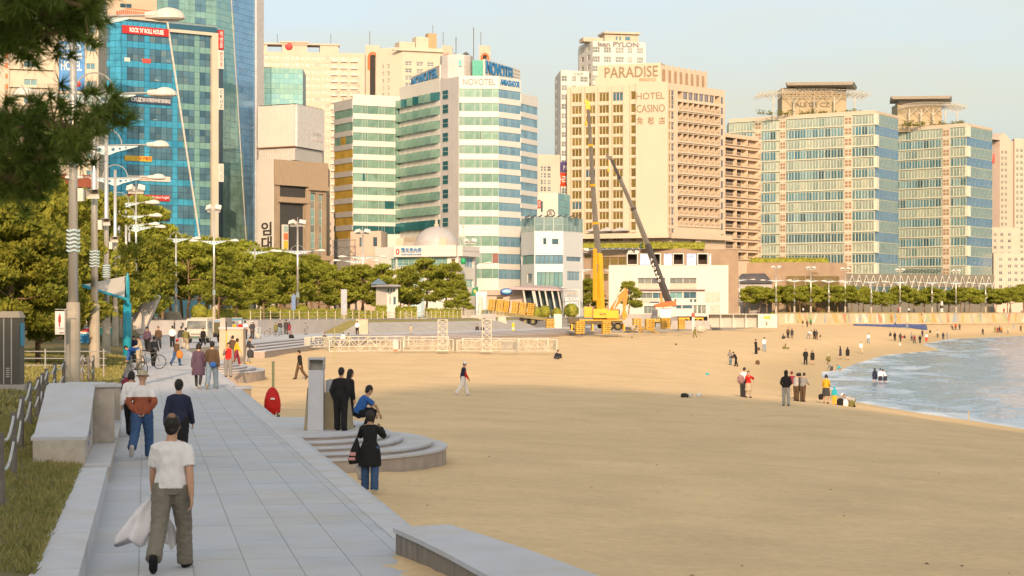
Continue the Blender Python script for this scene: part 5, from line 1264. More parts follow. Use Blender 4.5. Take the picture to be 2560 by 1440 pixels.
def pine_mesh(seed, h, spread, npad, ntri, leaf, flat=.5, low=.35, lean=0.0, leafm=None, kind=0):
 rd = random.Random(seed); tr = MB()
 base = [Vector((0,0,-.6))]; x = y = 0
 for i in range(1, 7):
  x += rd.uniform(-.22,.22)*h/8+lean*h/6; y += rd.uniform(-.2,.2)*h/8; base.append(Vector((x, y, h*.86*i/6)))
 r0 = .02*h+.04; tr.tube(base, [r0*(1-.13*i) for i in range(7)], 8)
 pads = []
 for k in range(npad):
  f = low+(1-low)*(k+.5)/npad; zz = h*f; i = min(5, int(f*.98/.86*6)) if f < .84 else 5
  st = base[min(6, i)]; a = k*2.4+rd.uniform(-.5,.5)
  ext = spread*(1.05-.75*max(0, (f-low)/(1-low))**1.6)*rd.uniform(.45,1.05)
  if k == npad-1: ext *= .2
  c = Vector((st.x+math.cos(a)*ext, st.y+math.sin(a)*ext, zz+rd.uniform(-.03,.03)*h))
  mid = st.lerp(c, .5)+Vector((0,0,-.02*h)); s0 = Vector((st.x, st.y, st.z*.97))
  tr.tube([s0, mid, c], [r0*.36, r0*.25, r0*.12], 5)
  rr = spread*rd.uniform(.26,.50); pads.append((c, rr, rr*flat*rd.uniform(.8,1.25)))
 v = []; f = []
 tot = sum(p[1]**2 for p in pads)
 for c, rr, rz_ in pads:
  n = int(ntri*rr*rr/tot); sub_ = [(Vector((rd.gauss(0,.55), rd.gauss(0,.55), rd.gauss(0,.45)))) for _ in range(9)]
  for _ in range(n):
   if rd.random() < .7:
    q = rd.choice(sub_)+Vector((rd.gauss(0,.24), rd.gauss(0,.24), rd.gauss(0,.26)))
   else:
    q = Vector((rd.gauss(0,1), rd.gauss(0,1), rd.gauss(0,1))).normalized()*rd.random()**.33
   if q.length > 1.15: q = q.normalized()*1.15
   p = c+Vector((q.x*rr, q.y*rr, q.z*rz_))
   up = Vector((rd.gauss(0,.6)+q.x*.5, rd.gauss(0,.6)+q.y*.5, rd.uniform(.1,1.1))).normalized(); s = leaf*rd.uniform(.6,1.35)
   t1 = up.orthogonal(); t1.rotate(Matrix.Rotation(rd.uniform(0, 6.28), 3, up)); w = s*.33; k = len(v)
   v += [p-t1*w, p+t1*w, p+up*s]; f.append((k, k+1, k+2))
 me = bpy.data.meshes.new('crown'); me.from_pydata(v, [], f); me.materials.append(leafm or m_leaf)
 return tr.mesh('trunk', [m_bark], True), me
def plant_tree(pr, px, d, z, label, group, sc=1, rz=0, nm='pine_tree'):
 p = XY(px, d); t = thing(nm, label, 'tree', (p.x, p.y, z), rz, group); t.scale = (sc, sc, sc)
 put('trunk', pr[0], t); put('crown', pr[1], t); return t
FAR = [pine_mesh(11+i, 8.2, 3.0, 14+i%4, 6200, .34, .46, .33, rd_) for i, rd_ in enumerate((.0,.04,-.05,.02,.06,-.03))]
LOW = [pine_mesh(41+i, 6.4, 3.3, 12, 4200, .38, .36, .50, l_) for i, l_ in enumerate((.03,-.06,.07,.0,.1,-.04))]
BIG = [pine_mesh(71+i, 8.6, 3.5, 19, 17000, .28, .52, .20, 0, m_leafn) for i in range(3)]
rd = random.Random(5)
wood = []
spots = [(352,285,2.35),(380,262,1.55),(408,290,1.5),(432,300,1.75),(470,285,1.45),(500,310,1.65),(528,290,1.5),(556,318,1.75),(585,300,1.45),(612,330,1.75),(640,312,1.35),(664,338,1.6),(690,318,1.3),(715,345,1.5),(742,328,1.3),(768,352,1.4),(795,335,1.2),(822,360,1.35),(848,345,1.15),(398,320,1.9),(455,330,1.9),(520,345,1.9),(600,360,1.9),(700,372,1.75),(780,380,1.6),(545,275,1.0),(660,285,.85),(590,278,.8),(866,352,1.25)]
ORD = 'first second third fourth fifth sixth seventh eighth ninth tenth eleventh twelfth thirteenth fourteenth fifteenth sixteenth seventeenth eighteenth nineteenth twentieth twenty-first twenty-second twenty-third twenty-fourth twenty-fifth twenty-sixth twenty-seventh twenty-eighth twenty-ninth thirtieth'.split()
for i, (px, d, sc) in enumerate(sorted(spots)):
 plant_tree(FAR[i % 6], px, d, 1.55, ORD[i]+' trunk from the concrete ramp in the olive pine wood on the left', 'pines of the park wood on the left', sc*.86, rd.uniform(0, 6.28))
for i, (px, d, sc, lab) in enumerate([(905,352,1.1,'pine with a broad crown just left of the white kiosk'),(960,345,1.12,'round headed pine with a bare leaning trunk beside the white kiosk'),(950,338,.62,'small pine in front of the white kiosk wall'),(1022,350,1.05,'pine with props, leftmost of the clump before the information centre'),(1068,360,1.28,'tallest pine of the clump before the information centre'),(1112,355,1.12,'pine with props, right of the tallest in the clump'),(1146,352,.78,'small pine at the right end of the clump'),(1004,372,.9,'dark pine between the white kiosk and the propped clump'),(1160,345,.55,'shrubby pine below the right floodlight mast of the information centre')]):
 plant_tree(FAR[(i*2+1) % 6], px, d, 1.7, lab, None, sc, rd.uniform(0, 6.28))
for i, (px, d, sc, lab) in enumerate([(1232,470,.62,'low pine left behind the oval blue sign'),(1262,475,.55,'low pine right behind the oval blue sign'),(1432,440,.8,'pine right of the aquarium pavilion'),(1470,440,.95,'pine left of the white beach hall, behind the yellow crane'),(1500,450,.6,'small pine behind the yellow boom'),(1572,405,.85,'pine standing in front of the white beach hall')]):
 plant_tree(FAR[(i+2) % 6], px, d, 1.7, lab, None, sc, rd.uniform(0, 6.28))
k = 0
for row, (d0, n, a, c) in enumerate(((11,24,1834,2566),(25,20,1850,2580))):
 for i in range(n):
  px = a+(c-a)*(i+.5)/n+rd.uniform(-9, 9); sc = rd.uniform(.95,1.25)
  if 2180 < px < 2240 or 2290 < px < 2325: sc *= .8
  if px > 2500: sc *= 1.15
  plant_tree(LOW[k % 6], px, WALLD(px)+d0+rd.uniform(-5, 5), 1.9, ORD[i]+' green pine from the white beach hall in the '+('front','back')[row]+' row of the far promenade', 'pines along the far promenade', sc, rd.uniform(0, 6.28)); k += 1
for i, (px, d, sc, lab) in enumerate([(40,96,1.0,'big sunlit pine at the left edge behind the grey cabinet'),(98,128,1.2,'big bushy pine behind the nearest lamp post'),(200,158,1.3,'big pine between the first two lamp posts'),(10,80,.72,'dark pine at the far left behind the grey cabinet'),(95,84,.62,'lower dark pine left of the toilet sign'),(155,150,1.15,'tall pine behind the sail canopy'),(228,165,1.2,'pine behind the second lamp post, right of the sail canopy'),(262,200,1.25,'pine filling the gap left of the canopy pole'),(300,235,1.35,'pine rising behind the teal canopy pole'),(345,250,1.2,'pine above the concrete ramp')]):
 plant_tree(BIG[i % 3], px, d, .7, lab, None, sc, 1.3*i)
# rooftop and terrace planting
hb = MB()
def leaf_cloud(n, box, s, seed):
 r2 = random.Random(seed); v = []; f = []
 for _ in range(n):
  p = Vector([r2.uniform(box[2*i], box[2*i+1]) for i in range(3)]); d = Vector((r2.gauss(0,1), r2.gauss(0,1), r2.gauss(.4,1))).normalized()*s; e = d.orthogonal().normalized()*s*.5; k = len(v)
  v += [p-e, p+e, p+d]; f.append((k, k+1, k+2))
 return v, f
m_hedge = mat('hedge_leaf', (.16,.18,.02), .85, 0, .3, 1.0, c2=(.28,.27,.035))
def hedge(label, px0, px1, d0, d1, z, h, w, n, s=.28, nm='hedge'):
 A, B_ = XY(px0, d0), XY(px1, d1); Lh = (B_-A).length; t = thing(nm, label, 'hedge', (A.x, A.y, z), math.atan2(B_.y-A.y, B_.x-A.x))
 v, f = leaf_cloud(n, (0, Lh, -w/2, w/2, 0, h), s, int(px0)); me = bpy.data.meshes.new('foliage'); me.from_pydata(v, [], f); me.materials.append(m_hedge)
 o = put('foliage', me, t); o['kind'] = 'stuff'
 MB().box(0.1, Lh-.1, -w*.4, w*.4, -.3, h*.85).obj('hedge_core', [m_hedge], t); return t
hedge('long clipped hedge along the foot of the left pine wood', 520, 880, 288, 318, 1.65, 1.5, 2, 4200)
hedge('clipped hedge block right of the white kiosk', 990, 1040, 330, 331, 1.65, 1.9, 2, 1200)
hedge('low hedge below the propped pines, right of the slanted stair', 1066, 1150, 335, 338, 1.65, 1.6, 2, 1500)
hedge('clipped hedge block before the white kiosk', 940, 966, 322, 322, 1.65, 2.0, 2, 700)
hedge('low hedge at the left of the kiosk, under the round headed pine', 888, 938, 318, 320, 1.65, 1.2, 2, 900)
hedge('strip of terrace hedge on the brown podium', 1456, 1600, 514, 512, ZZ(617,514), .9, 2, 1400, .3)
hedge('bushy terrace planting on the right of the brown podium', 1605, 1760, 512, 515, ZZ(619,514), 1.3, 3, 1600, .45)
hedge('roof planting along the brown wall building', 1850, 2070, 600, 600, ZZ(657,598), 1.5, 4, 1800, .5)
hedge('low bright hedge along the far promenade pines, left part', 1930, 2250, 549, 584, 1.9, .65, 1.5, 1600, .3)
hedge('low bright hedge along the far promenade pines, right part', 2260, 2500, 585, 613, 1.9, .6, 1.5, 1300, .3)
def ball_bush(px, d, z, r, label):
 p = XY(px, d); r2 = random.Random(int(px)); t = thing('round_bush', label, 'bush', (p.x, p.y, z)); v = []; f = []
 for _ in range(1100):
  n_ = Vector((r2.gauss(0,1), r2.gauss(0,1), r2.gauss(0,1))).normalized(); q = n_*r*r2.uniform(.86,1.03)+Vector((0,0,r)); s = .13*r; e = n_.orthogonal(); e.rotate(Matrix.Rotation(r2.uniform(0,6.28), 3, n_)); k = len(v)
  v += [q-e*s, q+e*s, q+n_.cross(e)*s*1.6+n_*s*.5]; f.append((k, k+1, k+2))
 me = bpy.data.meshes.new('foliage'); me.from_pydata(v, [], f); me.materials.append(m_hedge); o = put('foliage', me, t); o['kind'] = 'stuff'
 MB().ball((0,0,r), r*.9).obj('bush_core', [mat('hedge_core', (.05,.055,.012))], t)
for px, d, r, lab in ((498,258,1.05,'clipped round bush behind the white truck'),(682,300,1.0,'clipped round bush below the left pine wood, right of the pale trunk'),(755,310,1.1,'clipped round bush beside the blue banner post'),(1340,360,1.0,'round bush left of the pavilion legs'),(1362,362,1.1,'round bush in front of the pavilion legs'),(1392,365,.9,'low round bush at the right of the pavilion legs'),(1428,372,1.3,'round bush under the poster boards')): ball_bush(px, d, 1.6, r, lab)
# pine reaching in at the upper left, close to the camera
t = thing('foreground_pine', 'dark pine with needle tufted branches hanging into the upper left corner', 'tree', (-4.1, 10.2, .6))
tr = MB(); rd = random.Random(9); tufts = []
tr.tube([(0,0,-.8),(.05,.05,1),(-.05,.1,2.2),(.1,.1,3.4),(.15,.1,5)], [.2,.17,.15,.13,.09], 10)
tr.obj('trunk', [m_bark], t)
def W2(px, py, d): p = WP(px, py, d); return p-Vector((-4.1, 10.2, .6))
limbs = [[(-90,-40,10.3),(30,10,10.2),(120,40,10.0),(205,45,9.9)],[(-90,60,10.4),(20,70,10.3),(90,85,10.1),(170,78,10)],[(-90,100,10.5),(-20,105,10.4),(20,110,10.2)],
         [(-120,300,10.3),(20,300,10.2),(140,310,10.0),(210,320,9.9),(278,268,9.8)],[(-120,370,10.4),(30,370,10.3),(110,395,10.1),(180,375,10)],[(-100,430,10.5),(-10,440,10.4),(50,450,10.3),(90,430,10.2)],[(-90,-30,10),(60,-30,10),(160,0,9.9),(215,20,9.8)]]
lb = MB()
for l in limbs:
 pts = [W2(*p) for p in l]; lb.tube([Vector((.08,.08,pts[0].z-.15))]+pts, [.05,.035,.026,.018,.010,.006][:len(pts)+1], 6)
 for a, b_ in zip(pts, pts[1:]):
  n = max(3, int((b_-a).length/.05))
  for k in range(n):
   for _ in range(5):
    c = a.lerp(b_, (k+rd.random())/n); tip = c+Vector((rd.gauss(.03,.06), rd.gauss(0,.12), rd.gauss(.01,.07))); lb.bar(c, tip, .004, 4); tufts.append((tip, (b_-a).normalized()))
 for _ in range(5): tufts.append((pts[-1]+Vector((rd.gauss(0,.02), rd.gauss(0,.03), rd.gauss(0,.02))), (pts[-1]-pts[-2]).normalized()))
lb.obj('branches', [m_bark], t)
v = []; f = []
for c, dr in tufts:
 for _ in range(64):
  d = (dr*.6+Vector((rd.gauss(0,.7), rd.gauss(0,.7), rd.gauss(.1,.7)))).normalized(); ln_ = rd.uniform(.06,.115); e = d.orthogonal(); e.rotate(Matrix.Rotation(rd.uniform(0,6.28), 3, d)); w = .0024; s = c+d*.004; k = len(v)
  v += [s-e*w, s+e*w, s+d*ln_]; f.append((k, k+1, k+2))
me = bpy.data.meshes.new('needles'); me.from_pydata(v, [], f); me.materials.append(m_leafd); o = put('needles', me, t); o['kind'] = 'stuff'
# information centre with the dome
t = thing('information_centre', 'curved white information centre with a grey dome and blue Chinese lettering', 'building', (*XY(1060,398), 1.7))
O = Vector((t.location.x, t.location.y))
def Q(px, d): p = XY(px, d)-O; return (p.x, p.y)
f0 = Face(XY(938,396), XY(990,392), 1.7, ZZ(618,394), t); f1 = Face(XY(990,392), XY(1145,388), 1.7, ZZ(616,390), t); f2 = Face(XY(1145,388), XY(1188,396), 1.7, ZZ(616,392), t)
wb_ = MB(); hz = lambda y: f1.z(1060, y)
f0.wall(wb_, [(f0.x(975), f0.W-.1, hz(672), hz(646))], .4); f1.wall(wb_, [(.2, f1.x(1118), hz(668), hz(644)), (f1.x(1127), f1.x(1138), hz(664), hz(648))], .5)
f2.wall(wb_, [(f2.x(1162), f2.x(1184), hz(668), hz(643)), (f2.x(1152), f2.x(1184), hz(718), hz(698))], .4)
P_ = [Q(938,396), Q(990,392), Q(1145,388), Q(1188,396), Q(1192,412), Q(938,414)]; zt = ZZ(616,390)-1.7
for a, b_ in ((3,4),(4,5),(5,0)): wb_.quad((*P_[a],0),(*P_[b_],0),(*P_[b_],zt),(*P_[a],zt))
wb_._add([(*p, zt-.02) for p in P_], [tuple(range(6))]); wb_.obj('wall', [mat('centre_white', (.56,.55,.51), .7, 0, .04, .3)], t)
MB().prism([Q(945,399),Q(990,396),Q(1143,392),Q(1183,400),Q(1188,410),Q(942,412)], 0, zt-.1).obj('interior', [mat('interior_dark', (.05,.05,.05))], t)
P = Parts('window', t)
for k in range(9): P.add(f1, win((f1.x(1118)-.2)/9-.03, hz(644)-hz(668), 1, 2, m_frameg, g_green if k % 3 else g_teal, .07), .2+k*(f1.x(1118)-.2)/9, .4, hz(668))
P.add(f1, win(f1.x(1138)-f1.x(1127), hz(648)-hz(664), 1, 1, m_frame, g_bronze), f1.x(1127), .4, hz(664))
P.add(f0, win(f0.W-.1-f0.x(975), hz(646)-hz(672), 2, 2, m_frame, g_green), f0.x(975), .3, hz(672))
P.add(f2, win(f2.x(1184)-f2.x(1162), hz(643)-hz(668), 3, 1, m_frame, g_novb), f2.x(1162), .3, hz(668)); P.add(f2, win(f2.x(1184)-f2.x(1152), hz(698)-hz(718), 4, 2, m_frame, g_teal), f2.x(1152), .3, hz(718)); P.done()
fs = MB(); fs.M = f1.mtx(); fs.box(-.1, f1.W*.995, -1.0, -.01, hz(642), hz(614.5)); fs.M = f2.mtx(); fs.box(.1, f2.W+.1, -.9, -.01, hz(641), hz(615)); fs.obj('fascia', [mat('centre_white', (.56,.55,.51))], t)
st = MB(); st.M = f1.mtx(); st.box(-.12, f1.W*.99, -1.03, -1.001, hz(628.5), hz(627)); st.M = f2.mtx(); st.box(.1, f2.W+.1, -.93, -.901, hz(629), hz(626)); st.obj('stripe', [m_grey], t)
for k, ch in enumerate('觀光案內所'): f1.text('lettering', ch, 1008+10.4*k, 1017+10.4*k, 620, 632, m_blue, -1.06, .05, .02)
f1.text('lettering', 'TOURIST INFORMATION CENTER', 1008, 1058, 635, 638.5, m_blue, -1.06, .03, .01)
lg = MB().ball((0,0,0), .38, .06, .62, 14, 8).obj('logo', [m_red], t, f1.loc(f1.x(999), -1.04, hz(629)), f1.ang); MB().ball((0,0,0), .14, .06, .34, 8, 6).obj('logo_mark', [m_wht], lg, (0,-.05,0))
rail = MB(); rail.M = f1.mtx()
for k in range(30): rail.box(f1.W*k/29-.03, f1.W*k/29+.03, -.9, -.85, hz(672), hz(664))
rail.box(0, f1.W, -.92, -.83, hz(664.3), hz(663.5)); rail.box(-.2, f1.W, -1.1, -.01, hz(674), hz(672)); rail.obj('balcony_rail', [m_frame], t)
cyl = MB(); c = Q(1060, 401); cyl.tube([(*Q(996,396), 0), (*Q(996,396), ZZ(671,396)-1.7)], 1.6, 14); cyl.tube([(*Q(1042,390), 0), (*Q(1042,390), ZZ(671,390)-1.7)], 1.5, 14); cyl.obj('blue_column', [mat('pale_sky_blue', (.42,.56,.62), .5)], t, smooth=False)
cx, cy = Q(1091, 402); r0 = 57*402/F; zb = zt; vs_ = []; fs_ = []; n, m_ = 32, 9
for i in range(m_):
 ph = math.pi/2*i/m_*1.0
 for k in range(n): a = 2*math.pi*k/n; vs_.append((cx+r0*math.cos(ph)*math.cos(a), cy+r0*math.cos(ph)*math.sin(a), zb+(ZZ(566,402)-1.7-zb)*math.sin(ph)))
vs_.append((cx, cy, ZZ(566,402)-1.7))
for i in range(m_-1):
 for k in range(n): fs_.append((i*n+k, i*n+(k+1)%n, (i+1)*n+(k+1)%n, (i+1)*n+k))
for k in range(n): fs_.append(((m_-1)*n+k, (m_-1)*n+(k+1)%n, m_*n))
d_ = MB(); d_._add(vs_, fs_); dome = d_.obj('dome', [mat('dome_grey', (.40,.39,.40), .55, .1, .06, .4)], t, smooth=True)
fin = MB(); zt2 = ZZ(566,402)-1.7; fin.tube([(cx,cy,zt2-.2),(cx,cy,zt2+.4),(cx,cy,zt2+.5),(cx,cy,zt2+1.2),(cx,cy,zt2+1.5)], [.5,.5,.3,.25,.05], 8); fin.obj('finial', [m_beige], dome)
rt = MB()
for px, w_, y0 in ((1000,1.5,596),(1108,1.5,595)): q = Q(px, 394); rt.box(q[0]-w_/2, q[0]+w_/2, q[1]-.8, q[1]+.8, zt, ZZ(y0,394)-1.7)
for k in range(26): q = Q(990+k*6, 391); rt.box(q[0]-.03, q[0]+.03, q[1]-.03, q[1]+.03, zt, zt+.9)
for a, b_ in ((990,1146),): qa, qb = Q(a,391), Q(b_,390.5); rt.bar((*qa, zt+.9), (*qb, zt+.9), .04, 4)
for k, px in enumerate((1012,1018,1026,1032)):
 q = Q(px, 394); rt.bar((q[0],q[1],zt), (q[0]+.5,q[1],zt+1.3), .04, 4); rt._add([(q[0]-.5,q[1],zt+1.0),(q[0]+.9,q[1]-.2,zt+1.2),(q[0]+.2,q[1]+.2,zt+2.0)], [(0,1,2),(2,1,0)])
rt.obj('roof_equipment', [m_beige], t)
sv = MB(); q = Q(1157, 393)
for s_ in (-.55,.55): sv.bar((q[0]+s_,q[1],zt),(q[0]+s_*.5,q[1],zt+1.9),.06,4); sv.bar((q[0]+s_,q[1]+.8,zt),(q[0]+s_*.5,q[1]+.8,zt+1.9),.06,4)
sv.box(q[0]-.6,q[0]+.6,q[1],q[1]+.8,zt+1.9,zt+2.05); sv.bar((q[0]+.1,q[1]+.3,zt+2),(q[0]+.1,q[1]+.3,zt+4),.1,6); sv.ball((q[0]+.1,q[1]+.3,zt+4.1), .3); sv.obj('siren_tower', [m_frame], t)
ba = MB().ball((0,0,0), .55, .5, .65).obj('green_balloon_sign', [mat('balloon_green', (.02,.32,.12), .4)], t, (*Q(1158,384), ZZ(653,384)-1.7))
B = Bld('plain_annexe', 'plain pinkish block with two tall windows, left of the information centre', [(876,412),(953,408),(966,416)], ZZ(577,408), back=8)
f0, f1 = B.faces; hs = [(f0.x(898), f0.x(904), f0.z(900,617), f0.z(900,594)), (f0.x(932), f0.x(943), f0.z(938,616), f0.z(938,593))]; f0.wall(B.wall, hs, .3); f1.wall(B.wall); B.close(m_pink)
for h in hs: f0.put('window', win(h[1]-h[0], h[3]-h[2], 1, 2, m_framed, g_dark), h[0], .2, h[2])
sc = MB(); sc.M = f0.mtx()
for x in (f0.x(850), f0.x(868), f0.x(886), f0.x(905)): sc.bar((x,-2.5,4),(x,-2.5,f0.z(900,600)),.07,4)
for z in (640,618,601): sc.bar((f0.x(850),-2.5,f0.z(900,z)),(f0.x(908),-2.5,f0.z(900,z)),.06,4)
for a, c in ((868,886),(886,905),(850,868)): sc.bar((f0.x(a),-2.5,f0.z(900,618)),(f0.x(c),-2.5,f0.z(900,640)),.05,4); sc.bar((f0.x(c),-2.5,f0.z(900,618)),(f0.x(a),-2.5,f0.z(900,640)),.05,4)
sc.obj('scaffold', [m_framed], B.root)
# white kiosk with a blue hipped roof
t = thing('white_kiosk', 'small white kiosk with a blue hipped roof and a flat porch slab', 'building', (*XY(965,335), 1.7)); O = Vector((t.location.x, t.location.y))
f0 = Face(XY(940,336), XY(967,333.6), 1.7, ZZ(712,335), t); f1 = Face(XY(967,333.6), XY(995,333.9), 1.7, ZZ(712,335), t); w_ = MB()
f0.wall(w_); hs = [(f1.x(a), f1.x(c), f1.z(980, y1), f1.z(980, y0)) for a, c, y0, y1 in ((968.5,973.5,720,731),(976,980,720,731),(983,988,720,731),(973.5,977,741,762),(983,990,741,762))]; hs = [(max(.05,h[0]),h[1],h[2],h[3]) for h in hs if h[1]-max(.05,h[0]) > .1]
f1.wall(w_, hs, .15); P_ = [Q(940,336),Q(967,333.6),Q(995,333.9),Q(993,341),Q(940,344)]
for a, b_ in ((2,3),(3,4),(4,0)): w_.quad((*P_[a],0),(*P_[b_],0),(*P_[b_],ZZ(712,335)-1.7),(*P_[a],ZZ(712,335)-1.7))
w_.obj('wall', [m_white], t)
for h in hs: f1.put('window', win(h[1]-h[0], h[3]-h[2], 1, 1, m_frame, g_dark, .05), h[0], .1, h[2])
MB().prism([Q(928,336),Q(972,330),Q(1002,334),Q(1000,344),Q(930,346)], ZZ(717,335)-1.7, ZZ(713,335)-1.7).obj('porch_slab', [m_grey], t)
a, b_, c, d_ = Q(925,338), Q(968,336), Q(968,345), Q(925,346); ap = ((a[0]+c[0])/2, (a[1]+c[1])/2, ZZ(695,340)-1.7); z_ = ZZ(711,338)-1.7
MB()._add([(*a,z_),(*b_,z_),(*c,z_),(*d_,z_),ap], [(0,1,4),(1,2,4),(2,3,4),(3,0,4),(3,2,1,0)]).obj('roof', [mat('blue_grey_roof', (.16,.24,.32), .5)], t)
# aquarium entrance pavilion
t = thing('aquarium_pavilion', 'low pavilion with an oval blue sign, a flat canopy and slanted white legs', 'building', (*XY(1320,395), 1.7)); O = Vector((t.location.x, t.location.y))
f = Face(XY(1204,394), XY(1312,390), 1.7, ZZ(738,392), t); w_ = MB(); h = (f.x(1242), f.x(1258), f.z(1250,747), f.z(1250,741))
w_.M = f.mtx(); w_.box(0, f.W, 0, 8, 1.0, f.z(1250,738.3)); w_.obj('wall', [m_pink], t)
w_ = MB(); w_.M = f.mtx(); w_.box(-.2, f.W+.2, -.5, 8.2, f.z(1250,738), f.z(1250,725)); w_.obj('fascia', [mat('fascia_pink', (.44,.36,.30), .8)], t)
f.put('window', win(h[1]-h[0], h[3]-h[2], 1, 1, m_framed, g_bronze), h[0], -.05, h[2]); f.text('lettering', 'Casa', 1244, 1256, 742, 746, m_framed, -.15)
ov = MB().ball((0,0,0), 1.28, .18, .66, 20, 8).obj('oval_sign', [mat('aquarium_blue', (.02,.06,.30), .4)], t, f.loc(f.x(1271.5), -.9, f.z(1271, 729))); MB().ball((0,0,0), .95, .06, .40, 18, 8).obj('sign_centre', [mat('aquarium_cyan', (.15,.45,.62), .4)], ov, (0,-.16,0))
sw_ = MB()
for k in range(7): a_ = k/6; sw_.bar((-.7+1.4*a_,-.23,.05*math.sin(a_*6)-.02), (-.7+1.4*(a_+.17),-.23,.05*math.sin((a_+.17)*6)-.02), .05, 5)
sw_.obj('sign_swoosh', [m_wht], ov)
fc = Face(XY(1278,388), XY(1424,386), 1.7, 6, t); cn = MB(); cn.M = fc.mtx(); zc = fc.z(1350,724)
cn._add([(0,-2,zc),(fc.W+.3,-2,zc-.35),(fc.W-1,8,zc-.2),(-.5,8,zc),(.3,-1.7,zc+.5),(3,2,zc+1.0),(8,2,zc+.75),(fc.W,-1.8,zc),(fc.W-1,8,zc+.1),(-.5,8,zc+.6)], [(0,3,2,1),(0,1,7,6,5,4),(4,5,9),(5,6,8,9),(6,7,8),(1,2,8,7),(2,3,9,8),(3,0,4,9)])
cn.obj('canopy_roof', [mat('canopy_mauve', (.40,.32,.32), .7)], t)
gl = MB(); gl.M = fc.mtx(); gl.box(fc.x(1312), fc.x(1412), 2, 6, 1.7, zc-.2); gl.obj('glass_hall', [mat('hall_glass', (.13,.20,.22), .15, .4, .25, .3, c2=(.05,.06,.07))], t)
for px in (1311,1334,1338,1350,1365,1382,1397,1405,1409):
 x = fc.x(px); MB().tube([tuple(fc.loc(x, -1.5, zc)), tuple(fc.loc(x+.95, -1.2, 1.7))], .17, 8).obj('slanted_leg', [m_white], t)
# poster boards
for px0, px1, y0, y1, lab, c1, c2, ws in ((1408,1449,725,754,'poster board with a yellow headline right of the pavilion',(.10,.12,.16),(.35,.38,.42),[('AQUARIUM',1416,1445,731,735,m_yel),('BUSAN',1414,1446,743,752,m_wht)]),(1413,1443,756,782,'lower white and blue poster board under the pavilion poster',(.55,.58,.62),(.08,.20,.42),[('SEA WORLD',1417,1440,761,767,m_wht)])):
 t2 = thing('poster_board', lab, 'sign', (*XY((px0+px1)/2,384), 1.7)); f = Face(XY(px0,384), XY(px1,384), 1.7, 8, t2)
 b = MB(); b.M = f.mtx(); b.box(0, f.W, 0, .15, f.z(1430,y1), f.z(1430,y0)); b.obj('board', [mat('poster_'+str(px0), c1, .5, 0, .3, .5, c2=c2)], t2)
 fr = MB(); fr.M = f.mtx()
 for a_ in (0, f.W): fr.box(a_-.06, a_+.06, -.05, .2, 1.6, f.z(1430,y0)+.1)
 fr.box(.07, f.W-.07, -.05, .2, f.z(1430,y0)+.01, f.z(1430,y0)+.12); fr.obj('frame', [m_galv], t2)
 for s_, a_, c_, q0, q1, mm in ws: f.text('lettering', s_, a_, c_, q0, q1, mm, -.03, .02)
# white beach hall with roof boxes
t = thing('white_beach_hall', 'white two storey beach hall with cloud painted boxes on its roof', 'building', (*XY(1670,425), 1.7)); O = Vector((t.location.x, t.location.y))
f = Face(XY(1522,425), XY(1821,425), 1.7, ZZ(663,425), t); z = lambda y: f.z(1670, y); X = f.x
hs = []
P = Parts('window', t)
for a, c, y0, y1, nv, g in ((1595,1629,695,709,2,g_apt),(1629.5,1663,695,709,2,g_slate),(1675,1707,695,709,2,g_apt),(1708,1741,695,709,2,g_apt),(1602,1631,732,746,2,g_apt),(1632,1662,732,746,2,g_dark),(1675,1706,730,746,2,g_teal),(1709,1741,730,746,2,g_dark),(1680,1704,763,772,1,g_dark),(1706,1731,763,772,1,g_dark),(1734,1742,763,784,1,g_apt),(1745,1753,763,784,1,g_apt),(1754,1765,763,784,1,g_apt),(1610,1640,765,784,3,g_apt),(1686,1691,748,756,1,g_dark),(1725,1731,748,756,1,g_dark),(1735,1741,748,756,1,g_dark)):
 h = (X(a), X(c), z(y1), z(y0)); hs.append(h); P.add(f, win(h[1]-h[0], h[3]-h[2], nv, 1, m_frame, g, .06), h[0], .5, h[2])
w_ = MB(); f.wall(w_, hs, .6); a, c = Q(1522,425), Q(1821,425); e, g_ = Q(1819,437), Q(1524,437); zt = f.z1-1.7
for p, q in ((c,e),(e,g_),(g_,a)): w_.quad((*p,0),(*q,0),(*q,zt),(*p,zt))
w_._add([(*p, zt-.02) for p in (a,c,e,g_)], [(0,1,2,3)]); w_.obj('wall', [mat('hall_white', (.49,.48,.445), .75, 0, .03, .2)], t); P.done()
MB().prism([(p[0]*.97, p[1]+(1 if p[1] < 3 else -1)) for p in (a,c,e,g_)], 0, zt-.1).obj('interior', [mat('interior_dark', (.05,.05,.05))], t)
b = MB(); b.M = f.mtx()
for y in (692.5, 724): b.box(.0, f.W, -.035, -.003, z(y+.6), z(y))
b.obj('panel_joint', [m_grey], t)
b = MB(); b.M = f.mtx(); b.box(X(1598), X(1762), -.5, -.003, z(726.5), z(723.8)); b.obj('canopy_strip', [mat('dark_red_strip', (.14,.06,.05), .7)], t)
for a_, c_, y0, y1 in ((1595,1663,709.5,722),(1675,1741,709.5,722),(1600,1662,748,757)):
 b = MB(); b.M = f.mtx(); n = 14
 for k in range(n): xa = X(a_)+(X(c_)-X(a_))*k/n; b.box(xa+.02, xa+(X(c_)-X(a_))/n-.05, -.12, -.08, z(y1), z(y0))
 b.box(X(a_), X(c_), -.15, -.06, z(y0)+.005, z(y0)+.09); b.obj('balustrade', [mat('balustrade_cream', (.52,.45,.37), .8)], t)
for a_, c_, y0, y1 in ((1763,1800,730,756),(1776,1800,762,784)):
 b = MB(); b.M = f.mtx(); b.box(X(a_), X(c_), -.06, -.003, z(y1), z(y0)); b.obj('shutter_panel', [mat('shutter_pink', (.50,.42,.36), .8)], t)
b = MB(); b.M = f.mtx()
for k in range(1, 3): b.box(X(1763+k*12.3)-.04, X(1763+k*12.3)+.04, -.1, -.061, z(756), z(730))
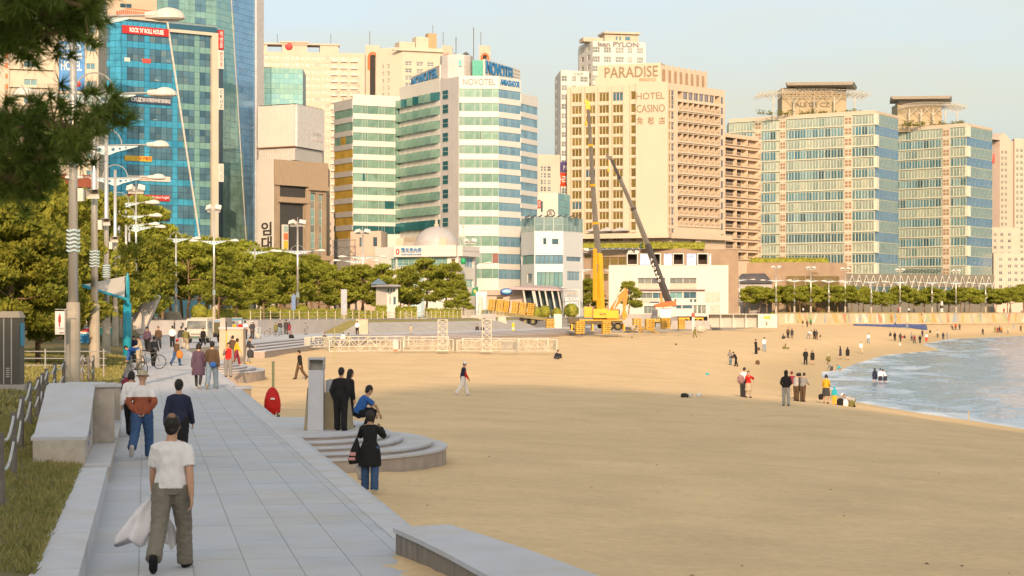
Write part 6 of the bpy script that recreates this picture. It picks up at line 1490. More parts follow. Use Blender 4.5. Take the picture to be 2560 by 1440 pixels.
b.bar(tuple(Vector((X(1776), -.1, z(755)))), tuple(Vector((X(1800), -.1, z(742)))), .04, 4); b.obj('shutter_brace', [m_white], t)
for i, (a_, c_) in enumerate(((1567,1595),(1631,1652),(1682,1710),(1743,1771))):
 bx = MB(); bx.M = f.mtx(); z0_, z1_ = zt+1.7+.02, z(633); xa, xb = X(a_), X(c_); tt = .18; y0_, y1_ = -.2, 3.2
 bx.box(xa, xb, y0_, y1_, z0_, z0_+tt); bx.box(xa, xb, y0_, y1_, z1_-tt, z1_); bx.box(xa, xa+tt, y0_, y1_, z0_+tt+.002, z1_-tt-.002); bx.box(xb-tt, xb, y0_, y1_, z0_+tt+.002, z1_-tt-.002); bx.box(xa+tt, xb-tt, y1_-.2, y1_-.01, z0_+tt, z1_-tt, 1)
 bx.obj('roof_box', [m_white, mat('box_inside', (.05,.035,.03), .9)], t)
m_cloud = mat('cloud_print', (.16,.28,.55), .6, 0, .3, .9, c2=(.66,.66,.66))
for a_, c_ in ((1600,1626),(1660,1681),(1717,1741),(1774,1778)):
 b = MB(); b.M = f.mtx(); b.box(X(a_), X(c_), .3, .5, zt+1.72, z(634)); b.obj('cloud_panel', [m_cloud], t)
# white long booth
t = thing('white_booth', 'long low white booth of open bays with a yellow notice on its end', 'booth', (*XY(1855,400), -.35)); f = Face(XY(1769,402), XY(1943,399), -.35, ZZ(786,400), t)
b = MB(); b.M = f.mtx(); xe = f.x(1895); b.box(0, f.W, 2.0, 2.1, -.5, f.z1); b.box(0, f.W, -.1, 2.2, f.z1+.003, f.z1+.12); b.box(xe, f.W, 0, 1.98, -.5, f.z1); b.box(0, .1, 0, 1.98, -.5, f.z1); b.obj('shell', [m_white], t)
for k in range(4):
 b = MB(); b.M = f.mtx(); b.box(.12+k*xe/4-.05, .12+k*xe/4+.07, -.05, .05, -.5, f.z1); b.obj('post', [m_white], t)
 b = MB(); b.M = f.mtx()
 for j in range(16): b.box(.3+k*xe/4+j*xe/68, .3+k*xe/4+j*xe/68+.1, 1.85, 1.98, -.4, f.z1-.5)
 b.obj('back_slats', [m_white], t)
sign(f, 'notice', 1910, 1926, 790, 797, m_yel, -.06, .05); f.text('lettering', '2', 1914, 1919, 804, 812, m_dk, -.04, .03, .03)
# far sea wall with painted mural
t = thing('sea_wall', 'low sea wall along the far beach painted with coloured shards', 'wall', (*XY(2250,580), -.3)); f = Face(XY(1946,545.5), XY(2620,622), -.6, 2.3, t)
b = MB(); b.M = f.mtx(); n = 26
for k in range(n): b.box(f.W*k/n+.02, f.W*(k+1)/n-.02, 0, .6, -1, 2.25)
b.obj('wall_blocks', [mat('mural_ground', (.46,.38,.26), .9, 0, .1, .3)], t)
b = MB(); b.M = f.mtx(); b.box(0, f.W, -.15, .8, 2.26, 2.42); b.obj('coping', [mat('coping_brown', (.28,.23,.18), .9)], t)
mm = [mat('mural_'+n_, c, .9) for n_, c in (('red',(.42,.22,.14)),('blue',(.26,.32,.36)),('white',(.56,.52,.45)),('green',(.34,.36,.22)),('ochre',(.46,.32,.13)))]
rd = random.Random(8); b = MB(); b.M = f.mtx()
for k in range(70):
 x = rd.random()*f.W*.98; w_ = rd.uniform(.5, 2.4); s_ = rd.uniform(-1.5, 1.5); y_ = -.006-.003*(k % 5)
 b._add([(x,y_,-.5),(x+w_,y_,-.5),(x+w_*.6+s_,y_,2.1),(x+s_,y_,2.1)], [(0,1,2,3)], k % 5)
b.obj('mural_shards', mm, t)
t = thing('small_lighthouse', 'small white pillar with red and black bands on the far promenade', 'pillar', (*XY(2354,600), 2.1))
MB().tube([(0,0,-.4),(0,0,.5)], [1.1,1.0], 12).obj('base', [m_conc], t); MB().tube([(0,0,.5),(0,0,4.6)], [.5,.38], 12).obj('shaft', [m_white], t); MB().tube([(0,0,4.61),(0,0,5.2)], [.40,.38], 12).obj('red_band', [m_red], t); MB().tube([(0,0,1.6),(0,0,2.4)], [.50,.48], 12).obj('dark_band', [m_dk], t); MB().tube([(0,0,5.21),(0,0,5.5),(0,0,5.8)], [.3,.25,.05], 10).obj('lamp_cap', [m_white], t)
# retaining wall behind the promenade plaza, fence and stair
t = thing('retaining_wall', 'long grey retaining wall below the fenced wood, behind the plaza', 'wall', (-26, 250, 0))
pts = [(-62,237.3),(-30.9,239.3),(-20.4,261.4)]; b = MB()
for a, c in zip(pts, pts[1:]):
 A, C_ = Vector(a), Vector(c); L_ = (C_-A).length; n = max(1, int(L_/3));
 for k in range(n):
  p, q = A.lerp(C_, k/n+.003), A.lerp(C_, (k+1)/n-.003); nr = Vector((q.y-p.y, -(q.x-p.x))).normalized()
  s_ = MB(); s_.prism([tuple(p-Vector((-26,250))), tuple(q-Vector((-26,250))), tuple(q+nr*.5-Vector((-26,250))), tuple(p+nr*.5-Vector((-26,250)))], -.5, 1.72).obj('wall_panel', [mat('wall_grey', (.36,.35,.35), .85, 0, .08, .6)], t)
t = thing('rope_fence', 'post and rope fence along the top of the retaining wall', 'fence', (-26, 252, 1.7)); rp = MB(); prev = None; pm = MB().tube([(0,0,-.2),(0,0,1.15)], .06, 6).mesh('post', [mat('fence_post', (.50,.44,.33), .9)])
pts += [(-12.4,286.6),(-.4,331.6)]
for a, c in zip(pts[1:], pts[2:]):
 A, C_ = Vector(a), Vector(c); n = int((C_-A).length/2.2)
 for k in range(n):
  p = A.lerp(C_, k/n)+Vector((-.5,.9)); l = (p.x+26, p.y-252, 0); put('post', pm, t, l)
  if prev:
   for zz in (1.0, .55):
    q = [(prev[0]+(l[0]-prev[0])*j/4, prev[1]+(l[1]-prev[1])*j/4, zz-.12*math.sin(math.pi*j/4)) for j in range(5)]; rp.tube(q, .022, 4)
  prev = l
rp.obj('ropes', [mat('rope_cream', (.50,.46,.36), .9)], t)
v = []; f = []
for k in range(-7, 41):
 q = k/20; i = min(1, max(0, int(q))); p = Vector(pts[2+i]).lerp(Vector(pts[3+i]), q-i)
 for j, (o_, z_) in enumerate(((5.2,-.01),(3.4,.7),(1.6,1.35),(-.5,1.78))): v.append((p.x+o_*.93+.2*noise.noise((k*.7,j,0)), p.y-o_*.35, (z_+.06*noise.noise((k*.9,j*2,1)))*min(1, (k+7)/5)-.02))
for k in range(47):
 for j in range(3): f.append((k*4+j, (k+1)*4+j, (k+1)*4+j+1, k*4+j+1))
me = bpy.data.meshes.new('grass_bank'); me.from_pydata(v, [], f); me.materials.append(mat('bank_grass', (.20,.18,.05), .95, 0, .2, 1.2, .03, 9, c2=(.28,.24,.09))); me.materials.append(m_conc); me.polygons.foreach_set('material_index', [1 if i % 3 < 2 else 0 for i in range(len(f))]); tag(put('grass_bank', me), 'sloped grey terrace with a grassy top strip rising from the plaza to the hedges', kind='structure')
t = thing('plaza_stair', 'slanted concrete stair with steel railings below the propped pines', 'stair', (*XY(1085,300), .0))
for k in range(11): MB().box(-1.6+.0*k, 1.6, .35*k-1.2, .35*k-.85, -.3, .16*(k+1)).obj('step', [m_grancap], t, (k*-.28, 0, 0))
rr = MB()
for s_ in (-1.5, 1.5):
 for h_ in (.5,.95): rr.bar((s_,-1.2,.1+h_), (s_-3.1,2.8,1.75+h_), .04, 5)
 for k in range(6): rr.bar((s_-.62*k,-1.2+.8*k,0), (s_-.62*k,-1.2+.8*k,1.05+.33*k), .035, 5)
rr.obj('railing', [m_galv], t)
# concrete piers, blocks on the plaza
def block(name, label, cat, px, d, w, dp, h, z=0, m=None, taper=.0, cap=False):
 p = XY(px, d); t = thing(name, label, cat, (p.x, p.y, z)); b = MB()
 b._add([(-w/2,0,-.6),(w/2,0,-.6),(w/2,dp,-.6),(-w/2,dp,-.6),(-w/2+taper,taper,h),(w/2-taper,taper,h),(w/2-taper,dp-taper,h),(-w/2+taper,dp-taper,h)], [(0,3,2,1),(4,5,6,7),(0,1,5,4),(1,2,6,5),(2,3,7,6),(3,0,4,7)]); b.obj('body', [m or m_concw], t)
 if cap: MB().box(-w/2+taper-.05, w/2-taper+.05, taper-.05, dp-taper+.05, h+.003, h+.10).obj('cap', [m_grancap], t)
 return t
block('granite_pier', 'tall pinkish granite pier at the beach steps where a white shirted person sits', 'pier', 578, 118, 1.45, 1.3, 1.75, 0, mat('pier_pink', (.50,.40,.30), .85, 0, .08, 1), .03, True)
t = block('buttress', 'grey slanted buttress wall just left of the granite pier', 'pier', 556, 121, .5, 3.2, 2.4, 0, m_conc, .1)
block('small_pier', 'pinkish pier pair on the plaza before the retaining wall', 'pier', 905, 245, 1.5, 1.0, 1.85, -.05, mat('pier_pink', (.5,.4,.3)), .03)
block('pyramid_block', 'stone pyramid shaped block on the plaza beside the loaded truck', 'block', 1255, 318, 1.9, 1.4, 1.9, .0, m_concw, .35)
block('concrete_panel_row', 'row of leaning concrete panels before the pale blue gateway', 'block', 1180, 312, 3.4, .8, 2.2, .0, m_conc, .15)
block('grey_wall_block', 'grey plaza wall block right of the leaning concrete panels', 'block', 1222, 316, 2.2, .6, 2.4, .0, mat('wall_grey', (.36,.35,.35)))
# pale blue gateway and green flag
t = thing('blue_gateway', 'pale blue square gateway beside the loaded truck', 'gate', (*XY(1200,345), .5)); d_ = 345/F
MB().box(-.3,.3,-.3,.3,-.5,(810-735)*d_*.92).obj('right_post', [mat('pale_sky_blue', (.42,.56,.62))], t, (11*d_,0,0)); MB().box(-1.5,.44,-.3,.3,0,.9).obj('lintel', [mat('pale_sky_blue', (.42,.56,.62))], t, (11*d_,0,(810-735)*d_*.92+.004))
MB().box(-.2,.2,-.2,.2,-.5,(810-735)*d_*.92).obj('left_post', [mat('pale_sky_blue', (.42,.56,.62))], t, (-.5,0,0))
t = thing('green_flag', 'green flag with a yellow mark beside the blue gateway', 'flag', (*XY(1196,352), 1.0)); MB().bar((0,0,-.5),(0,0,6.2),.05,6).obj('pole', [m_galv], t)
fl = MB(); fl._add([(-1.4,.1,4.4),(-.05,0,4.6),(-.05,0,6.1),(-1.0,.2,5.9)], [(0,1,2,3),(3,2,1,0)]); fl.obj('cloth', [mat('flag_green', (.04,.25,.14), .8, 0, .2, 1)], t); MB().ball((-.6,-.05,5.3), .25, .04, .3).obj('mark', [m_yel], t)
# info post, blue banner post, rock with notice, ramp
t = thing('information_board', 'tall pale information board on two legs by the hedge', 'sign', (*XY(860,292), 1.2)); d_ = 292/F
MB().box(-.38,.38,-.06,.06,1.1,(830-748)*d_).obj('panel', [mat('board_blue_grey', (.34,.38,.46), .5, 0, .1, 3)], t); fr = MB(); fr.box(-.44,-.385,-.08,.08,.6,(830-747)*d_); fr.box(.385,.44,-.08,.08,.6,(830-747)*d_); fr.box(-.2,-.12,-.04,.04,-.5,1.1); fr.box(.12,.2,-.04,.04,-.5,1.1); fr.obj('frame', [m_beige], t)
t = thing('banner_post', 'blue vertical banner on a post in front of the pine wood', 'banner', (*XY(734,296), 1.6)); MB().bar((0,0,-.3),(0,0,3.8),.06,6).obj('post', [m_galv], t); MB().box(-.3,.3,-.1,-.065,1.4,3.6).obj('banner', [mat('faded_blue', (.16,.24,.42), .7)], t)
p = XY(432,262); t = thing('stone_monument', 'big rough standing stone with a white notice, behind the white truck', 'monument', (p.x, p.y, 0)); rd = random.Random(4); vs_ = []; fs_ = []; n = 14
for i in range(6):
 z_ = [-.3,.6,1.4,2.1,2.6,2.75][i]; s_ = [1,1.02,.98,.93,.8,.35][i]
 for k in range(n): a = 2*math.pi*k/n; q = s_*(1+rd.uniform(-.08,.08)); vs_.append((1.25*q*math.cos(a), .6*q*math.sin(a), z_+rd.uniform(-.07,.07)))
for i in range(5):
 for k in range(n): fs_.append((i*n+k, i*n+(k+1)%n, (i+1)*n+(k+1)%n, (i+1)*n+k))
fs_.append(tuple(5*n+k for k in range(n))); b = MB(); b._add(vs_, fs_); b.obj('stone', [mat('monument_stone', (.36,.31,.23), .95, 0, .25, 1.5, .05, 4)], t)
MB().box(-.9,-.2,-.78,-.72,.45,1.45).obj('notice', [m_wht], t); MB().box(-.68,-.42,-.79,-.781,1.15,1.3).obj('notice_print', [m_dk], t)
p = XY(352,205); t = thing('concrete_ramp', 'pale concrete stair tower with a slanting flank behind the canopy pole', 'stair', (p.x, p.y, 0)); k_ = 205/F; zz = lambda y: ZZ(y, 205)
b = MB(); pl_ = [((372-352)*k_, zz(738)), ((401-352)*k_, zz(738)), ((398-352)*k_, zz(752)), ((376-352)*k_, zz(832)), ((358-352)*k_, zz(832)), ((330-352)*k_, zz(832)), ((328-352)*k_, zz(822))]
def xz_prism(pl, y0, y1, mm=0):
 n = len(pl); b = MB(); b._add([(x,y0,z) for x, z in pl]+[(x,y1,z) for x, z in pl], [tuple(range(n-1,-1,-1)), tuple(range(n,2*n))]+[(i,(i+1)%n,n+(i+1)%n,n+i) for i in range(n)], mm); return b
xz_prism([((372-352)*k_, zz(738)), ((398-352)*k_, zz(738)), ((401-352)*k_, zz(743)), ((362-352)*k_, zz(834)), ((330-352)*k_, zz(834))], -1.0, .4).obj('slanting_wall', [mat('ramp_pale', (.50,.46,.42), .8)], t)
xz_prism([((330-352)*k_, zz(742)), ((371-352)*k_, zz(742)), ((340-352)*k_, zz(815)), ((330-352)*k_, zz(815))], .5, 3.2).obj('rear_wall', [mat('ramp_grey', (.42,.41,.41), .8)], t)
g = MB()
for k in range(12): a = k/11; g.box((378-352)*k_-1.9*a+.35, (378-352)*k_-1.9*a+.75, -1.04, -1.003, zz(746)-.31*k-.22, zz(746)-.31*k)
g.obj('stair_shade', [mat('ramp_grey', (.42,.41,.41))], t)
# left bank: cabinet, toilet sign, ropes, sail, kiosk
p = XY(31, 57.5); t = thing('grey_cabinet', 'tall grey steel cabinet with a pale cap at the left edge', 'cabinet', (p.x, p.y, .66)); k_ = 57.5/F
MB().box(-.42,.42,-.3,.4,-.6,.04).obj('plinth', [m_conc], t); MB().box(-.34,.27,-.25,.3,.04,1.95).obj('body', [mat('cabinet_dark', (.10,.095,.085), .5, .2)], t)
for x in (-.2, .02): MB().box(x,x+.03,-.262,-.252,.06,1.93).obj('groove', [m_galv], t)
MB()._add([(-.37,-.28,1.955),(.31,-.28,1.955),(.31,.33,1.955),(-.37,.33,1.955),(-.28,-.2,2.14),(.22,-.2,2.14),(.22,.25,2.14),(-.28,.25,2.14)], [(0,3,2,1),(4,5,6,7),(0,1,5,4),(1,2,6,5),(2,3,7,6),(3,0,4,7)]).obj('cap', [mat('cabinet_cap', (.42,.36,.28), .7)], t)
MB().box(.275,.33,-.2,.1,1.15,1.80).obj('blue_sign', [mat('sign_cyan', (.04,.26,.44), .5)], t); v_ = MB()
for k in range(5): v_.box(-.12,-.02,-.27,-.253,.25+.06*k,.28+.06*k)
v_.obj('vent', [m_galv], t)
p = XY(151, 61.5); t = thing('toilet_sign', 'white hanging sign with a red standing figure and arrow', 'sign', (p.x, p.y, .6)); k_ = 61.5/F; zz = lambda y: ZZ(y, 61.5)-.6
MB().box(-.16,.13,-.02,.02,zz(836),zz(778)).obj('panel', [m_wht], t); MB().bar((-.16,0,zz(773.5)),(.35,0,zz(773.5)),.015,6).obj('bracket', [m_galv], t)
MB().bar((.145,0,-1),(.145,0,zz(773)),.02,6).obj('post', [m_galv], t)
fg = MB(); fg.box(-.055,.02,-.032,-.022,zz(806),zz(790)); fg.ball((-.018,-.026,zz(787)), .028, .008, .028); fg.box(-.04,-.002,-.032,-.022,zz(816),zz(806)+.001); fg.box(0,.115,-.032,-.022,zz(833),zz(831)); fg._add([(.0,-.03,zz(830)),(.0,-.03,zz(834)),(-.03,-.03,zz(832))], [(0,1,2),(2,1,0)]); fg.obj('figure', [m_red], t)
text('lettering', 'TOILET', t, (-.06,-.03,zz(823)), 0, .18, .06, m_grey, .01)
# rope fence at the left of the bench
m_post = mat('grey_post', (.20,.18,.165), .9, 0, .2, 5)
t = thing('rope_fence', 'grey post fence with sagging white ropes along the near lawn edge', 'fence', (-9, 40, 0)); fp = [(-2,34.5),(-.2,33),(14,31)]
pts = []
for px, py, h in ((4,1240,1.0),(34,1165,1.0),(52,1105,.98),(76,1052,.95),(96,1035,.95),(104,1020,.95),(118,1003,.92),(137,985,.92),(158,975,.92),(170,950,.95),(188,962,.92),(206,945,.9),(222,948,.9),(233,946,.9)):
 d = (CZ-.5)*F/(py-HY); x = (px-HX)*d/F; pts.append(Vector((x, d, lawn_z(x, d))))
O = Vector((-9, 40, 0))
for i, p in enumerate(pts): MB().tube([(0,0,-.3),(.02*((i%3)-1),0,.92)], .05, 7).obj('post', [m_post], t, p-O)
rp = MB()
for a, c in zip(pts, pts[1:]):
 for zz_ in (.86,.48):
  rp.tube([a.lerp(c, j/6)-O+Vector((0,0,zz_-.16*math.sin(math.pi*j/6))) for j in range(7)], .02, 5)
rp.obj('ropes', [mat('rope_white', (.55,.55,.55), .8)], t)
t = thing('low_wire_fence', 'low fence of thin pale rails across the lawn behind the grey cabinet', 'fence', (-17, 72, .65))
for k in range(4): MB().tube([(0,0,-.2),(0,0,.8)], .025, 5).obj('post', [m_galv], t, (-4+2.1*k, 0, 0))
rp = MB()
for zz_ in (.2,.45,.7): rp.bar((-4,0,zz_),(2.4,0,zz_),.018,4)
rp.obj('rails', [m_galv], t)
# sail canopy
m_teal = mat('teal_paint', (.02,.30,.42), .4); m_sail = mat('sail_cloth', (.52,.50,.46), .8, 0, .05, 1)
d0 = 108; k_ = d0/F; p = XY(318, d0); t = thing('sail_canopy', 'white tensile sail canopy held by a thick teal pole', 'canopy', (p.x, p.y, 0)); q = lambda px, py, d: WP(px, py, d)-Vector((p.x, p.y, 0))
MB().tube([(0,0,-.3),(0,0,ZZ(758,d0))], .23, 14).obj('pole', [m_teal], t, smooth=True); MB().tube([(0,0,ZZ(758,d0)),(.0,0,ZZ(700,d0)),(.03,0,ZZ(682,d0))], [(.15,.15),(.12,.15),(.03,.06)], 10).obj('mast_head', [m_teal], t)
def sail(c, n=10, sag=.35):
 a, b_, cc, dd = c; vs_ = []; fs_ = []
 for i in range(n+1):
  for j in range(n+1):
   u_, v_ = i/n, j/n; e = (a.lerp(b_, u_)).lerp(dd.lerp(cc, u_), v_); e.z -= sag*math.sin(math.pi*u_)*math.sin(math.pi*v_); vs_.append(e)
 for i in range(n):
  for j in range(n): fs_.append((i*(n+1)+j, (i+1)*(n+1)+j, (i+1)*(n+1)+j+1, i*(n+1)+j+1))
 b = MB(); b._add(vs_, fs_); return b
sail((q(314,690,108), q(311,745,107), q(205,712,112), q(205,712,112)), 10, .15).obj('sail', [m_sail], t, smooth=True)
sail((q(205,712,112), q(96,690,104), q(110,740,112), q(200,726,118)), 10, .3).obj('sail', [m_sail], t, smooth=True)
sail((q(120,745,105), q(200,738,107), q(160,760,104), q(105,757,104)), 8, .1).obj('sail', [mat('sail_navy', (.06,.10,.20), .7)], t, smooth=True)
MB().tube([q(313,747,106.8), q(205,714,111.8), q(96,690,103.8)], .09, 8).obj('edge_tube', [m_teal], t)
lc = MB()
for k in range(14): lc.bar(q(315,694+3.6*k,107.9), q(311,693+3.6*k,107.7), .02, 4)
lc.obj('lacing', [m_framed], t)
p = XY(235,152); t = thing('blue_parasol', 'blue market parasol over a drinks stall behind the lamp sleeves', 'parasol', (p.x, p.y, .7)); b = MB(); r_ = 1.5; n = 8; top = 2.6
b._add([(r_*math.cos(2*math.pi*k/n), r_*math.sin(2*math.pi*k/n), 2.0) for k in range(n)]+[(0,0,top)], [(k,(k+1)%n,n) for k in range(n)]); b.obj('canopy', [mat('parasol_blue', (.03,.09,.30), .7)], t); MB().bar((0,0,-.4),(0,0,2.6),.03,6).obj('pole', [m_galv], t)
MB().box(.9,1.5,-1.5,-1.46,1.7,2.25).obj('hanging_panel', [mat('parasol_blue', (.03,.09,.30))], t); MB().box(.95,1.45,-1.51,-1.501,1.9,2.02).obj('panel_stripe', [m_wht], t)
p = XY(216,140); t = thing('drinks_cooler', 'blue drinks cooler with a red and white wave beside the lamp sleeves', 'cooler', (p.x, p.y, .7)); MB().box(-.42,.42,-.3,.3,-.3,.95).obj('body', [mat('cooler_blue', (.03,.22,.45), .4)], t)
MB().box(-.40,.40,-.31,-.301,.62,.9).obj('red_wave', [m_red], t); MB().box(-.4,.4,-.315,-.311,.52,.66).obj('white_wave', [m_wht], t)
p = XY(262,150); t = thing('green_stall_table', 'green and white stall table under the blue parasol', 'table', (p.x, p.y, .7)); MB().box(-.7,.7,-.4,.4,.85,.92).obj('table_top', [m_white], t)
for x in (-.6,.6):
 for y in (-.3,.3): MB().box(x-.03,x+.03,y-.03,y+.03,-.3,.848).obj('leg', [m_galv], t)
MB().box(-.65,.65,-.41,-.405,.35,.85).obj('skirt', [mat('stall_green', (.05,.30,.24), .7)], t)
# slatted monument, stroller, beach posts, shore things
p = XY(788, 46.8); t = thing('pillar_monument', 'grey slab pillar with curved tan slatted wings on the rounded platform', 'monument', (p.x, p.y, 0)); k_ = 46.8/F
MB()._add([(-.185,0,0),(.185,0,0),(.185,.5,0),(-.185,.5,0),(-.165,.10,1.42),(.175,.10,1.42),(.175,.5,1.42),(-.165,.5,1.42)], [(0,3,2,1),(4,5,6,7),(0,1,5,4),(1,2,6,5),(2,3,7,6),(3,0,4,7)]).obj('slab', [m_grancap], t)
b = MB(); b.box(-.18,.19,.34,.5,1.422,1.66); b.obj('head_back', [m_conc], t); MB().box(-.19,.20,.12,.5,1.662,1.71).obj('head_cap', [m_grancap], t); MB().box(-.18,-.15,.14,.339,1.422,1.66).obj('head_cheek', [m_conc], t); MB().box(.165,.19,.14,.339,1.422,1.66).obj('head_cheek', [m_conc], t)
cm = mat('tan_course', (.40,.33,.21), .85, 0, .12, 4)
for i in range(17):
 z0_ = .052*i; b = MB(); s0 = .96-.016*i
 pr = [(.19,.30),(.45,.30),(.72,.42),(.72+.12*(1-i/17),.9),(.3,1.3),(.19,1.0)]; b.prism(pr, z0_+.002, z0_+.044); b.prism([(x*.985+.003, y+.012) for x, y in pr], z0_+.044, z0_+.052); b.obj('course', [cm], t)
b = MB(); b._add([(-.28,.1,0),(-.19,.0,0),(-.19,.6,0),(-.28,.7,0),(-.20,.15,1.0),(-.188,.1,1.0),(-.188,.5,1.0),(-.2,.5,1.0)], [(0,3,2,1),(4,5,6,7),(0,1,5,4),(1,2,6,5),(2,3,7,6),(3,0,4,7)]); b.obj('left_wing', [cm], t)
xz_prism([(.19,.885),(.72,.885),(.68,1.0),(.45,1.15),(.3,1.2),(.19,1.16)], .55, .7).obj('blue_grey_back', [mat('fin_grey', (.42,.45,.50), .6)], t)
d = 66; p = XY(681, d); zs = sand_z(p.x, p.y); t = thing('pushchair', 'red covered pushchair standing on the sand by the promenade', 'pushchair', (p.x, p.y, ZZ(1048, d)), R(8)); m_redf = mat('red_fabric', (.55,.01,.01), .7, 0, .15, 6)
b = MB(); b.tube([(0,.05,.18),(0,0,.24),(0,-.02,.40),(0,-.03,.62),(0,.02,.85),(0,.06,1.0),(0,.07,1.05)], [(.10,.1),(.26,.17),(.27,.2),(.265,.2),(.21,.16),(.12,.1),(.04,.04)], 16); b.obj('cover', [m_redf], t, smooth=True)
MB().tube([(.12,.18,.2),(.16,.22,.45),(.14,.2,.7)], [.1,.13,.06], 10).obj('side_flap', [m_redf], t, smooth=True)
MB().box(-.07,.07,-.262,-.235,.66,.71).obj('label_patch', [m_wht], t)
fr = MB()
for s_ in (-1, 1):
 fr.bar((s_*.20,-.1,.08),(s_*.12,-.12,.55),.013,5); fr.bar((s_*.18,.3,.08),(s_*.14,-.02,.5),.013,5); fr.bar((s_*.14,-.16,.26),(s_*.08,-.2,.12),.01,5)
fr.bar((-.2,-.1,.1),(.2,-.1,.1),.011,5); fr.obj('frame', [m_galv], t)
for s_ in (-1, 1):
 for y in (-.1,.3):
  for o_ in (-.03,.03):
   w_ = MB(); w_.tube([(s_*.2+o_-.012,y,.075),(s_*.2+o_+.012,y,.075)], .075, 12); w_.obj('wheel', [m_dk], t);
for px, d, y0, y1, lab in ((683,70,910,1000,'thin greenish post on the sand behind the red pushchair'),(836,150,826,945,'taller pale green post on the sand before the white trusses'),(825,60,958,1010,'short thin rod beside the pillar monument')):
 p = XY(px, d); zb = sand_z(p.x, p.y); t = thing('beach_post', lab, 'post', (p.x, p.y, zb)); MB().tube([(0,0,-.3),(0,0,ZZ(y0,d)-zb)], .045 if d > 65 else .02, 6).obj('rod', [mat('post_green', (.36,.36,.20), .8)], t); MB().tube([(0,0,ZZ(y0,d)-zb+.002),(0,0,ZZ(y0,d)-zb+.1)], .05 if d > 65 else .024, 6).obj('tip', [mat('post_green', (.36,.36,.20))], t)
p = XY(620, 73); t = thing('stone_seat_block', 'small tan stone block at the promenade edge left of the pushchair', 'block', (p.x, p.y, -.05), rz); MB().box(-.42,.1,-.5,.8,-.8,.02).obj('body', [mat('pier_pink', (.5,.4,.3))], t); MB().box(-.5,.14,-.55,.85,.024,.1).obj('cap', [m_grancap], t)
# stage trusses on the sand
m_truss = mat('white_truss', (.56,.53,.45), .6)
def truss_mesh(L, h=.95, w=.7, cell=.95):
 b = MB(); n = max(2, round(L/cell)); r = .045
 for y in (-w/2, w/2):
  for z in (0, h): b.bar((0,y,z),(L,y,z),r,5)
  for k in range(n):
   x0, x1 = L*k/n, L*(k+1)/n; b.bar((x0,y,0),(x0,y,h),.03,4); b.bar((x0,y,0 if k % 2 else h),(x1,y,h if k % 2 else 0),.026,4)
  b.bar((L,y,0),(L,y,h),.035,4)
 for k in range(n+1):
  for z in (0, h): b.bar((L*k/n,-w/2,z),(L*k/n,w/2,z),.026,4)
 for k in range(n): b.bar((L*k/n,-w/2,h),(L*(k+1)/n,w/2,h),.022,4)
 return b.mesh('lattice', [m_truss])
def truss(px0, px1, py, d, label, h=.95):
 A, C_ = XY(px0, d), XY(px1, d+1.5); L_ = (C_-A).length; zb = ZZ(py, d); t = thing('stage_truss', label, 'truss', (A.x, A.y, zb), math.atan2(C_.y-A.y, C_.x-A.x), 'white stage trusses lying on the sand')
 put('lattice', truss_mesh(L_, h), t)
 for x in (0, L_): MB().box(x-.05,x+.05,-.42,.42,-.02,h+.04).obj('end_plate', [m_truss], t)
truss(768,815,868,193,'white truss section at the far left of the row, end turned out')
truss(822,1000,878,190,'long white front truss behind the tall pale green post', 1.05)
truss(1006,1130,876,190,'white front truss left of the upright truss tower', 1.0)
truss(1140,1288,877,191,'white front truss between the two upright truss towers', 1.0)
truss(1292,1388,878,192,'white front truss at the right end, beside the seated person', 1.1)
truss(782,1010,866,205,'long white rear truss at the left, behind the front row',1.0)
truss(1018,1118,864,206,'white rear truss in the middle, before the plaza steps',.9)
truss(1155,1368,868,205,'long white rear truss at the right, behind the front row',.9)
def tower(px, d, y0, y1, label):
 p = XY(px, d); h = ZZ(y0, d)-ZZ(y1, d); t = thing('truss_tower', label, 'truss', (p.x, p.y, ZZ(y1, d))); b = MB(); w = .42; n = 5
 for x in (-w, w):
  for y in (-w, w): b.bar((x,y,0),(x,y,h),.05,5)
 for k in range(n):
  z0, z1 = h*k/n, h*(k+1)/n
  for y in (-w, w): b.bar((-w,y,z0),(w,y,z1),.028,4); b.bar((w,y,z0),(-w,y,z1),.028,4); b.bar((-w,y,z1),(w,y,z1),.03,4)
  for x in (-w, w): b.bar((x,-w,z0),(x,w,z1),.028,4)
 b.obj('lattice', [m_truss], t); MB().box(-.6,.6,-.6,.6,-.05,.04).obj('foot_plate', [m_truss], t)
tower(1107,188,799,876,'upright white truss tower, left of two'); tower(1217,189,799,877,'upright white truss tower, right of two')
p = XY(1270,187); t = thing('grille_stack', 'bundle of grey crowd barriers leaning by the right trusses', 'barrier', (p.x, p.y, ZZ(879,187)))
for k in range(4):
 b = MB(); b.tube([(-.65,0,.05),(-.65,0,.95),(.65,0,.95),(.65,0,.05),(-.65,0,.05)], .02, 5)
 for j in range(12): b.bar((-.6+.11*j,0,.05),(-.6+.11*j,0,.95),.012,4)
 b.obj('barrier_frame', [m_galv], t, (.12*k,.25*k,0))
p = XY(989,186); t = thing('speaker_box', 'small grey board with an orange tag in front of the long front truss', 'board', (p.x, p.y, ZZ(877,186))); MB().box(-.25,.25,-.05,.05,.1,1.0).obj('panel', [m_grey], t); MB().box(-.18,.18,-.3,.0,-.05,.14).obj('orange_tag', [m_orange], t)
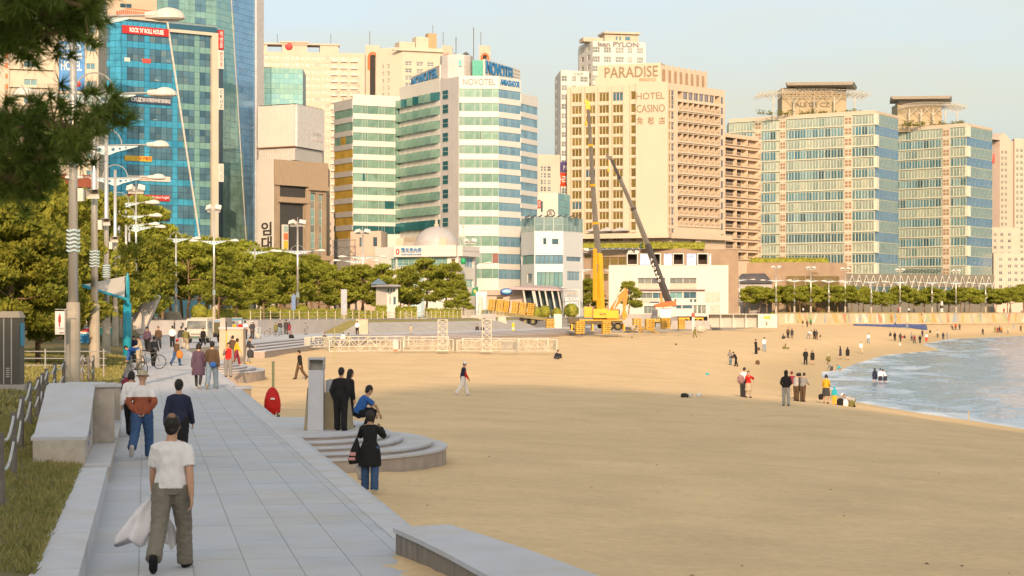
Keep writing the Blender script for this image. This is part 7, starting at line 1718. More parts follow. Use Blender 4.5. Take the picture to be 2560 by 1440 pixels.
# plank stacks
m_plank = mat('yellow_plank', (.52,.31,.035), .8, 0, .2, 2.5, c2=(.40,.24,.05), rnd=.12); PK = {}
def stack(px0, px1, y0, y1, d, label, rz=R(12), zb=None, dep=.9, grp='yellow plank stacks on the sand'):
 p = XY((px0+px1)/2, d); zb = ZZ(y1, d) if zb is None else zb; w = (px1-px0)*d/F*.86; h = (y1-y0)*d/F; t = thing('plank_stack', label, 'plank stack', (p.x, p.y, zb), rz, grp); n = max(2, round(h/.3)); k = ('pl', round(w,1), round(h/n,2))
 if k not in PK:
  b = MB(); q = h/n
  for i in range(3): b.box(-w/2, w/2, -dep/2+i*dep/3+.01, -dep/2+(i+1)*dep/3-.01, q*.28, q*.97)
  for i in (-1, 0, 1): b.box(i*w*.4-.05, i*w*.4+.05, -dep/2+.02, dep/2-.02, 0, q*.279)
  b.box(-w/2-.01, w/2+.01, -dep/2-.02, -dep/2, q*.3, q*.62); PK[k] = b.mesh('plank_layer', [m_plank])
 for i in range(n): put('plank_layer', PK[k], t, (random.uniform(-.03,.03), random.uniform(-.03,.03), h*i/n), random.uniform(-.02,.02))
 return t
for a in ((1363,1387,797,828,330,'plank stack left of the white panel on the sand'),(1437,1462,803,835,297,'plank stack left in front of the yellow crane'),(1503,1527,803,835,297,'plank stack right in front of the yellow crane'),(1580,1604,796,823,325,'plank stack under the orange digger bucket'),(1611,1637,797,824,325,'plank stack behind the tangle of yellow timber'),(1650,1676,794,822,328,'plank stack directly under the white notice board'),(1694,1713,796,823,328,'plank stack farthest right, before the white booth'),(1405,1432,820,829,326,'low plank stack lying right of the white panel')): stack(*a)
p = XY(1598,312); t = thing('timber_heap', 'heap of loose yellow timber and a white pipe left of the sandy open ground', 'timber', (p.x, p.y, ZZ(829,312))); rd = random.Random(2)
for k in range(16): b = MB(); L_ = rd.uniform(1,2.4); b.box(-L_/2,L_/2,-.06,.06,-.04,.04); o = b.obj('timber', [m_plank], t, (rd.uniform(-1.4,2.2), rd.uniform(-.6,.6), rd.uniform(.05,.55))); o.rotation_euler = (0, rd.uniform(-.4,.4), rd.uniform(-1,1))
MB().tube([(-.9,-.3,.5),(-.5,-.9,.5)], .45, 14, cap=False).obj('pipe', [m_white], t)
p = XY(1396,332); t = thing('white_cabinet', 'upright white panel box between plank stacks', 'panel', (p.x, p.y, ZZ(828,332))); MB().box(-.75,.55,-.3,.3,0,2.85).obj('box', [m_white], t); MB().box(-.7,.5,-.31,-.303,.1,.16).obj('kick_strip', [m_grey], t)
p = XY(1418,335); t = thing('steel_cage', 'grey wire cage of pipes right of the white panel', 'cage', (p.x, p.y, ZZ(820,335))); b = MB()
for k in range(10): b.bar((-.9+.2*k,-.3,0),(-.9+.2*k,-.3,1.8),.03,4);
for z_ in (0,.6,1.2,1.8): b.bar((-.95,-.3,z_),(.95,-.3,z_),.03,4); b.bar((-.95,.5,z_),(.95,.5,z_),.03,4)
b.obj('bars', [m_galv], t)
p = XY(1664,322); t = thing('notice_board', 'white two panel notice board with a red top edge standing on a plank stack', 'sign', (p.x, p.y, ZZ(794,322)));
for s_ in (-1, 1): MB().box(s_*.44-.42,s_*.44+.42,-.04,.04,0,1.42).obj('panel', [m_wht], t)
MB().box(-.87,.87,-.06,.06,1.423,1.5).obj('red_edge', [m_red], t); b = MB(); b.box(-.75,-.3,-.05,-.041,.2,.4)
for k in range(12): a = 2*math.pi*k/12; b.bar((.42+.2*math.cos(a),-.045,.75+.2*math.sin(a)),(.42+.2*math.cos(a+.53),-.045,.75+.2*math.sin(a+.53)),.02,4)
b.obj('print', [m_grey], t)
p = XY(1283,290); t = thing('yellow_bollard', 'tall yellow bollard post on the sand edge', 'bollard', (p.x, p.y, ZZ(843,290))); MB().tube([(0,0,0),(0,0,1.2)], .19, 10).obj('lower', [mat('bollard_yellow', (.75,.50,.02), .5)], t); MB().tube([(0,0,1.203),(0,0,1.38)], .185, 10).obj('band', [m_wht], t); MB().tube([(0,0,1.383),(0,0,2.0),(0,0,2.1)], [.19,.19,.1], 10).obj('upper', [mat('bollard_yellow', (.75,.50,.02))], t)
# vehicles
m_tyre = mat('tyre', (.03,.03,.028), .9); m_olive = mat('olive_bed', (.24,.20,.09), .8, 0, .15, 1); m_cry = mat('crane_yellow', (.72,.37,.015), .45, 0, .08, .6); m_cro = mat('digger_orange', (.70,.20,.015), .45, 0, .1, .6); m_boomg = mat('boom_grey', (.20,.18,.15), .5, .2, .1, .5); m_boomd = mat('boom_dark', (.09,.08,.075), .5, .2, .1, .5)
def wheel(t, x, y, z, r, w=.3, ax='Y', rim=m_galv):
 v = Vector((0,1,0)) if ax == 'Y' else Vector((1,0,0)); b = MB(); b.tube([-v*w/2,-v*w/2*.8,v*w/2*.8,v*w/2], [r*.9,r,r,r*.9], 16); o = b.obj('wheel', [m_tyre], t, (x,y,z)); c = MB(); c.tube([-v*(w/2+.012), v*(w/2+.012)], r*.55, 12); c.obj('rim', [rim], o); return o
# loaded flat truck
t = thing('flatbed_truck', 'olive flatbed truck carrying yellow plank stacks', 'truck', (*XY(1300,338), .5), R(-6)); k_ = 338/F
bed = MB(); bed.box(-4.6,4.6,-1.2,1.2,1.25,1.5); bed.box(-4.6,4.6,-1.22,-1.16,1.0,1.55); o = bed.obj('bed', [m_olive], t); o.rotation_euler = (0, R(7), 0); o.location = (0,0,.25)
ch = MB(); ch.box(-4.2,4,-.45,.45,.7,1.05); ch.obj('chassis', [mat('chassis_dark', (.06,.055,.04), .8)], t)
for x in (-3.4,-.2,1.0,2.3):
 for y in (-1.05,1.05): wheel(t, x, y, .52, .54, .34, 'Y', m_olive)
cab = MB(); cab._add([(-6.6,-1.2,.7),(-4.75,-1.2,.7),(-4.75,1.2,.7),(-6.6,1.2,.7),(-6.4,-1.15,2.5),(-4.75,-1.15,2.7),(-4.75,1.15,2.7),(-6.4,1.15,2.5)], [(0,3,2,1),(4,5,6,7),(0,1,5,4),(1,2,6,5),(2,3,7,6),(3,0,4,7)]); cab.obj('cab', [m_olive], t); MB().box(-6.1,-5.0,-1.235,-1.20,1.7,2.35).obj('cab_window', [g_dark], t)
zbed = lambda px: .5+1.78-(px-1300)*k_*math.tan(R(7))
for i, (a, c, h) in enumerate(((1219,1237,2.0),(1239,1257,2.1),(1258,1270,2.0),(1277,1294,2.05),(1296,1314,2.05),(1316,1334,2.1))):
 lab = ['plank stack on the truck, leftmost against the gateway','second plank stack from the left on the truck','narrow plank stack on the truck behind the lamp post, left of it','plank stack on the truck just right of the lamp post','second plank stack from the right end of the truck load','plank stack at the right end of the truck load'][i]
 p = XY((a+c)/2, 338); ww = (c-a)*k_; o = stack(a, c+2.2, 755, 755+h/k_, 338, lab, R(-6), zbed((a+c)/2)-.02, 1.8, 'plank stacks loaded on the flatbed truck'); o.rotation_euler = (0, R(7), R(-6))
def boom(t, name, a, b, w0, w1, m, h=None):
 a, b = Vector(a), Vector(b); return MB().tube([a, b], [(w0, h or w0*1.2), (w1, (h or w1*1.2)*w1/w0)], 4, up=(1,.01,0)).obj(name, [m], t)
# yellow mobile crane
d = 307; p = XY(1500, d); t = thing('yellow_crane', 'yellow mobile crane with a long grey raised boom and stowed jib', 'crane', (p.x, p.y, ZZ(826, d))); Zb = ZZ(826, d); q = lambda px, py, dy=0: Vector(((px-1500)*d/F, dy, ZZ(py, d)-Zb))
c = MB(); c.box(-4.6,3.4,-1.2,1.2,.95,1.5); c.box(-4.9,-3.2,-1.25,1.25,1.1,1.9); c.obj('carrier', [mat('crane_chassis', (.11,.085,.05), .7)], t); cd = MB(); cd.box(-4.5,3.4,-1.22,1.22,1.503,1.68); cd.obj('deck', [m_cry], t)
for x in (-4.0,-2.9,1.5,2.7):
 for y in (-1.0,1.0): wheel(t, x, y, .62, .62, .4, 'Y', m_olive)
for x in (-4.4,-1.2,.6,3.6):
 o_ = MB(); o_.box(x-.12,x+.12,-2.4,2.4,.8,1.0); o_.box(x-.1,x+.1,-2.4,-2.2,.05,.8); o_.box(x-.1,x+.1,2.2,2.4,.05,.8); o_.box(x-.3,x+.3,-2.6,-2.0,-.02,.05); o_.obj('outrigger', [m_cry], t)
MB().tube([(0,0,1.68),(0,0,2.0)], 1.1, 16).obj('turntable', [mat('crane_chassis', (.11,.085,.05))], t)
MB().box(q(1482,0).x,q(1545,0).x,-1.9,.2,q(0,795).z,q(0,776).z).obj('counterweight', [m_cry], t); text('lettering', 'KATO', t, (q(1498,0).x,-1.93,q(0,788).z), 0, 1.0, .32, m_dk, .03, .02)
MB().box(-1.0,1.2,-.9,1.4,2.0,q(0,772).z).obj('superstructure', [m_cry], t); MB().box(-2.4,-1.2,.2,1.6,2.0,3.6).obj('cab', [m_cry], t); MB().box(-2.42,-1.18,.3,1.5,2.7,3.4).obj('cab_glass', [g_dark], t)
boom(t, 'boom_base', q(1502,774), q(1498,634,2), .62, .60, m_cry, .75)
boom(t, 'boom_section', q(1498.5,640,1.9), q(1490.5,556,3), .48, .46, m_boomg); boom(t, 'boom_section', q(1490.7,558,3), q(1485,458,4.2), .41, .39, m_boomg); boom(t, 'boom_section', q(1485.1,460,4.2), q(1480,355,5.4), .34, .32, m_boomg); boom(t, 'boom_section', q(1480.1,357,5.4), q(1474.5,262,6.5), .27, .25, m_boomg)
for px, py, dy, w_ in ((1490.6,556,3,.52),(1485,459,4.2,.44),(1480,356,5.4,.37)): boom(t, 'collar', q(px+.3,py+3,dy), q(px-.2,py-3,dy), w_, w_, m_cry)
hd = MB(); c_ = q(1474,252,6.6); hd.box(c_.x-.35,c_.x+.35,c_.y-.3,c_.y+.3,c_.z-.7,c_.z+.6); hd.box(c_.x-.5,c_.x-.1,c_.y-.2,c_.y+.2,c_.z+.3,c_.z+.9); hd.obj('boom_head', [m_cry], t); hk = MB(); hk.bar(c_+Vector((-.3,-.4,-.5)), c_+Vector((-.3,-.4,-2.6)), .03, 4); hk.ball(c_+Vector((-.3,-.4,-2.9)), .22,.2,.4); hk.obj('hook', [m_cry], t)
boom(t, 'stowed_jib', q(1487,752,-.9), q(1488,622,1.0), .34, .30, m_cry, .5); hy = MB(); hy.bar(q(1484,744,-.2), q(1494,660,.9), .16, 8); hy.obj('lift_ram', [m_boomg], t)
# orange digger
d = 312; p = XY(1528, d); t = thing('orange_digger', 'orange digger with a bent arm beside the yellow crane', 'digger', (p.x, p.y, ZZ(822, d))); Zb = ZZ(822, d); q = lambda px, py, dy=0: Vector(((px-1528)*d/F, dy, ZZ(py, d)-Zb))
for y in (-1.0,1.0):
 tr = MB(); n = 14; prof = [(1.7*(1 if -math.pi/2 <= a <= math.pi/2 else -1)*1+.42*math.cos(a), .45+.42*math.sin(a)) for a in [math.pi*2*k/n-math.pi/2+.001 for k in range(n)]]
 tr = xz_prism(prof, y-.28, y+.28); tr.obj('track', [m_tyre], t)
MB().box(-1.5,1.3,-1.25,1.25,1.0,2.0).obj('house', [m_cro], t); MB().box(.1,1.3,-1.2,-.1,2.0,3.1).obj('cab', [m_cro], t); MB().box(.15,1.31,-1.22,-.2,2.3,2.95).obj('cab_glass', [g_dark], t)
am = MB(); pl_ = [q(1521,796),q(1522,778),q(1527,768),q(1558,722),q(1563,719),q(1567,725),q(1566,734),q(1536,775),q(1534,797)]
xz_prism([(v.x, v.z) for v in pl_], -.28, .28).obj('boom', [m_cro], t); xz_prism([(v.x, v.z) for v in (q(1558,727),q(1568,722),q(1569,738),q(1563,778),q(1557,778))], -.22, .22).obj('stick', [m_cro], t)
hr = MB(); hr.bar(q(1526,790,-.45), q(1545,745,-.45), .1, 8); hr.bar(q(1541,741,-.3), q(1561,722,-.3), .09, 8); hr.obj('ram', [m_white], t); xz_prism([(v.x, v.z) for v in (q(1556,778),q(1565,777),q(1568,792),q(1560,801),q(1553,790))], -.5, .5).obj('grapple', [m_plank], t)
# dark boomed crane
d = 345; p = XY(1655, d); t = thing('orange_crane', 'orange crane with a long dark leaning boom and chevroned bumper', 'crane', (p.x, p.y, ZZ(818, d))); Zb = ZZ(818, d); q = lambda px, py, dy=0: Vector(((px-1655)*d/F, dy, ZZ(py, d)-Zb))
MB().box(-1.6,1.4,-1.4,5,.7,1.5).obj('carrier', [mat('crane_chassis', (.11,.085,.05))], t); bp = MB(); bp.box(q(1624,0).x,q(1652,0).x,-1.6,-1.41,.9,1.5); bp.obj('bumper', [m_dk], t); cv = MB()
for k in range(6): x = q(1625,0).x+k*.32; cv._add([(x,-1.61,.92),(x+.16,-1.61,.92),(x+.3,-1.61,1.48),(x+.14,-1.61,1.48)], [(0,1,2,3)])
cv.obj('chevrons', [m_yel], t); MB().box(q(1630,0).x,q(1643,0).x,-1.3,.2,1.5,3.1).obj('cab', [m_framed], t); MB().box(q(1631,0).x,q(1642,0).x,-1.33,-1.301,2.0,2.9).obj('cab_glass', [g_slate], t)
for x in (-1.35,1.2):
 for y in (-.6,1.2,3.2): wheel(t, x, y, .6, .6, .4, 'X', m_olive)
xz_prism([(v.x, v.z) for v in (q(1636,762),q(1660,755),q(1688,752),q(1690,764),q(1660,768),q(1637,768))], -1.0, 1.2).obj('superstructure', [mat('crane_red', (.70,.11,.015), .45)], t); xz_prism([(v.x, v.z) for v in (q(1657,768),q(1690,767),q(1688,772),q(1660,773))], -1.05, 1.0).obj('white_trim', [m_white], t)
xz_prism([(v.x, v.z) for v in (q(1650,735),q(1653,733),q(1658,758),q(1652,758))], -.3, .3).obj('jib_arm', [m_cro], t); MB().box(q(1625,0).x,q(1648,0).x,.3,.9,q(0,757).z,q(0,754).z).obj('blue_deck', [mat('deck_navy', (.05,.07,.16))], t)
boom(t, 'boom_base', q(1672,755), q(1620,610,1.5), .62, .56, m_boomd, .7); boom(t, 'boom_section', q(1620.5,611,1.5), q(1586,520,3), .48, .44, m_boomg); boom(t, 'boom_section', q(1586.4,521,3), q(1552,440,4.5), .38, .34, m_boomg); boom(t, 'boom_section', q(1552.3,441,4.5), q(1532,392,5.5), .28, .24, m_boomd)
for px, py, dy, w_ in ((1586,520,3,.52),(1552,440,4.5,.42)): boom(t, 'collar', q(px+1,py+3,dy), q(px-1,py-3,dy), w_, w_, m_boomd)
hd = MB(); c_ = q(1529,389,5.6); hd.box(c_.x-.5,c_.x+.4,c_.y-.3,c_.y+.3,c_.z-.25,c_.z+.35); hd.box(c_.x-.7,c_.x-.3,c_.y-.2,c_.y+.2,c_.z+.1,c_.z+.7); hd.obj('boom_head', [m_boomd], t)
hk = MB(); hk.bar(c_+Vector((-.3,-.3,-.2)), c_+Vector((-.3,-.3,-1.9)), .03, 4); hk.ball(c_+Vector((-.3,-.3,-2.2)), .2,.2,.38); hk.obj('hook', [m_cry], t)
va, vb = q(1633,650,1), q(1650,700,.6); dirv = (vb-va).normalized()
for k, ch in enumerate('TADANO'):
 pt = q(1632+4.0*k, 648+10.2*k, 1.0-.0*k); me = text_mesh(ch, .42, .5, .04, .02); me.materials.append(m_wht); o = put('lettering', me, t, pt+Vector((-.55,-1.2-.0*k,-.35))); o.rotation_euler = (0, R(20), 0)
# smaller site things: yellow frames, grey hoarding
for px, lab in ((1710,'yellow steel trestle before the white beach hall, left of two'),(1745,'yellow steel trestle before the white beach hall, right of two')):
 p = XY(px, 372); t = thing('yellow_trestle', lab, 'trestle', (p.x, p.y, .25)); b = MB(); b.box(-1,1,-.3,.3,1.1,1.35);
 for x in (-.9,0,.9): b.box(x-.08,x+.08,-.25,.25,0,1.098)
 b.bar((-.9,-.1,.1),(0,-.1,1.1),.05,4); b.obj('frame', [m_cry], t)
p = XY(1598,350); t = thing('grey_hoarding', 'grey panel hoarding behind the orange digger', 'fence', (p.x, p.y, .1))
for k in range(6): MB().box(-2.9+.96*k,-1.96+.96*k,-.04,.04,0,2.2).obj('panel', [mat('wall_grey', (.36,.35,.35))], t, (0,0,0))
p = XY(1715,352); t = thing('grey_hoarding', 'low grey hoarding panels behind the plank stacks on the right', 'fence', (p.x, p.y, -.35))
for k in range(8): MB().box(-4.2+1.05*k,-3.17+1.05*k,-.04,.04,0,1.5).obj('panel', [mat('wall_grey', (.36,.35,.35))], t)
p = XY(1733,338); t = thing('white_post', 'white pillar with a red top beside the booth', 'post', (p.x, p.y, -.5)); MB().box(-.22,.22,-.2,.2,0,2.3).obj('shaft', [m_white], t); MB().box(-.26,.26,-.24,.24,2.303,3.0).obj('red_top', [mat('dull_red', (.35,.08,.06), .7)], t)
p = XY(1752,336); t = thing('rock', 'tan boulder on the sand left of the white booth', 'rock', (p.x, p.y, -.6)); b = MB(); b.ball((0,0,.4), 1.0,.7,.65,9,6)
for i, v_ in enumerate(b.v): b.v[i] = tuple(Vector(v_)*(1+.16*noise.noise(Vector(v_)*2)))
b.obj('stone', [m_concw], t)
# white truck facing the viewer
def front_truck(px, d, z, cabm, label, w=1.9, h=2.15, sc=1, rz=R(-10), bedm=None, nm='truck'):
 p = XY(px, d); t = thing(nm, label, 'truck', (p.x, p.y, z), rz); t.scale = (sc, sc, sc); hw = w/2
 b = MB(); b._add([(-hw,0,.45),(hw,0,.45),(hw,0,1.15),(-hw,0,1.15),(-hw*.93,.22,h-.1),(hw*.93,.22,h-.1),(-hw,1.6,.45),(hw,1.6,.45),(hw*.96,1.6,h),(-hw*.96,1.6,h),(hw*.9,.45,h),(-hw*.9,.45,h)], [(0,1,2,3),(3,2,5,4),(4,5,10,11),(11,10,8,9),(1,7,8,10,5,2),(6,0,3,4,11,9),(7,6,9,8),(0,6,7,1)]); b.obj('cab', [cabm], t)
 g = MB(); g._add([(-hw*.88,.02,1.2),(hw*.88,.02,1.2),(hw*.82,.205,h-.2),(-hw*.82,.205,h-.2)], [(0,1,2,3)]); g.v = [(x,y-.03,z_) for x, y, z_ in g.v]; g.obj('windscreen', [mat('windscreen', (.16,.19,.20), .1, .3, .3, 1.5, c2=(.35,.35,.33))], t)
 for s_ in (-1, 1):
  MB().box(s_*hw*.78-.16,s_*hw*.78+.16,-.04,-.001,.62,.8).obj('headlight', [mat('headlight', (.5,.5,.48), .15, .3)], t); MB().box(s_*hw*.78-.12,s_*hw*.78+.12,-.03,-.001,.84,.92).obj('indicator', [m_orange], t)
  mr_ = MB(); mr_.bar((s_*hw,.15,1.5),(s_*(hw+.2),.02,1.6),.02,4); mr_.box(s_*(hw+.2)-.09,s_*(hw+.2)+.09,-.03,.05,1.35,1.75); mr_.obj('mirror', [m_framed], t)
  wheel(t, s_*(hw-.16), .75, .38, .38, .24, 'X'); wheel(t, s_*(hw-.16), 3.9, .38, .38, .3, 'X')
  MB().box(s_*(hw+.003)-.004,s_*(hw+.003)+.004,.55,1.25,1.25,h-.25).obj('side_window', [g_dark], t)
 MB().box(-hw-.02,hw+.02,-.12,-.045,.38,.58).obj('bumper', [m_framed if cabm != m_wht else m_grey], t); gr_ = MB()
 for k in range(6): gr_.box(-.42+.14*k,-.33+.14*k,-.012,-.001,.68,.82)
 gr_.obj('grille', [m_framed], t); MB().box(-.2,.2,-.135,-.121,.42,.53).obj('number_plate', [mat('plate_green', (.05,.2,.12), .5)], t); wp = MB(); wp.bar((-.3,-.02,1.22),(.25,.06,1.5),.012,4); wp.bar((.1,-.02,1.22),(.6,.06,1.5),.012,4); wp.obj('wipers', [m_dk], t)
 bm_ = bedm or m_olive; bd = MB(); bd.box(-hw-.03,hw+.03,1.72,4.8,.8,.9); bd.obj('bed_floor', [bm_], t)
 for s_ in (-1, 1): MB().box(s_*(hw+.0)-.03,s_*(hw+.0)+.03,1.75,4.8,.903,1.75).obj('side_board', [bm_], t)
 MB().box(-hw-.03,hw+.03,1.66,1.74,.91,h+.08).obj('head_board', [m_cream], t); ch = MB(); ch.box(-.4,.4,.4,4.6,.45,.78); ch.obj('chassis', [m_dk], t)
 return t
front_truck(490, 176, 0, mat('truck_cream', (.55,.52,.46), .4), 'cream flatbed truck facing the viewer on the promenade', 2.0, 2.1, 1.03)
front_truck(588, 236, 0, mat('truck_blue', (.03,.16,.26), .4), 'dark blue truck parked behind the waiting group', 1.85, 1.95, 1.0, R(12), mat('truck_blue', (.03,.16,.26)))
front_truck(543, 232, 0, mat('truck_paleblue', (.22,.34,.48), .4), 'pale blue truck half hidden behind the cream truck', 1.7, 1.9, .95, R(-6), mat('truck_paleblue', (.22,.34,.48)))
# blue tarpaulin on the far sand
t = thing('blue_tarpaulin', 'long blue tarpaulin sheet stretched over the far sand', 'tarpaulin', (*XY(2220,440), ZZ(806,440))); A, C_ = XY(2135,545)-XY(2220,440), XY(2316,515)-XY(2220,440); vs_ = []; fs_ = []; n = 24
for i in range(n+1):
 f_ = i/n; c_ = A.lerp(C_, f_); wz = .5+.9*f_**2
 z0_ = sand_z(*(c_+XY(2220,440)))-t.location.z
 for j in range(5): vs_.append((c_.x+.1*noise.noise((i*.9,j,0)), c_.y-1.2+.6*j, z0_+.05+wz*[0,.7,1,.7,0][j]+.1*noise.noise((i*.7,j*1.3,4))))
for i in range(n):
 for j in range(4): fs_.append((i*5+j,(i+1)*5+j,(i+1)*5+j+1,i*5+j+1))
b = MB(); b._add(vs_, fs_); b.obj('sheet', [mat('tarp_blue', (.10,.15,.36), .5, 0, .15, 1.5)], t)
# bicycle by the bent man
def bicycle(px, d, z, rz, label):
 p = XY(px, d); t = thing('bicycle', label, 'bicycle', (p.x, p.y, z), rz)
 for x in (-.52,.52):
  b = MB(); n = 22
  for k in range(n): a, c = 2*math.pi*k/n, 2*math.pi*(k+1)/n; b.bar((.33*math.cos(a),0,.33*math.sin(a)),(.33*math.cos(c),0,.33*math.sin(c)),.02,5)
  o = b.obj('wheel', [m_tyre], t, (x,0,.34)); s_ = MB()
  for k in range(8): a = math.pi*2*k/8; s_.bar((0,0,0),(.32*math.cos(a),0,.32*math.sin(a)),.004,3)
  s_.obj('spokes', [m_galv], o)
 f_ = MB()
 for a, c in (((-.52,0,.34),(-.1,0,.3)),((-.1,0,.3),(-.2,0,.85)),((-.52,0,.34),(-.17,0,.75)),((-.17,0,.75),(.33,0,.78)),((-.1,0,.3),(.35,0,.7)),((.33,0,.95),(.52,0,.34))): f_.bar(a, c, .018, 6)
 f_.obj('frame', [m_framed], t); MB().ball((-.22,0,.9), .13,.07,.04).obj('saddle', [m_dk], t); h_ = MB(); h_.bar((.3,-.28,1.0),(.3,.28,1.0),.014,5); h_.bar((.33,0,.93),(.3,0,1.0),.014,5); h_.obj('handlebar', [m_galv], t); return t
bicycle(372, 97, 0, R(25), 'black bicycle beside the man bending over in blue'); bicycle(464, 164, 0, R(78), 'bicycle ridden by the person in the olive jacket')
bicycle(680, 222, -.02, R(10), 'pale bicycle with a basket left on the plaza steps')
bicycle(336, 84, 0, R(60), 'dark bicycle at the foot of the teal canopy pole')
p = XY(2420,112); t = thing('driftwood_stick', 'thin pale stick standing in the sand at the water edge', 'stick', (p.x, p.y, sand_z(*p))); MB().bar((0,0,-.2),(.06,0,.55),.02,5).obj('stick', [m_plank], t)
for px, d, lab, c in ((1712,100,'dark heap of clothes left on the sand at the crest',(.03,.03,.03)),(1727,100.6,'white bag beside the dark heap of clothes',(.6,.55,.5)),(1747,101,'small white bag right of the dark heap',(.6,.6,.58)),(1768,165,'small turquoise cloth lying on the open sand',(.05,.42,.5)),(1690,255,'dark scraps on the sand before the white booth',(.10,.08,.06)),(1580,300,'dark scraps on the sand before the plank stacks',(.12,.09,.06))):
 p = XY(px, d); t = thing('bag', lab, 'bag', (p.x, p.y, sand_z(*p))); b = MB(); b.ball((0,0,.08), .22 if d < 102 and c[0] < .1 else .14, .15, .13, 9, 6)
 for i, v_ in enumerate(b.v): b.v[i] = tuple(Vector(v_)*(1+.3*noise.noise(Vector(v_)*9+Vector((px,0,0)))))
 b.obj('cloth', [mat('cloth_'+str(px), c, .9)], t)
# litter and shell bits on the near sand
rd = random.Random(12); v = []; f = []; mi = []
for _ in range(170):
 y = 23+75*rd.random()**1.3; x = XR(y)+1.2+rd.random()*(26-XR(y)*.2)
 z = sand_z(x, y); s_ = rd.uniform(.008,.03); k = len(v)
 for q in range(5): a = q*1.2566; v.append((x+s_*1.5*math.cos(a)*rd.uniform(.6,1.2), y+s_*1.3*math.sin(a), z+.001))
 v.append((x, y, z+s_*.8)); mi += [rd.randint(0, 2)]*5
 for q in range(5): f.append((k+q, k+(q+1)%5, k+5))
me = bpy.data.meshes.new('shell_litter'); me.from_pydata(v, [], f)
for m_ in (mat('litter_dark', (.12,.09,.06), .9), mat('litter_pale', (.6,.55,.45), .8), mat('litter_brown', (.26,.18,.1), .9)): me.materials.append(m_)
me.polygons.foreach_set('material_index', mi); tag(put('shell_litter', me), 'tiny shells and scraps scattered over the near sand', 'litter', kind='stuff')
# people
CC = dict(k=(.018,.018,.02), n=(.025,.03,.06), g=(.22,.22,.22), w=(.74,.72,.73), b=(.10,.065,.04), r=(.55,.025,.02), y=(.70,.42,.03), t=(.03,.36,.46), o=(.16,.15,.05), p=(.10,.065,.10), j=(.05,.10,.22), J=(.20,.27,.34), e=(.44,.37,.27), m=(.20,.03,.05), d=(.05,.05,.055), G=(.04,.25,.10), O=(.55,.2,.04), x=(.55,.30,.30), c=(.20,.18,.145), B=(.04,.13,.40), l=(.36,.35,.34), Y=(.55,.33,.03), R=(.30,.09,.05))
def cmat(c): return mat('cloth_'+c, CC[c], .9, 0, .08, 7, .004, 30, spec=.2)
m_skin = mat('skin', (.50,.29,.19), .6, 0, .06, 8); m_hair = mat('dark_hair', (.014,.011,.010), .5, 0, .1, 30); m_sole = mat('pale_shoe', (.55,.52,.48), .7)
PEND = []
def dirv(sw, ab, s): sw, ab = R(sw), R(ab); return Vector((s*math.sin(ab), math.sin(sw)*math.cos(ab), -math.cos(sw)*math.cos(ab)))
#        lean  thighL/R  kneeL/R   upper L/R(sw,ab)  fore L/R(sw,ab)  head pitch, pelvis height (None = on the feet)
POSE = {
 'stand': (2, 3,-3, 3,3, (-3,9),(-3,9), (8,6),(8,6), 5, None),
 'walk':  (4, 20,-14, 8,24, (-18,9),(16,9), (-4,5),(30,5), 5, None),
 'walk2': (4, -16,20, 30,8, (14,9),(-16,9), (28,5),(-6,5), 5, None),
 'behind':(3, 3,-4, 2,4, (-24,16),(-24,16), (-6,-38),(-6,-38), 6, None),
 'behindw':(5, -18,16, 38,6, (-24,18),(-24,18), (-6,-42),(-6,-42), 6, None),
 'photo': (0, 4,-5, 3,3, (48,22),(48,22), (132,-22),(132,-22), 0, None),
 'phone': (2, 3,-4, 3,3, (-3,9),(30,14), (8,6),(140,-18), 4, None),
 'pocket':(2, 4,-4, 3,3, (-14,16),(-14,16), (16,-16),(16,-16), 6, None),
 'tend':  (10, 5,-6, 4,4, (18,10),(22,10), (70,-8),(74,-8), 22, None),
 'lean':  (28, -14,16, 4,10, (40,8),(30,8), (60,0),(50,0), 20, None),
 'bend':  (84, -6,10, 6,8, (6,6),(10,6), (18,2),(24,2), 30, None),
 'bend2': (55, -12,22, 8,20, (10,8),(14,8), (22,2),(24,2), 30, None),
 'sit':   (14, 86,82, 88,84, (38,12),(38,12), (66,-8),(66,-8), 10, .50),
 'sitg':  (22, 112,108, 136,132, (52,14),(50,14), (80,-16),(80,-16), 12, .13),
 'squat': (30, 106,102, 124,122, (56,14),(52,14), (22,-12),(26,-12), 10, .28),
 'kneel': (66, 62,56, 150,146, (12,8),(16,8), (40,0),(44,0), 26, .30),
 'lie':   (52, 92,90, 14,8, (-12,20),(-14,20), (-4,10),(-4,10), -20, .12),
 'ride':  (24, 62,38, 66,46, (46,10),(46,10), (58,0),(58,0), 2, .92)}
def GD(px, fy):
 d = 24.0
 while d < 640:
  if ZZ(fy, d) <= sand_z(*XY(px, d), False): break
  d *= 1.004
 return d
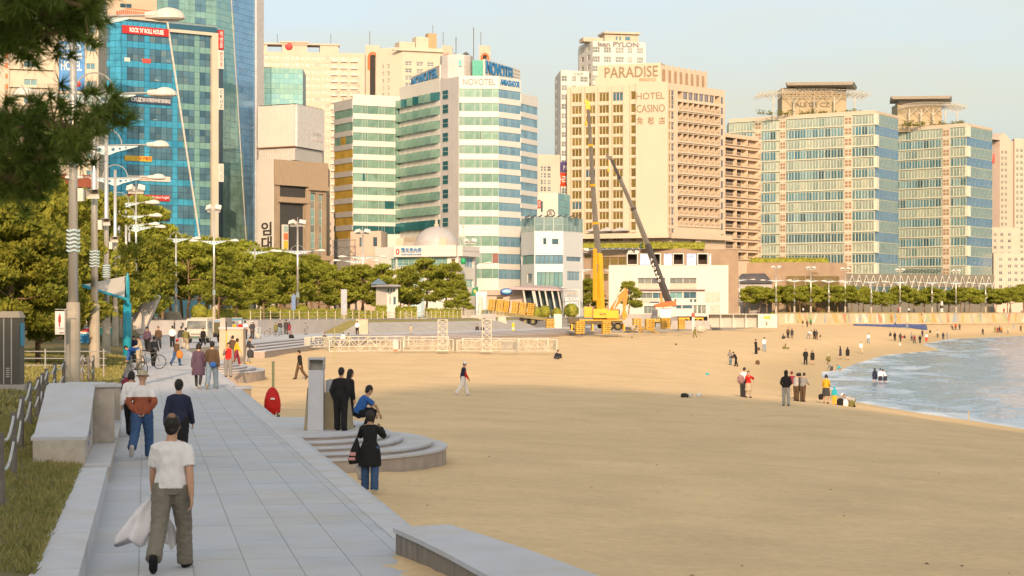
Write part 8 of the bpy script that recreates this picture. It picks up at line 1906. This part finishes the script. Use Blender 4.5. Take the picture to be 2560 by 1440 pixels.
def person(px, hy, fy, surf, pose, yaw, top, bot, hair, label, H=None, sh='k', fem=0, split=None, dd=None, group=None):
 hpx = fy-hy; low = pose in ('sit','sitg','squat','kneel','lie','bend','bend2')
 if dd: d = dd; z = (sand_z(*XY(px, d), False) if surf == 's' else (surf if not isinstance(surf, str) else 0))
 elif surf == 's':
  d = GD(px, fy); z = None
 elif surf == 'w': z = SEA_Z-.28; d = DG(fy, SEA_Z+.0)
 elif surf == 'p': z = 0; d = DG(fy, 0)
 else: z = surf; d = DG(fy, z)
 p = XY(px, d)
 if z is None: z = sand_z(p.x, p.y)
 Hn = 1.68 if not fem else 1.6
 if H is None: H = max(Hn*.88, min(Hn*1.1, hpx*d/F)) if not low else Hn
 S = H/1.72; ln, tl, tr, kl, kr, aL, aR, fL, fR, hp, pz = POSE[pose]; Rl = Matrix.Rotation(-R(ln), 3, 'X'); vox = .0075 if hpx > 300 else .0105 if hpx > 110 else .017 if hpx > 60 else .024; n = 10 if hpx > 100 else 7
 T = lambda h, x=0, y=0: Rl @ Vector((x, y, h)); sw_ = .160 if fem else .178
 body = MB(); tp = MB(); bt = MB(); thick = .024 if vox > .02 else .016
 prof = [(-.10,.13,.095),(-.04,.165,.115),(.02,.168,.118),(.14,.142,.10),(.28,.16,.112),(.38,.172,.105),(.43,.140,.085),(.475,.075,.064)] if not fem else [(-.10,.14,.10),(-.04,.17,.118),(.02,.165,.115),(.14,.122,.09),(.28,.142,.11),(.38,.152,.093),(.43,.120,.076),(.475,.065,.056)]
 body.tube([T(h) for h, a, b in prof], [(a, b) for h, a, b in prof], n+4, up=(1,0,0))
 nb = T(.47); hc = nb+(Matrix.Rotation(-R(ln*.35+hp), 3, 'X') @ Vector((0, .022, .175))); Rh = Matrix.Rotation(-R(hp+ln*.35), 3, 'X')
 body.tube([nb, nb.lerp(hc, .75)], [.06, .054], n)
 body.ball(hc, .076, .095, .118, 14 if n > 8 else 9, 10 if n > 8 else 7, rot=Rh.to_matrix() if hasattr(Rh, 'to_matrix') else Rh)
 body.ball(hc+Rh @ Vector((0,.092,-.012)), .013, .02, .022, 6, 5);
 for s in (-1, 1): body.ball(hc+Rh @ Vector((s*.078,-.005,-.005)), .012, .02, .03, 6, 5)
 body.ball(hc+Rh @ Vector((0,.05,-.085)), .04, .04, .035, 8, 5)
 hands = {}; ank = []
 for s, a_, f_ in ((-1, aL, fL), (1, aR, fR)):
  shd = T(.402, s*(sw_-.012)); el = shd+dirv(*a_, s)*.285; fd = dirv(*f_, s); wr = el+fd*.245
  body.tube([T(.455, s*.03), T(.435, s*.10), shd, shd.lerp(el, .5), el, el.lerp(wr, .35), wr], [.045,.05,.052,.048,.042,.042,.029], n)
  hd = fd; side = hd.cross(Vector((s,0,0))); side = side.normalized() if side.length > .1 else Vector((0,1,0)); nrm = hd.cross(side).normalized(); inn = nrm*(1 if nrm.x*s < 0 else -1)
  pal = wr+hd*.085; body.tube([wr-hd*.01, wr+hd*.03, pal], [(.026,.022),(.040,.018),(.041,.016)], 8, up=tuple(side)); hands[s] = wr+hd*.10
  for k in range(4):
   o_ = (k-1.5)*.0205; L_ = (.066,.078,.074,.056)[k] if side.y > 0 else (.056,.074,.078,.066)[k]; b0 = pal+side*o_-hd*.01; b1 = b0+hd*L_*.5+inn*.006; b2 = b1+hd*L_*.35+inn*L_*.32; b3 = b2+hd*L_*.12+inn*L_*.3
   body.tube([b0, b1, b2, b3], [.0105,.0098,.009,.0075], 6)
  tb = side*(1 if side.y > 0 else -1); body.tube([wr+hd*.025+tb*.02, wr+hd*.055+tb*.052+inn*.01, wr+hd*.09+tb*.056+inn*.025], [.014,.0115,.009], 6)
  full = top[0] in 'lcv'
  e_ = .012+thick
  if top[0] == 't': tp.tube([T(.445, s*.05), T(.425, s*.11), shd, shd.lerp(el, .3), shd.lerp(el, .70)], [.045,.056,.052+thick,.056+thick,.066+thick*.4], n)
  else: tp.tube([T(.445, s*.05), T(.425, s*.11), shd, shd.lerp(el, .5), el, el.lerp(wr, .45), wr+fd*.01], [.045,.056,.052+thick,.052+thick,.05+thick,.046+thick,.040+thick*.6], n)
 Hx = .092
 for s, th, kn in ((-1, tl, kl), (1, tr, kr)):
  hip = Vector((s*Hx, 0, -.03)); k_ = hip+dirv(th, 2.5, s)*.425; sd = th-kn; an = k_+dirv(sd, .5, s)*.41; ank.append(an); fp = R(min(0, sd*1.05)) if sd < -12 else 0
  fw = Matrix.Rotation(fp, 3, 'X') @ Vector((s*.12, 1, 0)).normalized() if pose not in ('kneel','lie') else Vector((0,-.25 if pose == 'kneel' else .2, -.9 if pose == 'kneel' else .95)).normalized()
  dn = (Matrix.Rotation(fp, 3, 'X') @ Vector((0,0,-1))) if pose not in ('kneel','lie') else Vector((0,-1 if pose == 'lie' else 1,0))*.4
  body.tube([hip+Vector((0,0,.04)), hip.lerp(k_, .3), k_, k_.lerp(an, .35), an, an+dn*.04], [.088,.084,.055,.056,.036,.036], n); body.tube([an+dn*.045-fw*.04, an+dn*.045+fw*.08, an+dn*.05+fw*.17], [(.034,.034),(.038,.028),(.03,.02)], 8)
  ex = .012+thick*.6
  if bot[0] == 't': bt.tube([hip+Vector((0,0,.05)), hip.lerp(k_, .25), k_.lerp(hip, .3), k_, k_.lerp(an, .5), an+dn*.035], [.100+ex*.5,.098+ex,.078+ex,.070+ex,.064+ex,.066+ex], n)
  elif bot[0] == 'l': bt.tube([hip+Vector((0,0,.05)), hip.lerp(k_, .3), k_, k_.lerp(an, .35), an], [.092,.090,.06,.061,.042], n)
  elif bot[0] == 'h': bt.tube([hip+Vector((0,0,.05)), hip.lerp(k_, .5), k_.lerp(hip, .1)], [.105,.105,.095], n)
  elif bot[0] == 'b': bt.tube([k_.lerp(an, .15), an+dn*.02], [.07,.06], n)
  so = MB(); so.tube([an+dn*.05-fw*.07, an+dn*.04-fw*.03, an+dn*.045+fw*.06, an+dn*.058+fw*.15, an+dn*.062+fw*.19], [(.03,.03),(.044,.046),(.048,.040),(.045,.026),(.025,.015)], 10, up=(1,0,0)); ank[-1] = an; hands['shoe%d' % s] = so
 if bot[0] in 'tlhs' and top[0] != 'c': bt.tube([T(-.10), T(-.04), T(.02), T(.10)], [(.135+thick,.10+thick),(.168+thick,.118+thick),(.168+thick,.116+thick),(.146+thick,.105+thick)], n+4, up=(1,0,0))
 if bot[0] in 'sb': bt.tube([T(.08), T(-.06), Vector((0,.01,-.28)), Vector((0,.01,-.50))], [(.14+thick,.11+thick),(.18+thick,.13+thick),(.22,.18),(.25,.21)], n+6, up=(1,0,0))
 pf = [(h, a, b) for h, a, b in prof if h > -.08]
 lowest = -.03 if top[0] == 't' else -.07
 pts = [(lowest, .172, .122)]+[q for q in pf if q[0] > lowest+.03][:-1]+[(.478,.082,.072)]
 tp.tube([T(h) for h, a, b in pts], [(a+thick+(.006 if h < .2 else 0), b+thick+(.008 if h < .2 else 0)) for h, a, b in pts], n+4, up=(1,0,0))
 if top[0] == 'c': tp.tube([T(.05), T(-.07), Vector((0,0,-.25)), Vector((0,0,-.40))], [(.17+thick,.13+thick),(.205+thick,.155+thick),(.222+thick,.18+thick),(.232+thick,.19+thick)], n+6, up=(1,0,0))
 if hair == 'hood': tp.ball(hc+Vector((0,-.01,.012)), .105,.118,.14, 12, 8); tp.tube([nb, hc-Vector((0,0,.08))], [.1,.09], 10)
 zo = (-min(a.z for a in ank)+.085) if pz is None else pz+.03
 o = body.obj('person', [m_skin], None, (p.x, p.y, z), R(yaw), True); tag(o, label, 'person', group); o.scale = (S, S, S)
 up = Vector((0, 0, zo)); o.data.transform(Matrix.Translation(up)); PEND.append((o, vox, 3))
 def part(nm, b, m, rem=True, it=3):
  q = b.obj(nm, m if isinstance(m, list) else [m], o, (0,0,0), 0, True); q.data.transform(Matrix.Translation(up))
  if rem: PEND.append((q, vox*1.15, it))
  return q
 tm = cmat(top[1])
 part({'t':'shirt','l':'jacket','c':'coat','v':'shirt'}[top[0]], tp, [tm]+([cmat(split[1])] if split else []))
 if split: SPLIT[o.children[-1].name if o.children else ''] = split[0]+zo
 if bot[0] != 'n': part({'t':'trousers','l':'leggings','h':'shorts','s':'skirt','b':'skirt'}[bot[0]], bt, cmat(bot[1]))
 if sh != '0':
  for s in (-1, 1): part('shoe', hands['shoe%d' % s], m_sole if sh == 'w' else cmat(sh), False)
 hb = MB(); rot = Rh; hm = m_hair
 C_ = lambda x, y, z_: hc+Rh @ Vector((x, y, z_))
 if hair in ('s', 'l', 'b', 'bald'):
  hb.ball(C_(0,-.017,.024), .085, .098, .108, 14, 10, rot=Rh); hb.ball(C_(0,-.045,-.035), .07, .06, .07, 10, 7, rot=Rh)
 if hair == 'b': hb.tube([C_(0,-.01,.08), C_(0,-.028,0), C_(0,-.04,-.10)], [(.08,.08),(.098,.088),(.088,.066)], 12, up=(1,0,0))
 if hair == 'l': hb.tube([C_(0,-.02,.09), C_(0,-.04,0), C_(0,-.055,-.12), T(.30,0,-.115)], [(.07,.07),(.095,.075),(.10,.055),(.075,.03)], 12, up=(1,0,0))
 if hair[0] == 'C':
  hm = cmat(hair[1]); hb.ball(C_(0,-.004,.045), .088, .106, .088, 14, 10, rot=Rh); hb.tube([C_(0,.05,.045), C_(0,.12,.035), C_(0,.165,.022)], [(.07,.012),(.068,.010),(.04,.006)], 10, up=(1,0,0))
  h2 = MB(); h2.ball(C_(0,-.03,-.02), .08, .07, .07, 10, 7); part('hair', h2, m_hair, False)
 if hair[0] == 'H':
  hm = cmat(hair[1]); hb.tube([C_(0,0,.125), C_(0,0,.115), C_(0,0,.05), C_(0,0,.045), C_(0,0,.015)], [(.05,.05),(.082,.092),(.094,.112),(.10,.118),(.135,.155)], 16, up=(1,0,0))
 if hair != 'hood': part('hat' if hair[0] in 'CH' else 'hair', hb, hm, hpx > 110 and hair[0] not in 'CH', 2)
 if hair == 'bald': b2 = MB(); b2.ball(C_(0,-.055,.088), .048, .042, .052, 12, 8); part('bald_crown', b2, mat('scalp', (.26,.15,.09), .6), False)
 if hpx > 55 and 90 < (yaw % 360) < 270:
  for s in (-1, 1): e_ = MB(); e_.ball(C_(s*.03,.085,.012), .010,.008,.006, 6, 5); part('eye', e_, m_dk, False)
 M = Matrix.Translation((p.x, p.y, z)) @ Matrix.Rotation(R(yaw), 4, 'Z') @ Matrix.Scale(S, 4)
 return {'L': M @ (hands[-1]+up), 'R': M @ (hands[1]+up), 'back': M @ (T(.30,0,-.2)+up), 'hipL': M @ (Vector((-.26,.02,-.05))+up), 'hipR': M @ (Vector((.26,.02,-.05))+up), 'S': S, 'd': d, 'p': p, 'z': z, 'w': M @ (T(.0,.03,-.17)+up)}
SPLIT = {}
A1 = person(428,1028,1425,'p','walk2',0,'tw','tc','bald','man in a white t shirt and grey trousers walking away with a shirt in hand')
person(446,943,1166,'p','walk',0,'ln','tk','s','man in a dark navy jacket walking ahead of the man in white t shirt')
person(355,922,1148,'p','behindw',2,'lR','tj','He','man in a beige bucket hat with a white and rust jumper, hands clasped behind',sh='w',split=(.26,'w'))
person(327,924,1090,'p','walk',-8,'lw','tk','b','person in a white shirt with a burgundy backpack left of the bucket hat man',fem=1)
person(346,862,925,'p','bend',80,'lB','te','s','man in blue and khaki bending double beside the black bicycle',H=1.7)
person(352,849,908,'p','tend',100,'le','te','s','man in a beige jacket standing behind the bending man'); person(336,853,906,'p','stand',150,'ln','tk','Cn','person in dark clothes and cap beside the teal canopy pole')
person(368,815,880,'p','walk',178,'lp','tk','Cn','man in an open purple jacket and cap walking toward the viewer'); person(396,814,872,'p','walk2',185,'lb','td','s','man in a brown jacket walking toward the viewer beside the purple jacket')
person(384,839,915,'p','walk',-5,'ld','tk','s','man in dark grey walking away, left of the promenade middle')
person(441,846,914,'p','walk2',-25,'lb','tj','Cr','woman in a red hat and brown jacket with an orange bag',fem=1)
person(431,814,868,'p','behind',0,'lw','tk','s','man in a white shirt with hands behind, left of the cyclist'); person(453,814,872,'p','walk',0,'ld','tl','s','man in dark jacket and pale trousers just behind the cyclist')
person(464,820,880,'p','ride',6,'lo','te','s','cyclist in an olive jacket riding away',H=1.72); person(508,819,864,'p','walk2',180,'lk','tk','s','man in black walking before the cream truck')
person(496,855,973,'p','walk',-2,'cp','ld','b','woman in a purple cardigan and grey leggings walking beside a man',fem=1,sh='w'); A2 = person(530,850,973,'p','walk2',2,'lb','tJ','s','man in a brown hooded jacket with a blue waist bag',sh='e')
person(571,862,943,'p','phone',188,'lr','tg','s','boy in a red front top holding a yellow pole at the pier',split=(.44,'g')); person(591,844,913,'p','walk',-70,'ly','tm','b','woman in a yellow jacket and magenta trousers on the beach steps',fem=1,sh='w'); person(581,841,906,'p','stand',-20,'lb','td','s','person in a brown top half hidden behind the yellow jacket')
person(620,840,908,'p','tend',-85,'ld','tl','s','man in a dark jacket holding a coat on the beach steps',sh='y'); person(570,817,866,'p','stand',182,'tw','tk','s','person in a white t shirt showing above the granite pier',H=1.72)
for px, hy, fy, ps, yw, tp_, bt_, hr, lab in ((563,806,846,'sit',185,'ld','td','s','person in dark clothes seated by the blue truck'),(586,803,846,'tend',170,'lY','tk','Ck','person in yellow and black with a mask in the waiting group'),(601,803,848,'tend',185,'lr','td','Cw','person in a red jacket and white cap in the waiting group'),(613,799,848,'stand',0,'tw','tn','s','person in white top and navy trousers with back turned in the waiting group'),(631,799,848,'behind',-10,'ld','td','Cw','man in dark grey and a white cap right of the waiting group'),
  (690,804,838,'walk',180,'co','lk','s','woman in an olive coat walking on the plaza'),(700,800,838,'walk2',182,'ld','tJ','s','man in a dark top beside the olive coat woman'),(715,797,836,'walk',8,'ld','td','s','big man in dark grey walking away on the plaza'),(723,804,836,'walk2',-5,'cm','nk','l','small woman in burgundy beside the big man in grey'),(764,808,837,'walk',5,'lg','tg','s','person in grey with pink sleeves walking on the plaza'),(893,802,836,'behind',0,'lw','tk','s','man in a white shirt standing beside the pinkish small pier'),(934,795,825,'walk',180,'lk','tj','s','man in black walking on the plaza, right of the small pier'),
  (990,808,827,'stand',0,'ly','to','s','child in yellow on the plaza'),(1000,795,827,'walk',180,'ld','td','s','person in dark grey behind the yellow child'),(1009,794,827,'stand',170,'lk','tg','s','person in black right of the yellow child'),(1027,806,834,'walk',10,'le','te','s','child in pale clothes on the plaza before the group'),(1034,795,825,'stand',0,'lb','tk','s','person in brown in the plaza group'),(1039,796,825,'walk',180,'lO','te','l','woman with an orange top in the plaza group'),(1049,792,826,'walk2',150,'lg','tg','s','man in grey at the right of the plaza group'),(1122,792,819,'walk',5,'lg','tn','s','person in grey blue alone on the plaza, right of the stair')):
 person(px,hy,fy,'p',ps,yw,tp_,bt_,hr,lab,H=1.15 if 'child' in lab else None)
for a in ((728,829,869,'behind',170,'lk','td','s','man in black standing at the foot of the plaza steps'),(750,872,947,'walk',78,'lk','tb','s','man in black top and brown trousers striding left over the sand'),(812,831,871,'walk',150,'ld','td','s','man in dark clothes at the left end of the trusses'),(858,834,866,'stand',10,'lw','tg','s','person in white standing behind the long truss'),(871,838,868,'stand',0,'lo','to','s','person in olive standing behind the long truss'),(1193,806,842,'stand',190,'ld','tg','s','man in grey at the right truss tower'),(1206,812,842,'stand',-10,'lk','tk','l','woman in black with long hair at the right truss tower'),
  (1158,903,990,'walk',-82,'ln','tw','Cw','man in a white cap and navy red jacket walking on the open sand','w'),(1388,872,898,'sitg',-100,'ln','td','s','person in navy sitting on the sand beside a bag'),(1737,816,843,'walk',20,'lo','to','s','hiker in olive with a pack on the open sand'),
  (1890,845,885,'phone',60,'lk','tk','s','man in a black suit on the phone with a briefcase'),(1911,837,879,'phone',10,'lw','tJ','s','man in a white shirt and pale jeans, right of the black suit'),(1956,831,848,'sitg',-60,'ld','td','s','person in dark clothes sitting on the sand, alone'),(1970,818,845,'stand',180,'lb','tk','s','person in brown standing, left of the pair above the sunbather'),(1980,818,846,'stand',175,'cd','ld','l','woman in a dark coat, right of the pair above the sunbather'),(1958,855,872,'lie',-80,'lo','to','s','man in olive lying propped on the sand'),(2021,828,847,'bend2',-80,'lw','tg','s','person in white bending over the sand'),(2036,823,848,'stand',5,'lk','tk','s','person in black with back turned, left of a close pair'),(2041,824,849,'stand',10,'ld','tb','s','person in dark grey, right of a close pair'),(2051,833,850,'stand',0,'lb','te','s','small child in brown beside the dark pair'),
  (1826,875,913,'tend',150,'lg','tJ','s','person in a checked top and pale jeans beside a leaning friend'),(1840,877,916,'lean',60,'lk','tk','s','person in black with a yellow stripe leaning over a friend'),(1858,917,993,'tend',-30,'lw','td','s','young man in a white jacket with a pink backpack'),(1871,927,995,'photo',195,'lr','be','s','woman in a red jumper and checked skirt raising a camera'),(2014,871,912,'pocket',182,'lk','tk','s','man in black jacket and white shirt facing the viewer on the sand'),(2031,875,912,'stand',185,'ck','nk','l','woman in a black dress beside the man in black jacket'),(2074,880,906,'squat',20,'lo','to','Cw','person in a white cap crouching near the water'),(2101,862,898,'stand',60,'ln','sn','l','girl in navy vest and skirt near the water, left of two'),(2119,866,900,'stand',-20,'ck','nk','l','girl in a dark dress near the water, right of two'),(2152,851,884,'walk',185,'lw','te','s','person in white shirt and beige trousers walking along the damp sand'),(2171,831,859,'walk',180,'lw','tJ','s','person in white farther up the sand'),
  (1965,927,1016,'behind',-8,'lk','tl','hood','man in a black hood with hands clasped behind, grey trousers'),(1979,926,994,'stand',-20,'lm','te','Cm','person in a dark cap half hidden behind the black hood'),(1991,934,1003,'tend',-30,'ll','tb','s','person in a pale grey shirt in the group beside the black hood'),(1999,936,1004,'stand',-20,'ld','td','b','person with dark hair between the grey figures'),(2007,931,1005,'tend',-35,'lg','tb','s','man in a grey jacket and dark trousers holding something, right of the group'),(2065,956,1030,'tend',-15,'lY','sd','b','woman in a mustard jumper and dark tartan skirt beside a toddler','k',104),(2086,996,1035,'stand',-10,'lt','ty','hood','small child in a turquoise hooded top and yellow trousers','k',103),(2134,994,1030,'kneel',75,'ll','to','Cw','man in a white cap kneeling over bags by the water','k',104),
  (2226,826,852,'walk',5,'ld','te','s','person in dark top and pale trousers, leftmost of the far shore crowd'),(2237,828,852,'stand',10,'lk','tk','s','person in black in the far shore crowd'),(2251,829,854,'walk2',0,'ld','td','s','person in dark clothes with a red bag in the far shore crowd'),(2263,830,846,'sitg',30,'ld','td','s','person sitting in the far shore crowd'),(2279,831,852,'stand',5,'lg','td','s','person in grey in the middle of the far shore crowd'),(2286,836,859,'walk',5,'lm','td','s','person in maroon nearest the water in the far shore crowd'),(2300,829,859,'walk2',0,'lk','tk','s','tall person in black in the far shore crowd'),(2306,824,842,'stand',10,'ln','tn','s','person in navy behind the far shore crowd'),(2316,833,854,'stand',0,'lw','tr','s','person in white and red in the far shore crowd'),(2326,818,833,'sitg',0,'lk','tk','s','person in black sitting at the back of the far shore crowd'),(2344,823,844,'stand',5,'le','td','s','person in beige right of the far shore crowd'),(2358,826,849,'walk',-10,'ln','tn','s','person in navy right of the far shore crowd'),(2368,828,849,'walk2',5,'lg','tg','s','person in grey at the right end of the far shore crowd'),
  (2382,813,826,'bend2',80,'lk','tk','s','person bending on the far sand left of a red jacket'),(2389,807,826,'stand',0,'lr','td','s','person in a red jacket on the far sand'),(2399,808,826,'stand',5,'lb','td','s','person in brown right of the red jacket on the far sand'),(2457,818,837,'walk',0,'ld','tk','s','lone person in dark grey on the far damp sand'),(2488,814,832,'walk',5,'lo','to','s','person in olive, left of the orange top at the far right shore'),(2494,817,833,'stand',0,'lm','tm','s','person in maroon beside the orange top at the far right shore'),(2499,810,832,'stand',5,'lb','tk','s','taller person in brown at the far right shore'),(2504,814,833,'walk',0,'lO','td','s','person in an orange top at the far right shore'),(2520,814,835,'walk2',0,'le','tg','s','person in beige at the far right shore'),(2535,809,826,'walk',5,'lJ','tl','s','person in pale blue at the far right shore'),(2552,811,829,'walk',-5,'lb','td','s','rightmost person in brown at the far right shore'),
  (2268,804,822,'walk',0,'lg','tJ','s','person in grey walking past the blue tarpaulin'),(2007,798,819,'walk',0,'ld','te','s','person in dark top at the sea wall, left of three'),(2018,798,819,'walk2',5,'lb','tb','s','person in brown at the sea wall, middle of three'),(2027,796,812,'stand',0,'lG','td','s','person in green at the sea wall, right of three'),(2210,799,811,'sitg',0,'lm','td','s','person in maroon seated on the blue tarpaulin'),(2222,801,812,'sitg',10,'lr','tr','s','person in red seated on the blue tarpaulin'),(2238,801,813,'sitg',-10,'ln','tn','s','person in navy seated at the right on the blue tarpaulin')):
 person(a[0],a[1],a[2],'s',*a[3:8],a[8],H=.95 if 'small child' in a[8] else None,sh=a[9] if len(a) > 9 else 'k',dd=a[10] if len(a) > 10 else None,fem=1 if any(w in a[8] for w in ('woman','girl')) else 0,split=(.1,'r') if 'navy red' in a[8] else None)
person(852,918,1077,'p','pocket',-14,'lk','tk','s','man in a dark suit standing on the rounded steps'); person(873,930,1068,'p','stand',-55,'lk','tk','l','long haired woman in black behind the suited man',fem=1); person(893,979,1064,'p','squat',-68,'tB','tk','s','man in a bright blue t shirt crouching on the rounded steps',H=1.7)
A3 = person(925,1037,1240,'s','photo',-8,'ck','tj','b','woman in a black coat and jeans taking a photo at the promenade edge',fem=1,sh='w',dd=39.5)
for a in ((2187,913,954,'stand',0,'cn','nk','l','girl in a navy dress wading, left of three'),(2201,913,955,'stand',5,'lw','sn','s','girl in white blouse and dark skirt wading, middle of three'),(2213,915,955,'lean',40,'lw','sn','s','girl in white blouse leaning over, right of three waders')): person(a[0],a[1],a[2],'w',*a[3:8],a[8],H=1.6,sh='0',fem=1)
person(2079,902,928,'w','bend2',60,'lg','sd','s','girl in a skirt bending in the shallow water',H=1.5,sh='0',fem=1); person(2101,896,929,'w','bend2',50,'lt','hg','s','child in turquoise bending in the shallow water',H=1.3,sh='0')
for px, hy, c, lab in ((2008,771,'w','white'),(2047,772,'m','maroon'),(2066,770,'k','black'),(2118,772,'b','brown'),(2246,770,'r','red'),(2272,771,'w','pale'),(2285,772,'d','dark grey'),(2510,771,'r','bright red'),(2527,770,'g','grey'),(2553,770,'w','white shirted'),(1720,770,'O','orange')):
 d = WALLD(px)+2.5 if px > 1900 else 400; person(px,hy,hy+15,2.2 if px > 1900 else .2,'walk' if px % 2 else 'stand',(px*37)%360,'l'+c,'td','s','%s figure on the far promenade near column of %s' % (lab, 'the lamp posts at right' if px > 2300 else 'the sea wall lamps') if px > 1900 else 'orange vested worker before the white beach hall',H=1.68,dd=d)
# things people carry
def carry(name, label, cat, b, m, loc, smooth=True):
 o = b.obj(name, m if isinstance(m, list) else [m], None, loc, 0, smooth); return tag(o, label, cat)
h = A1['L']; rd = random.Random(6); vs_ = []; fs_ = []; n, k_ = 44, 18
cl = MB()
for q in range(2):
 vs_ = []; fs_ = []
 for i in range(k_+1):
  f_ = i/k_; wd = .03+(.15 if q == 0 else .06)*math.sin(1.9*f_)**.8; cx = -.17*f_-.05*f_*f_ if q == 0 else .09*math.sin(f_*1.5)+.06*f_; cz = (-.50 if q == 0 else -.52)*f_+.03
  for j in range(n): a = 2*math.pi*j/n; fo = 1+.34*math.sin(a*5+f_*2.5+q)*f_**.7+.20*math.sin(a*8-f_*4)+.12*noise.noise((a*2,f_*4,q)); vs_.append((cx+wd*fo*math.cos(a), .03+(.03+.075*f_)*fo*math.sin(a)-.02*q, cz+(.05*math.sin(a*3+1)+.05*noise.noise((a*1.5,q*3,7)))*f_))
 for i in range(k_):
  for j in range(n): fs_.append((i*n+j, i*n+(j+1)%n, (i+1)*n+(j+1)%n, (i+1)*n+j))
 fs_.append(tuple(range(n))); fs_.append(tuple(k_*n+j for j in range(n))); cl._add(vs_, fs_)
carry('folded_shirt', 'white shirt hanging from the left hand of the man in white t shirt', 'shirt', cl, mat('shirt_white', (.74,.72,.76), .9, 0, .06, 8), h)
tg = MB(); tg.tube([(0,0,.42),(-.02,0,.2),(-.03,0,-.02),(-.02,0,-.1)], [(.015,.015),(.09,.05),(.15,.07),(.13,.06)], 12); tg.tube([(-.02,0,.32),(.06,.02,.62)], .012, 5)
bg = carry('tote_bag', 'black tote bag with pale print hanging at the photographing woman', 'bag', tg, cmat('k'), A3['hipL']+Vector((-.02,-.05,-.18)));
pt = MB(); pt.box(-.14,-.02,-.085,-.078,.06,.13); pt.box(-.16,-.03,-.085,-.078,-.03,.03); pt.obj('print', [cmat('x')], bg)
lg_ = MB(); lg_.tube([(0,0,0),(0,0,.25),(.01,0,.42)], [(.07,.05),(.13,.07),(.05,.03)], 10); carry('white_bag', 'white carrier bag beside the legs of the photographing woman', 'bag', lg_, mat('shirt_white', (.74,.72,.76)), A3['hipL']+Vector((.06,.15,-.62)))
wb2 = MB(); wb2.ball((0,0,0), .13,.08,.10); carry('waist_bag', 'blue waist bag at the back of the man in the brown hooded jacket', 'bag', wb2, cmat('B'), A2['w']+Vector((.03,-.02,-.06)))
for px, py, d, lab, c, r_ in ((449,886,102.5,'orange shoulder bag of the woman in the red hat','O',.2),(321,965,46.3,'burgundy backpack of the person in white shirt','m',.2),(1852,948,97,'pink backpack of the young man in white','x',.2),(1897,872,0,'dark briefcase held by the man in black suit','b',.2),(2052,992,103.5,'black handbag at the hip of the woman in mustard','k',.15),(2101,1026,103,'black backpack on the sand beside the kneeling man','k',.22),(2113,1027,103,'white bag on the sand before the kneeling man','w',.2),(2256,843,0,'red bag carried in the far shore crowd','r',.2),(1399,896,0,'dark bag on the sand beside the seated person','k',.25),(1894,911,0,'brown heap of clothes on the sand','b',.28),(2249,864,0,'small white dog at the far shore crowd','w',.2),(626,884,106.5,'dark coat held out by the man on the beach steps','d',.22)):
 if not d: d = GD(px, py if 'sand' in lab or 'dog' in lab else py+ (13 if px < 2000 else 10))
 p = XY(px, d); b = MB(); b.tube([(0,0,-r_),(0,0,-r_*.3),(0,0,r_*.6),(0,0,r_)], [(r_*.6,r_*.45),(r_*.85,r_*.55),(r_*.8,r_*.5),(r_*.35,r_*.3)], 12); z = ZZ(py, d)
 if 'sand' in lab or 'dog' in lab: z = sand_z(p.x, p.y)+r_*.75
 carry('dog' if 'dog' in lab else 'bag', lab, 'dog' if 'dog' in lab else 'bag', b, cmat(c), (p.x, p.y, z))
p = XY(566,115.5); t = thing('yellow_pole', 'yellow and black striped pole held by the boy in red', 'pole', (p.x, p.y, 0))
for k in range(4): MB().tube([(0,0,.55*k),(0,0,.55*k+.548)], .035, 8).obj('band', [m_yel if k % 3 else m_dk], t)
p = XY(645,205); t = thing('hand_trolley', 'pale blue hand trolley with parcels right of the waiting group', 'trolley', (p.x, p.y, 0)); b = MB()
for x in (-.22,.22): b.bar((x,0,.1),(x,.12,1.15),.025,5)
for k in range(4): b.bar((-.22,.03*k,.2+.3*k),(.22,.03*k,.2+.3*k),.02,5)
b.obj('frame', [m_paleblue], t)
for x in (-.25,.25): wheel(t, x, .1, .12, .12, .06, 'X')
MB().box(-.2,.2,-.35,-.03,.1,.45).obj('parcel', [m_beige], t)
# bake the body shells
for o, vx, it in PEND:
 r_ = o.modifiers.new('shell', 'REMESH'); r_.mode = 'VOXEL'; r_.voxel_size = vx; r_.use_smooth_shade = True
 s_ = o.modifiers.new('soft', 'SMOOTH'); s_.factor = .5; s_.iterations = it
dg = bpy.context.evaluated_depsgraph_get()
for o, vx, it in PEND:
 me = bpy.data.meshes.new_from_object(o.evaluated_get(dg)); o.modifiers.clear(); old = o.data; nm = old.name; o.data = me; bpy.data.meshes.remove(old); me.name = nm
 if vx < .0125:      # creases of cloth, strands of hair
  kd = o.name.split('.')[0]; hr_ = kd == 'hair'
  if kd in ('shirt','jacket','trousers','coat','leggings') or hr_:
   am, q = (.007, Vector((38,38,16))) if hr_ else (.0065, Vector((9,9,17)) if kd in ('trousers','leggings') else Vector((13,13,8)))
   ns = [(v.co.copy(), v.normal.copy()) for v in me.vertices]
   for v, (c, n_) in zip(me.vertices, ns):
    w = Vector((c.x*q.x, c.y*q.y, c.z*q.z)); v.co = c+n_*am*(1-2*abs(noise.noise(w))-.3+.7*noise.noise(w*2.1))
 zs_ = SPLIT.get(o.name)
 if zs_ is not None and len(me.materials) > 1:
  for f_ in me.polygons:
   if f_.center.z > zs_ if me.materials[1].name != 'cloth_g' and me.materials[1].name != 'cloth_r' else (abs(f_.center.x) > .155 if me.materials[1].name == 'cloth_g' else f_.center.y > .055 and f_.center.z < 1.2): f_.material_index = 1
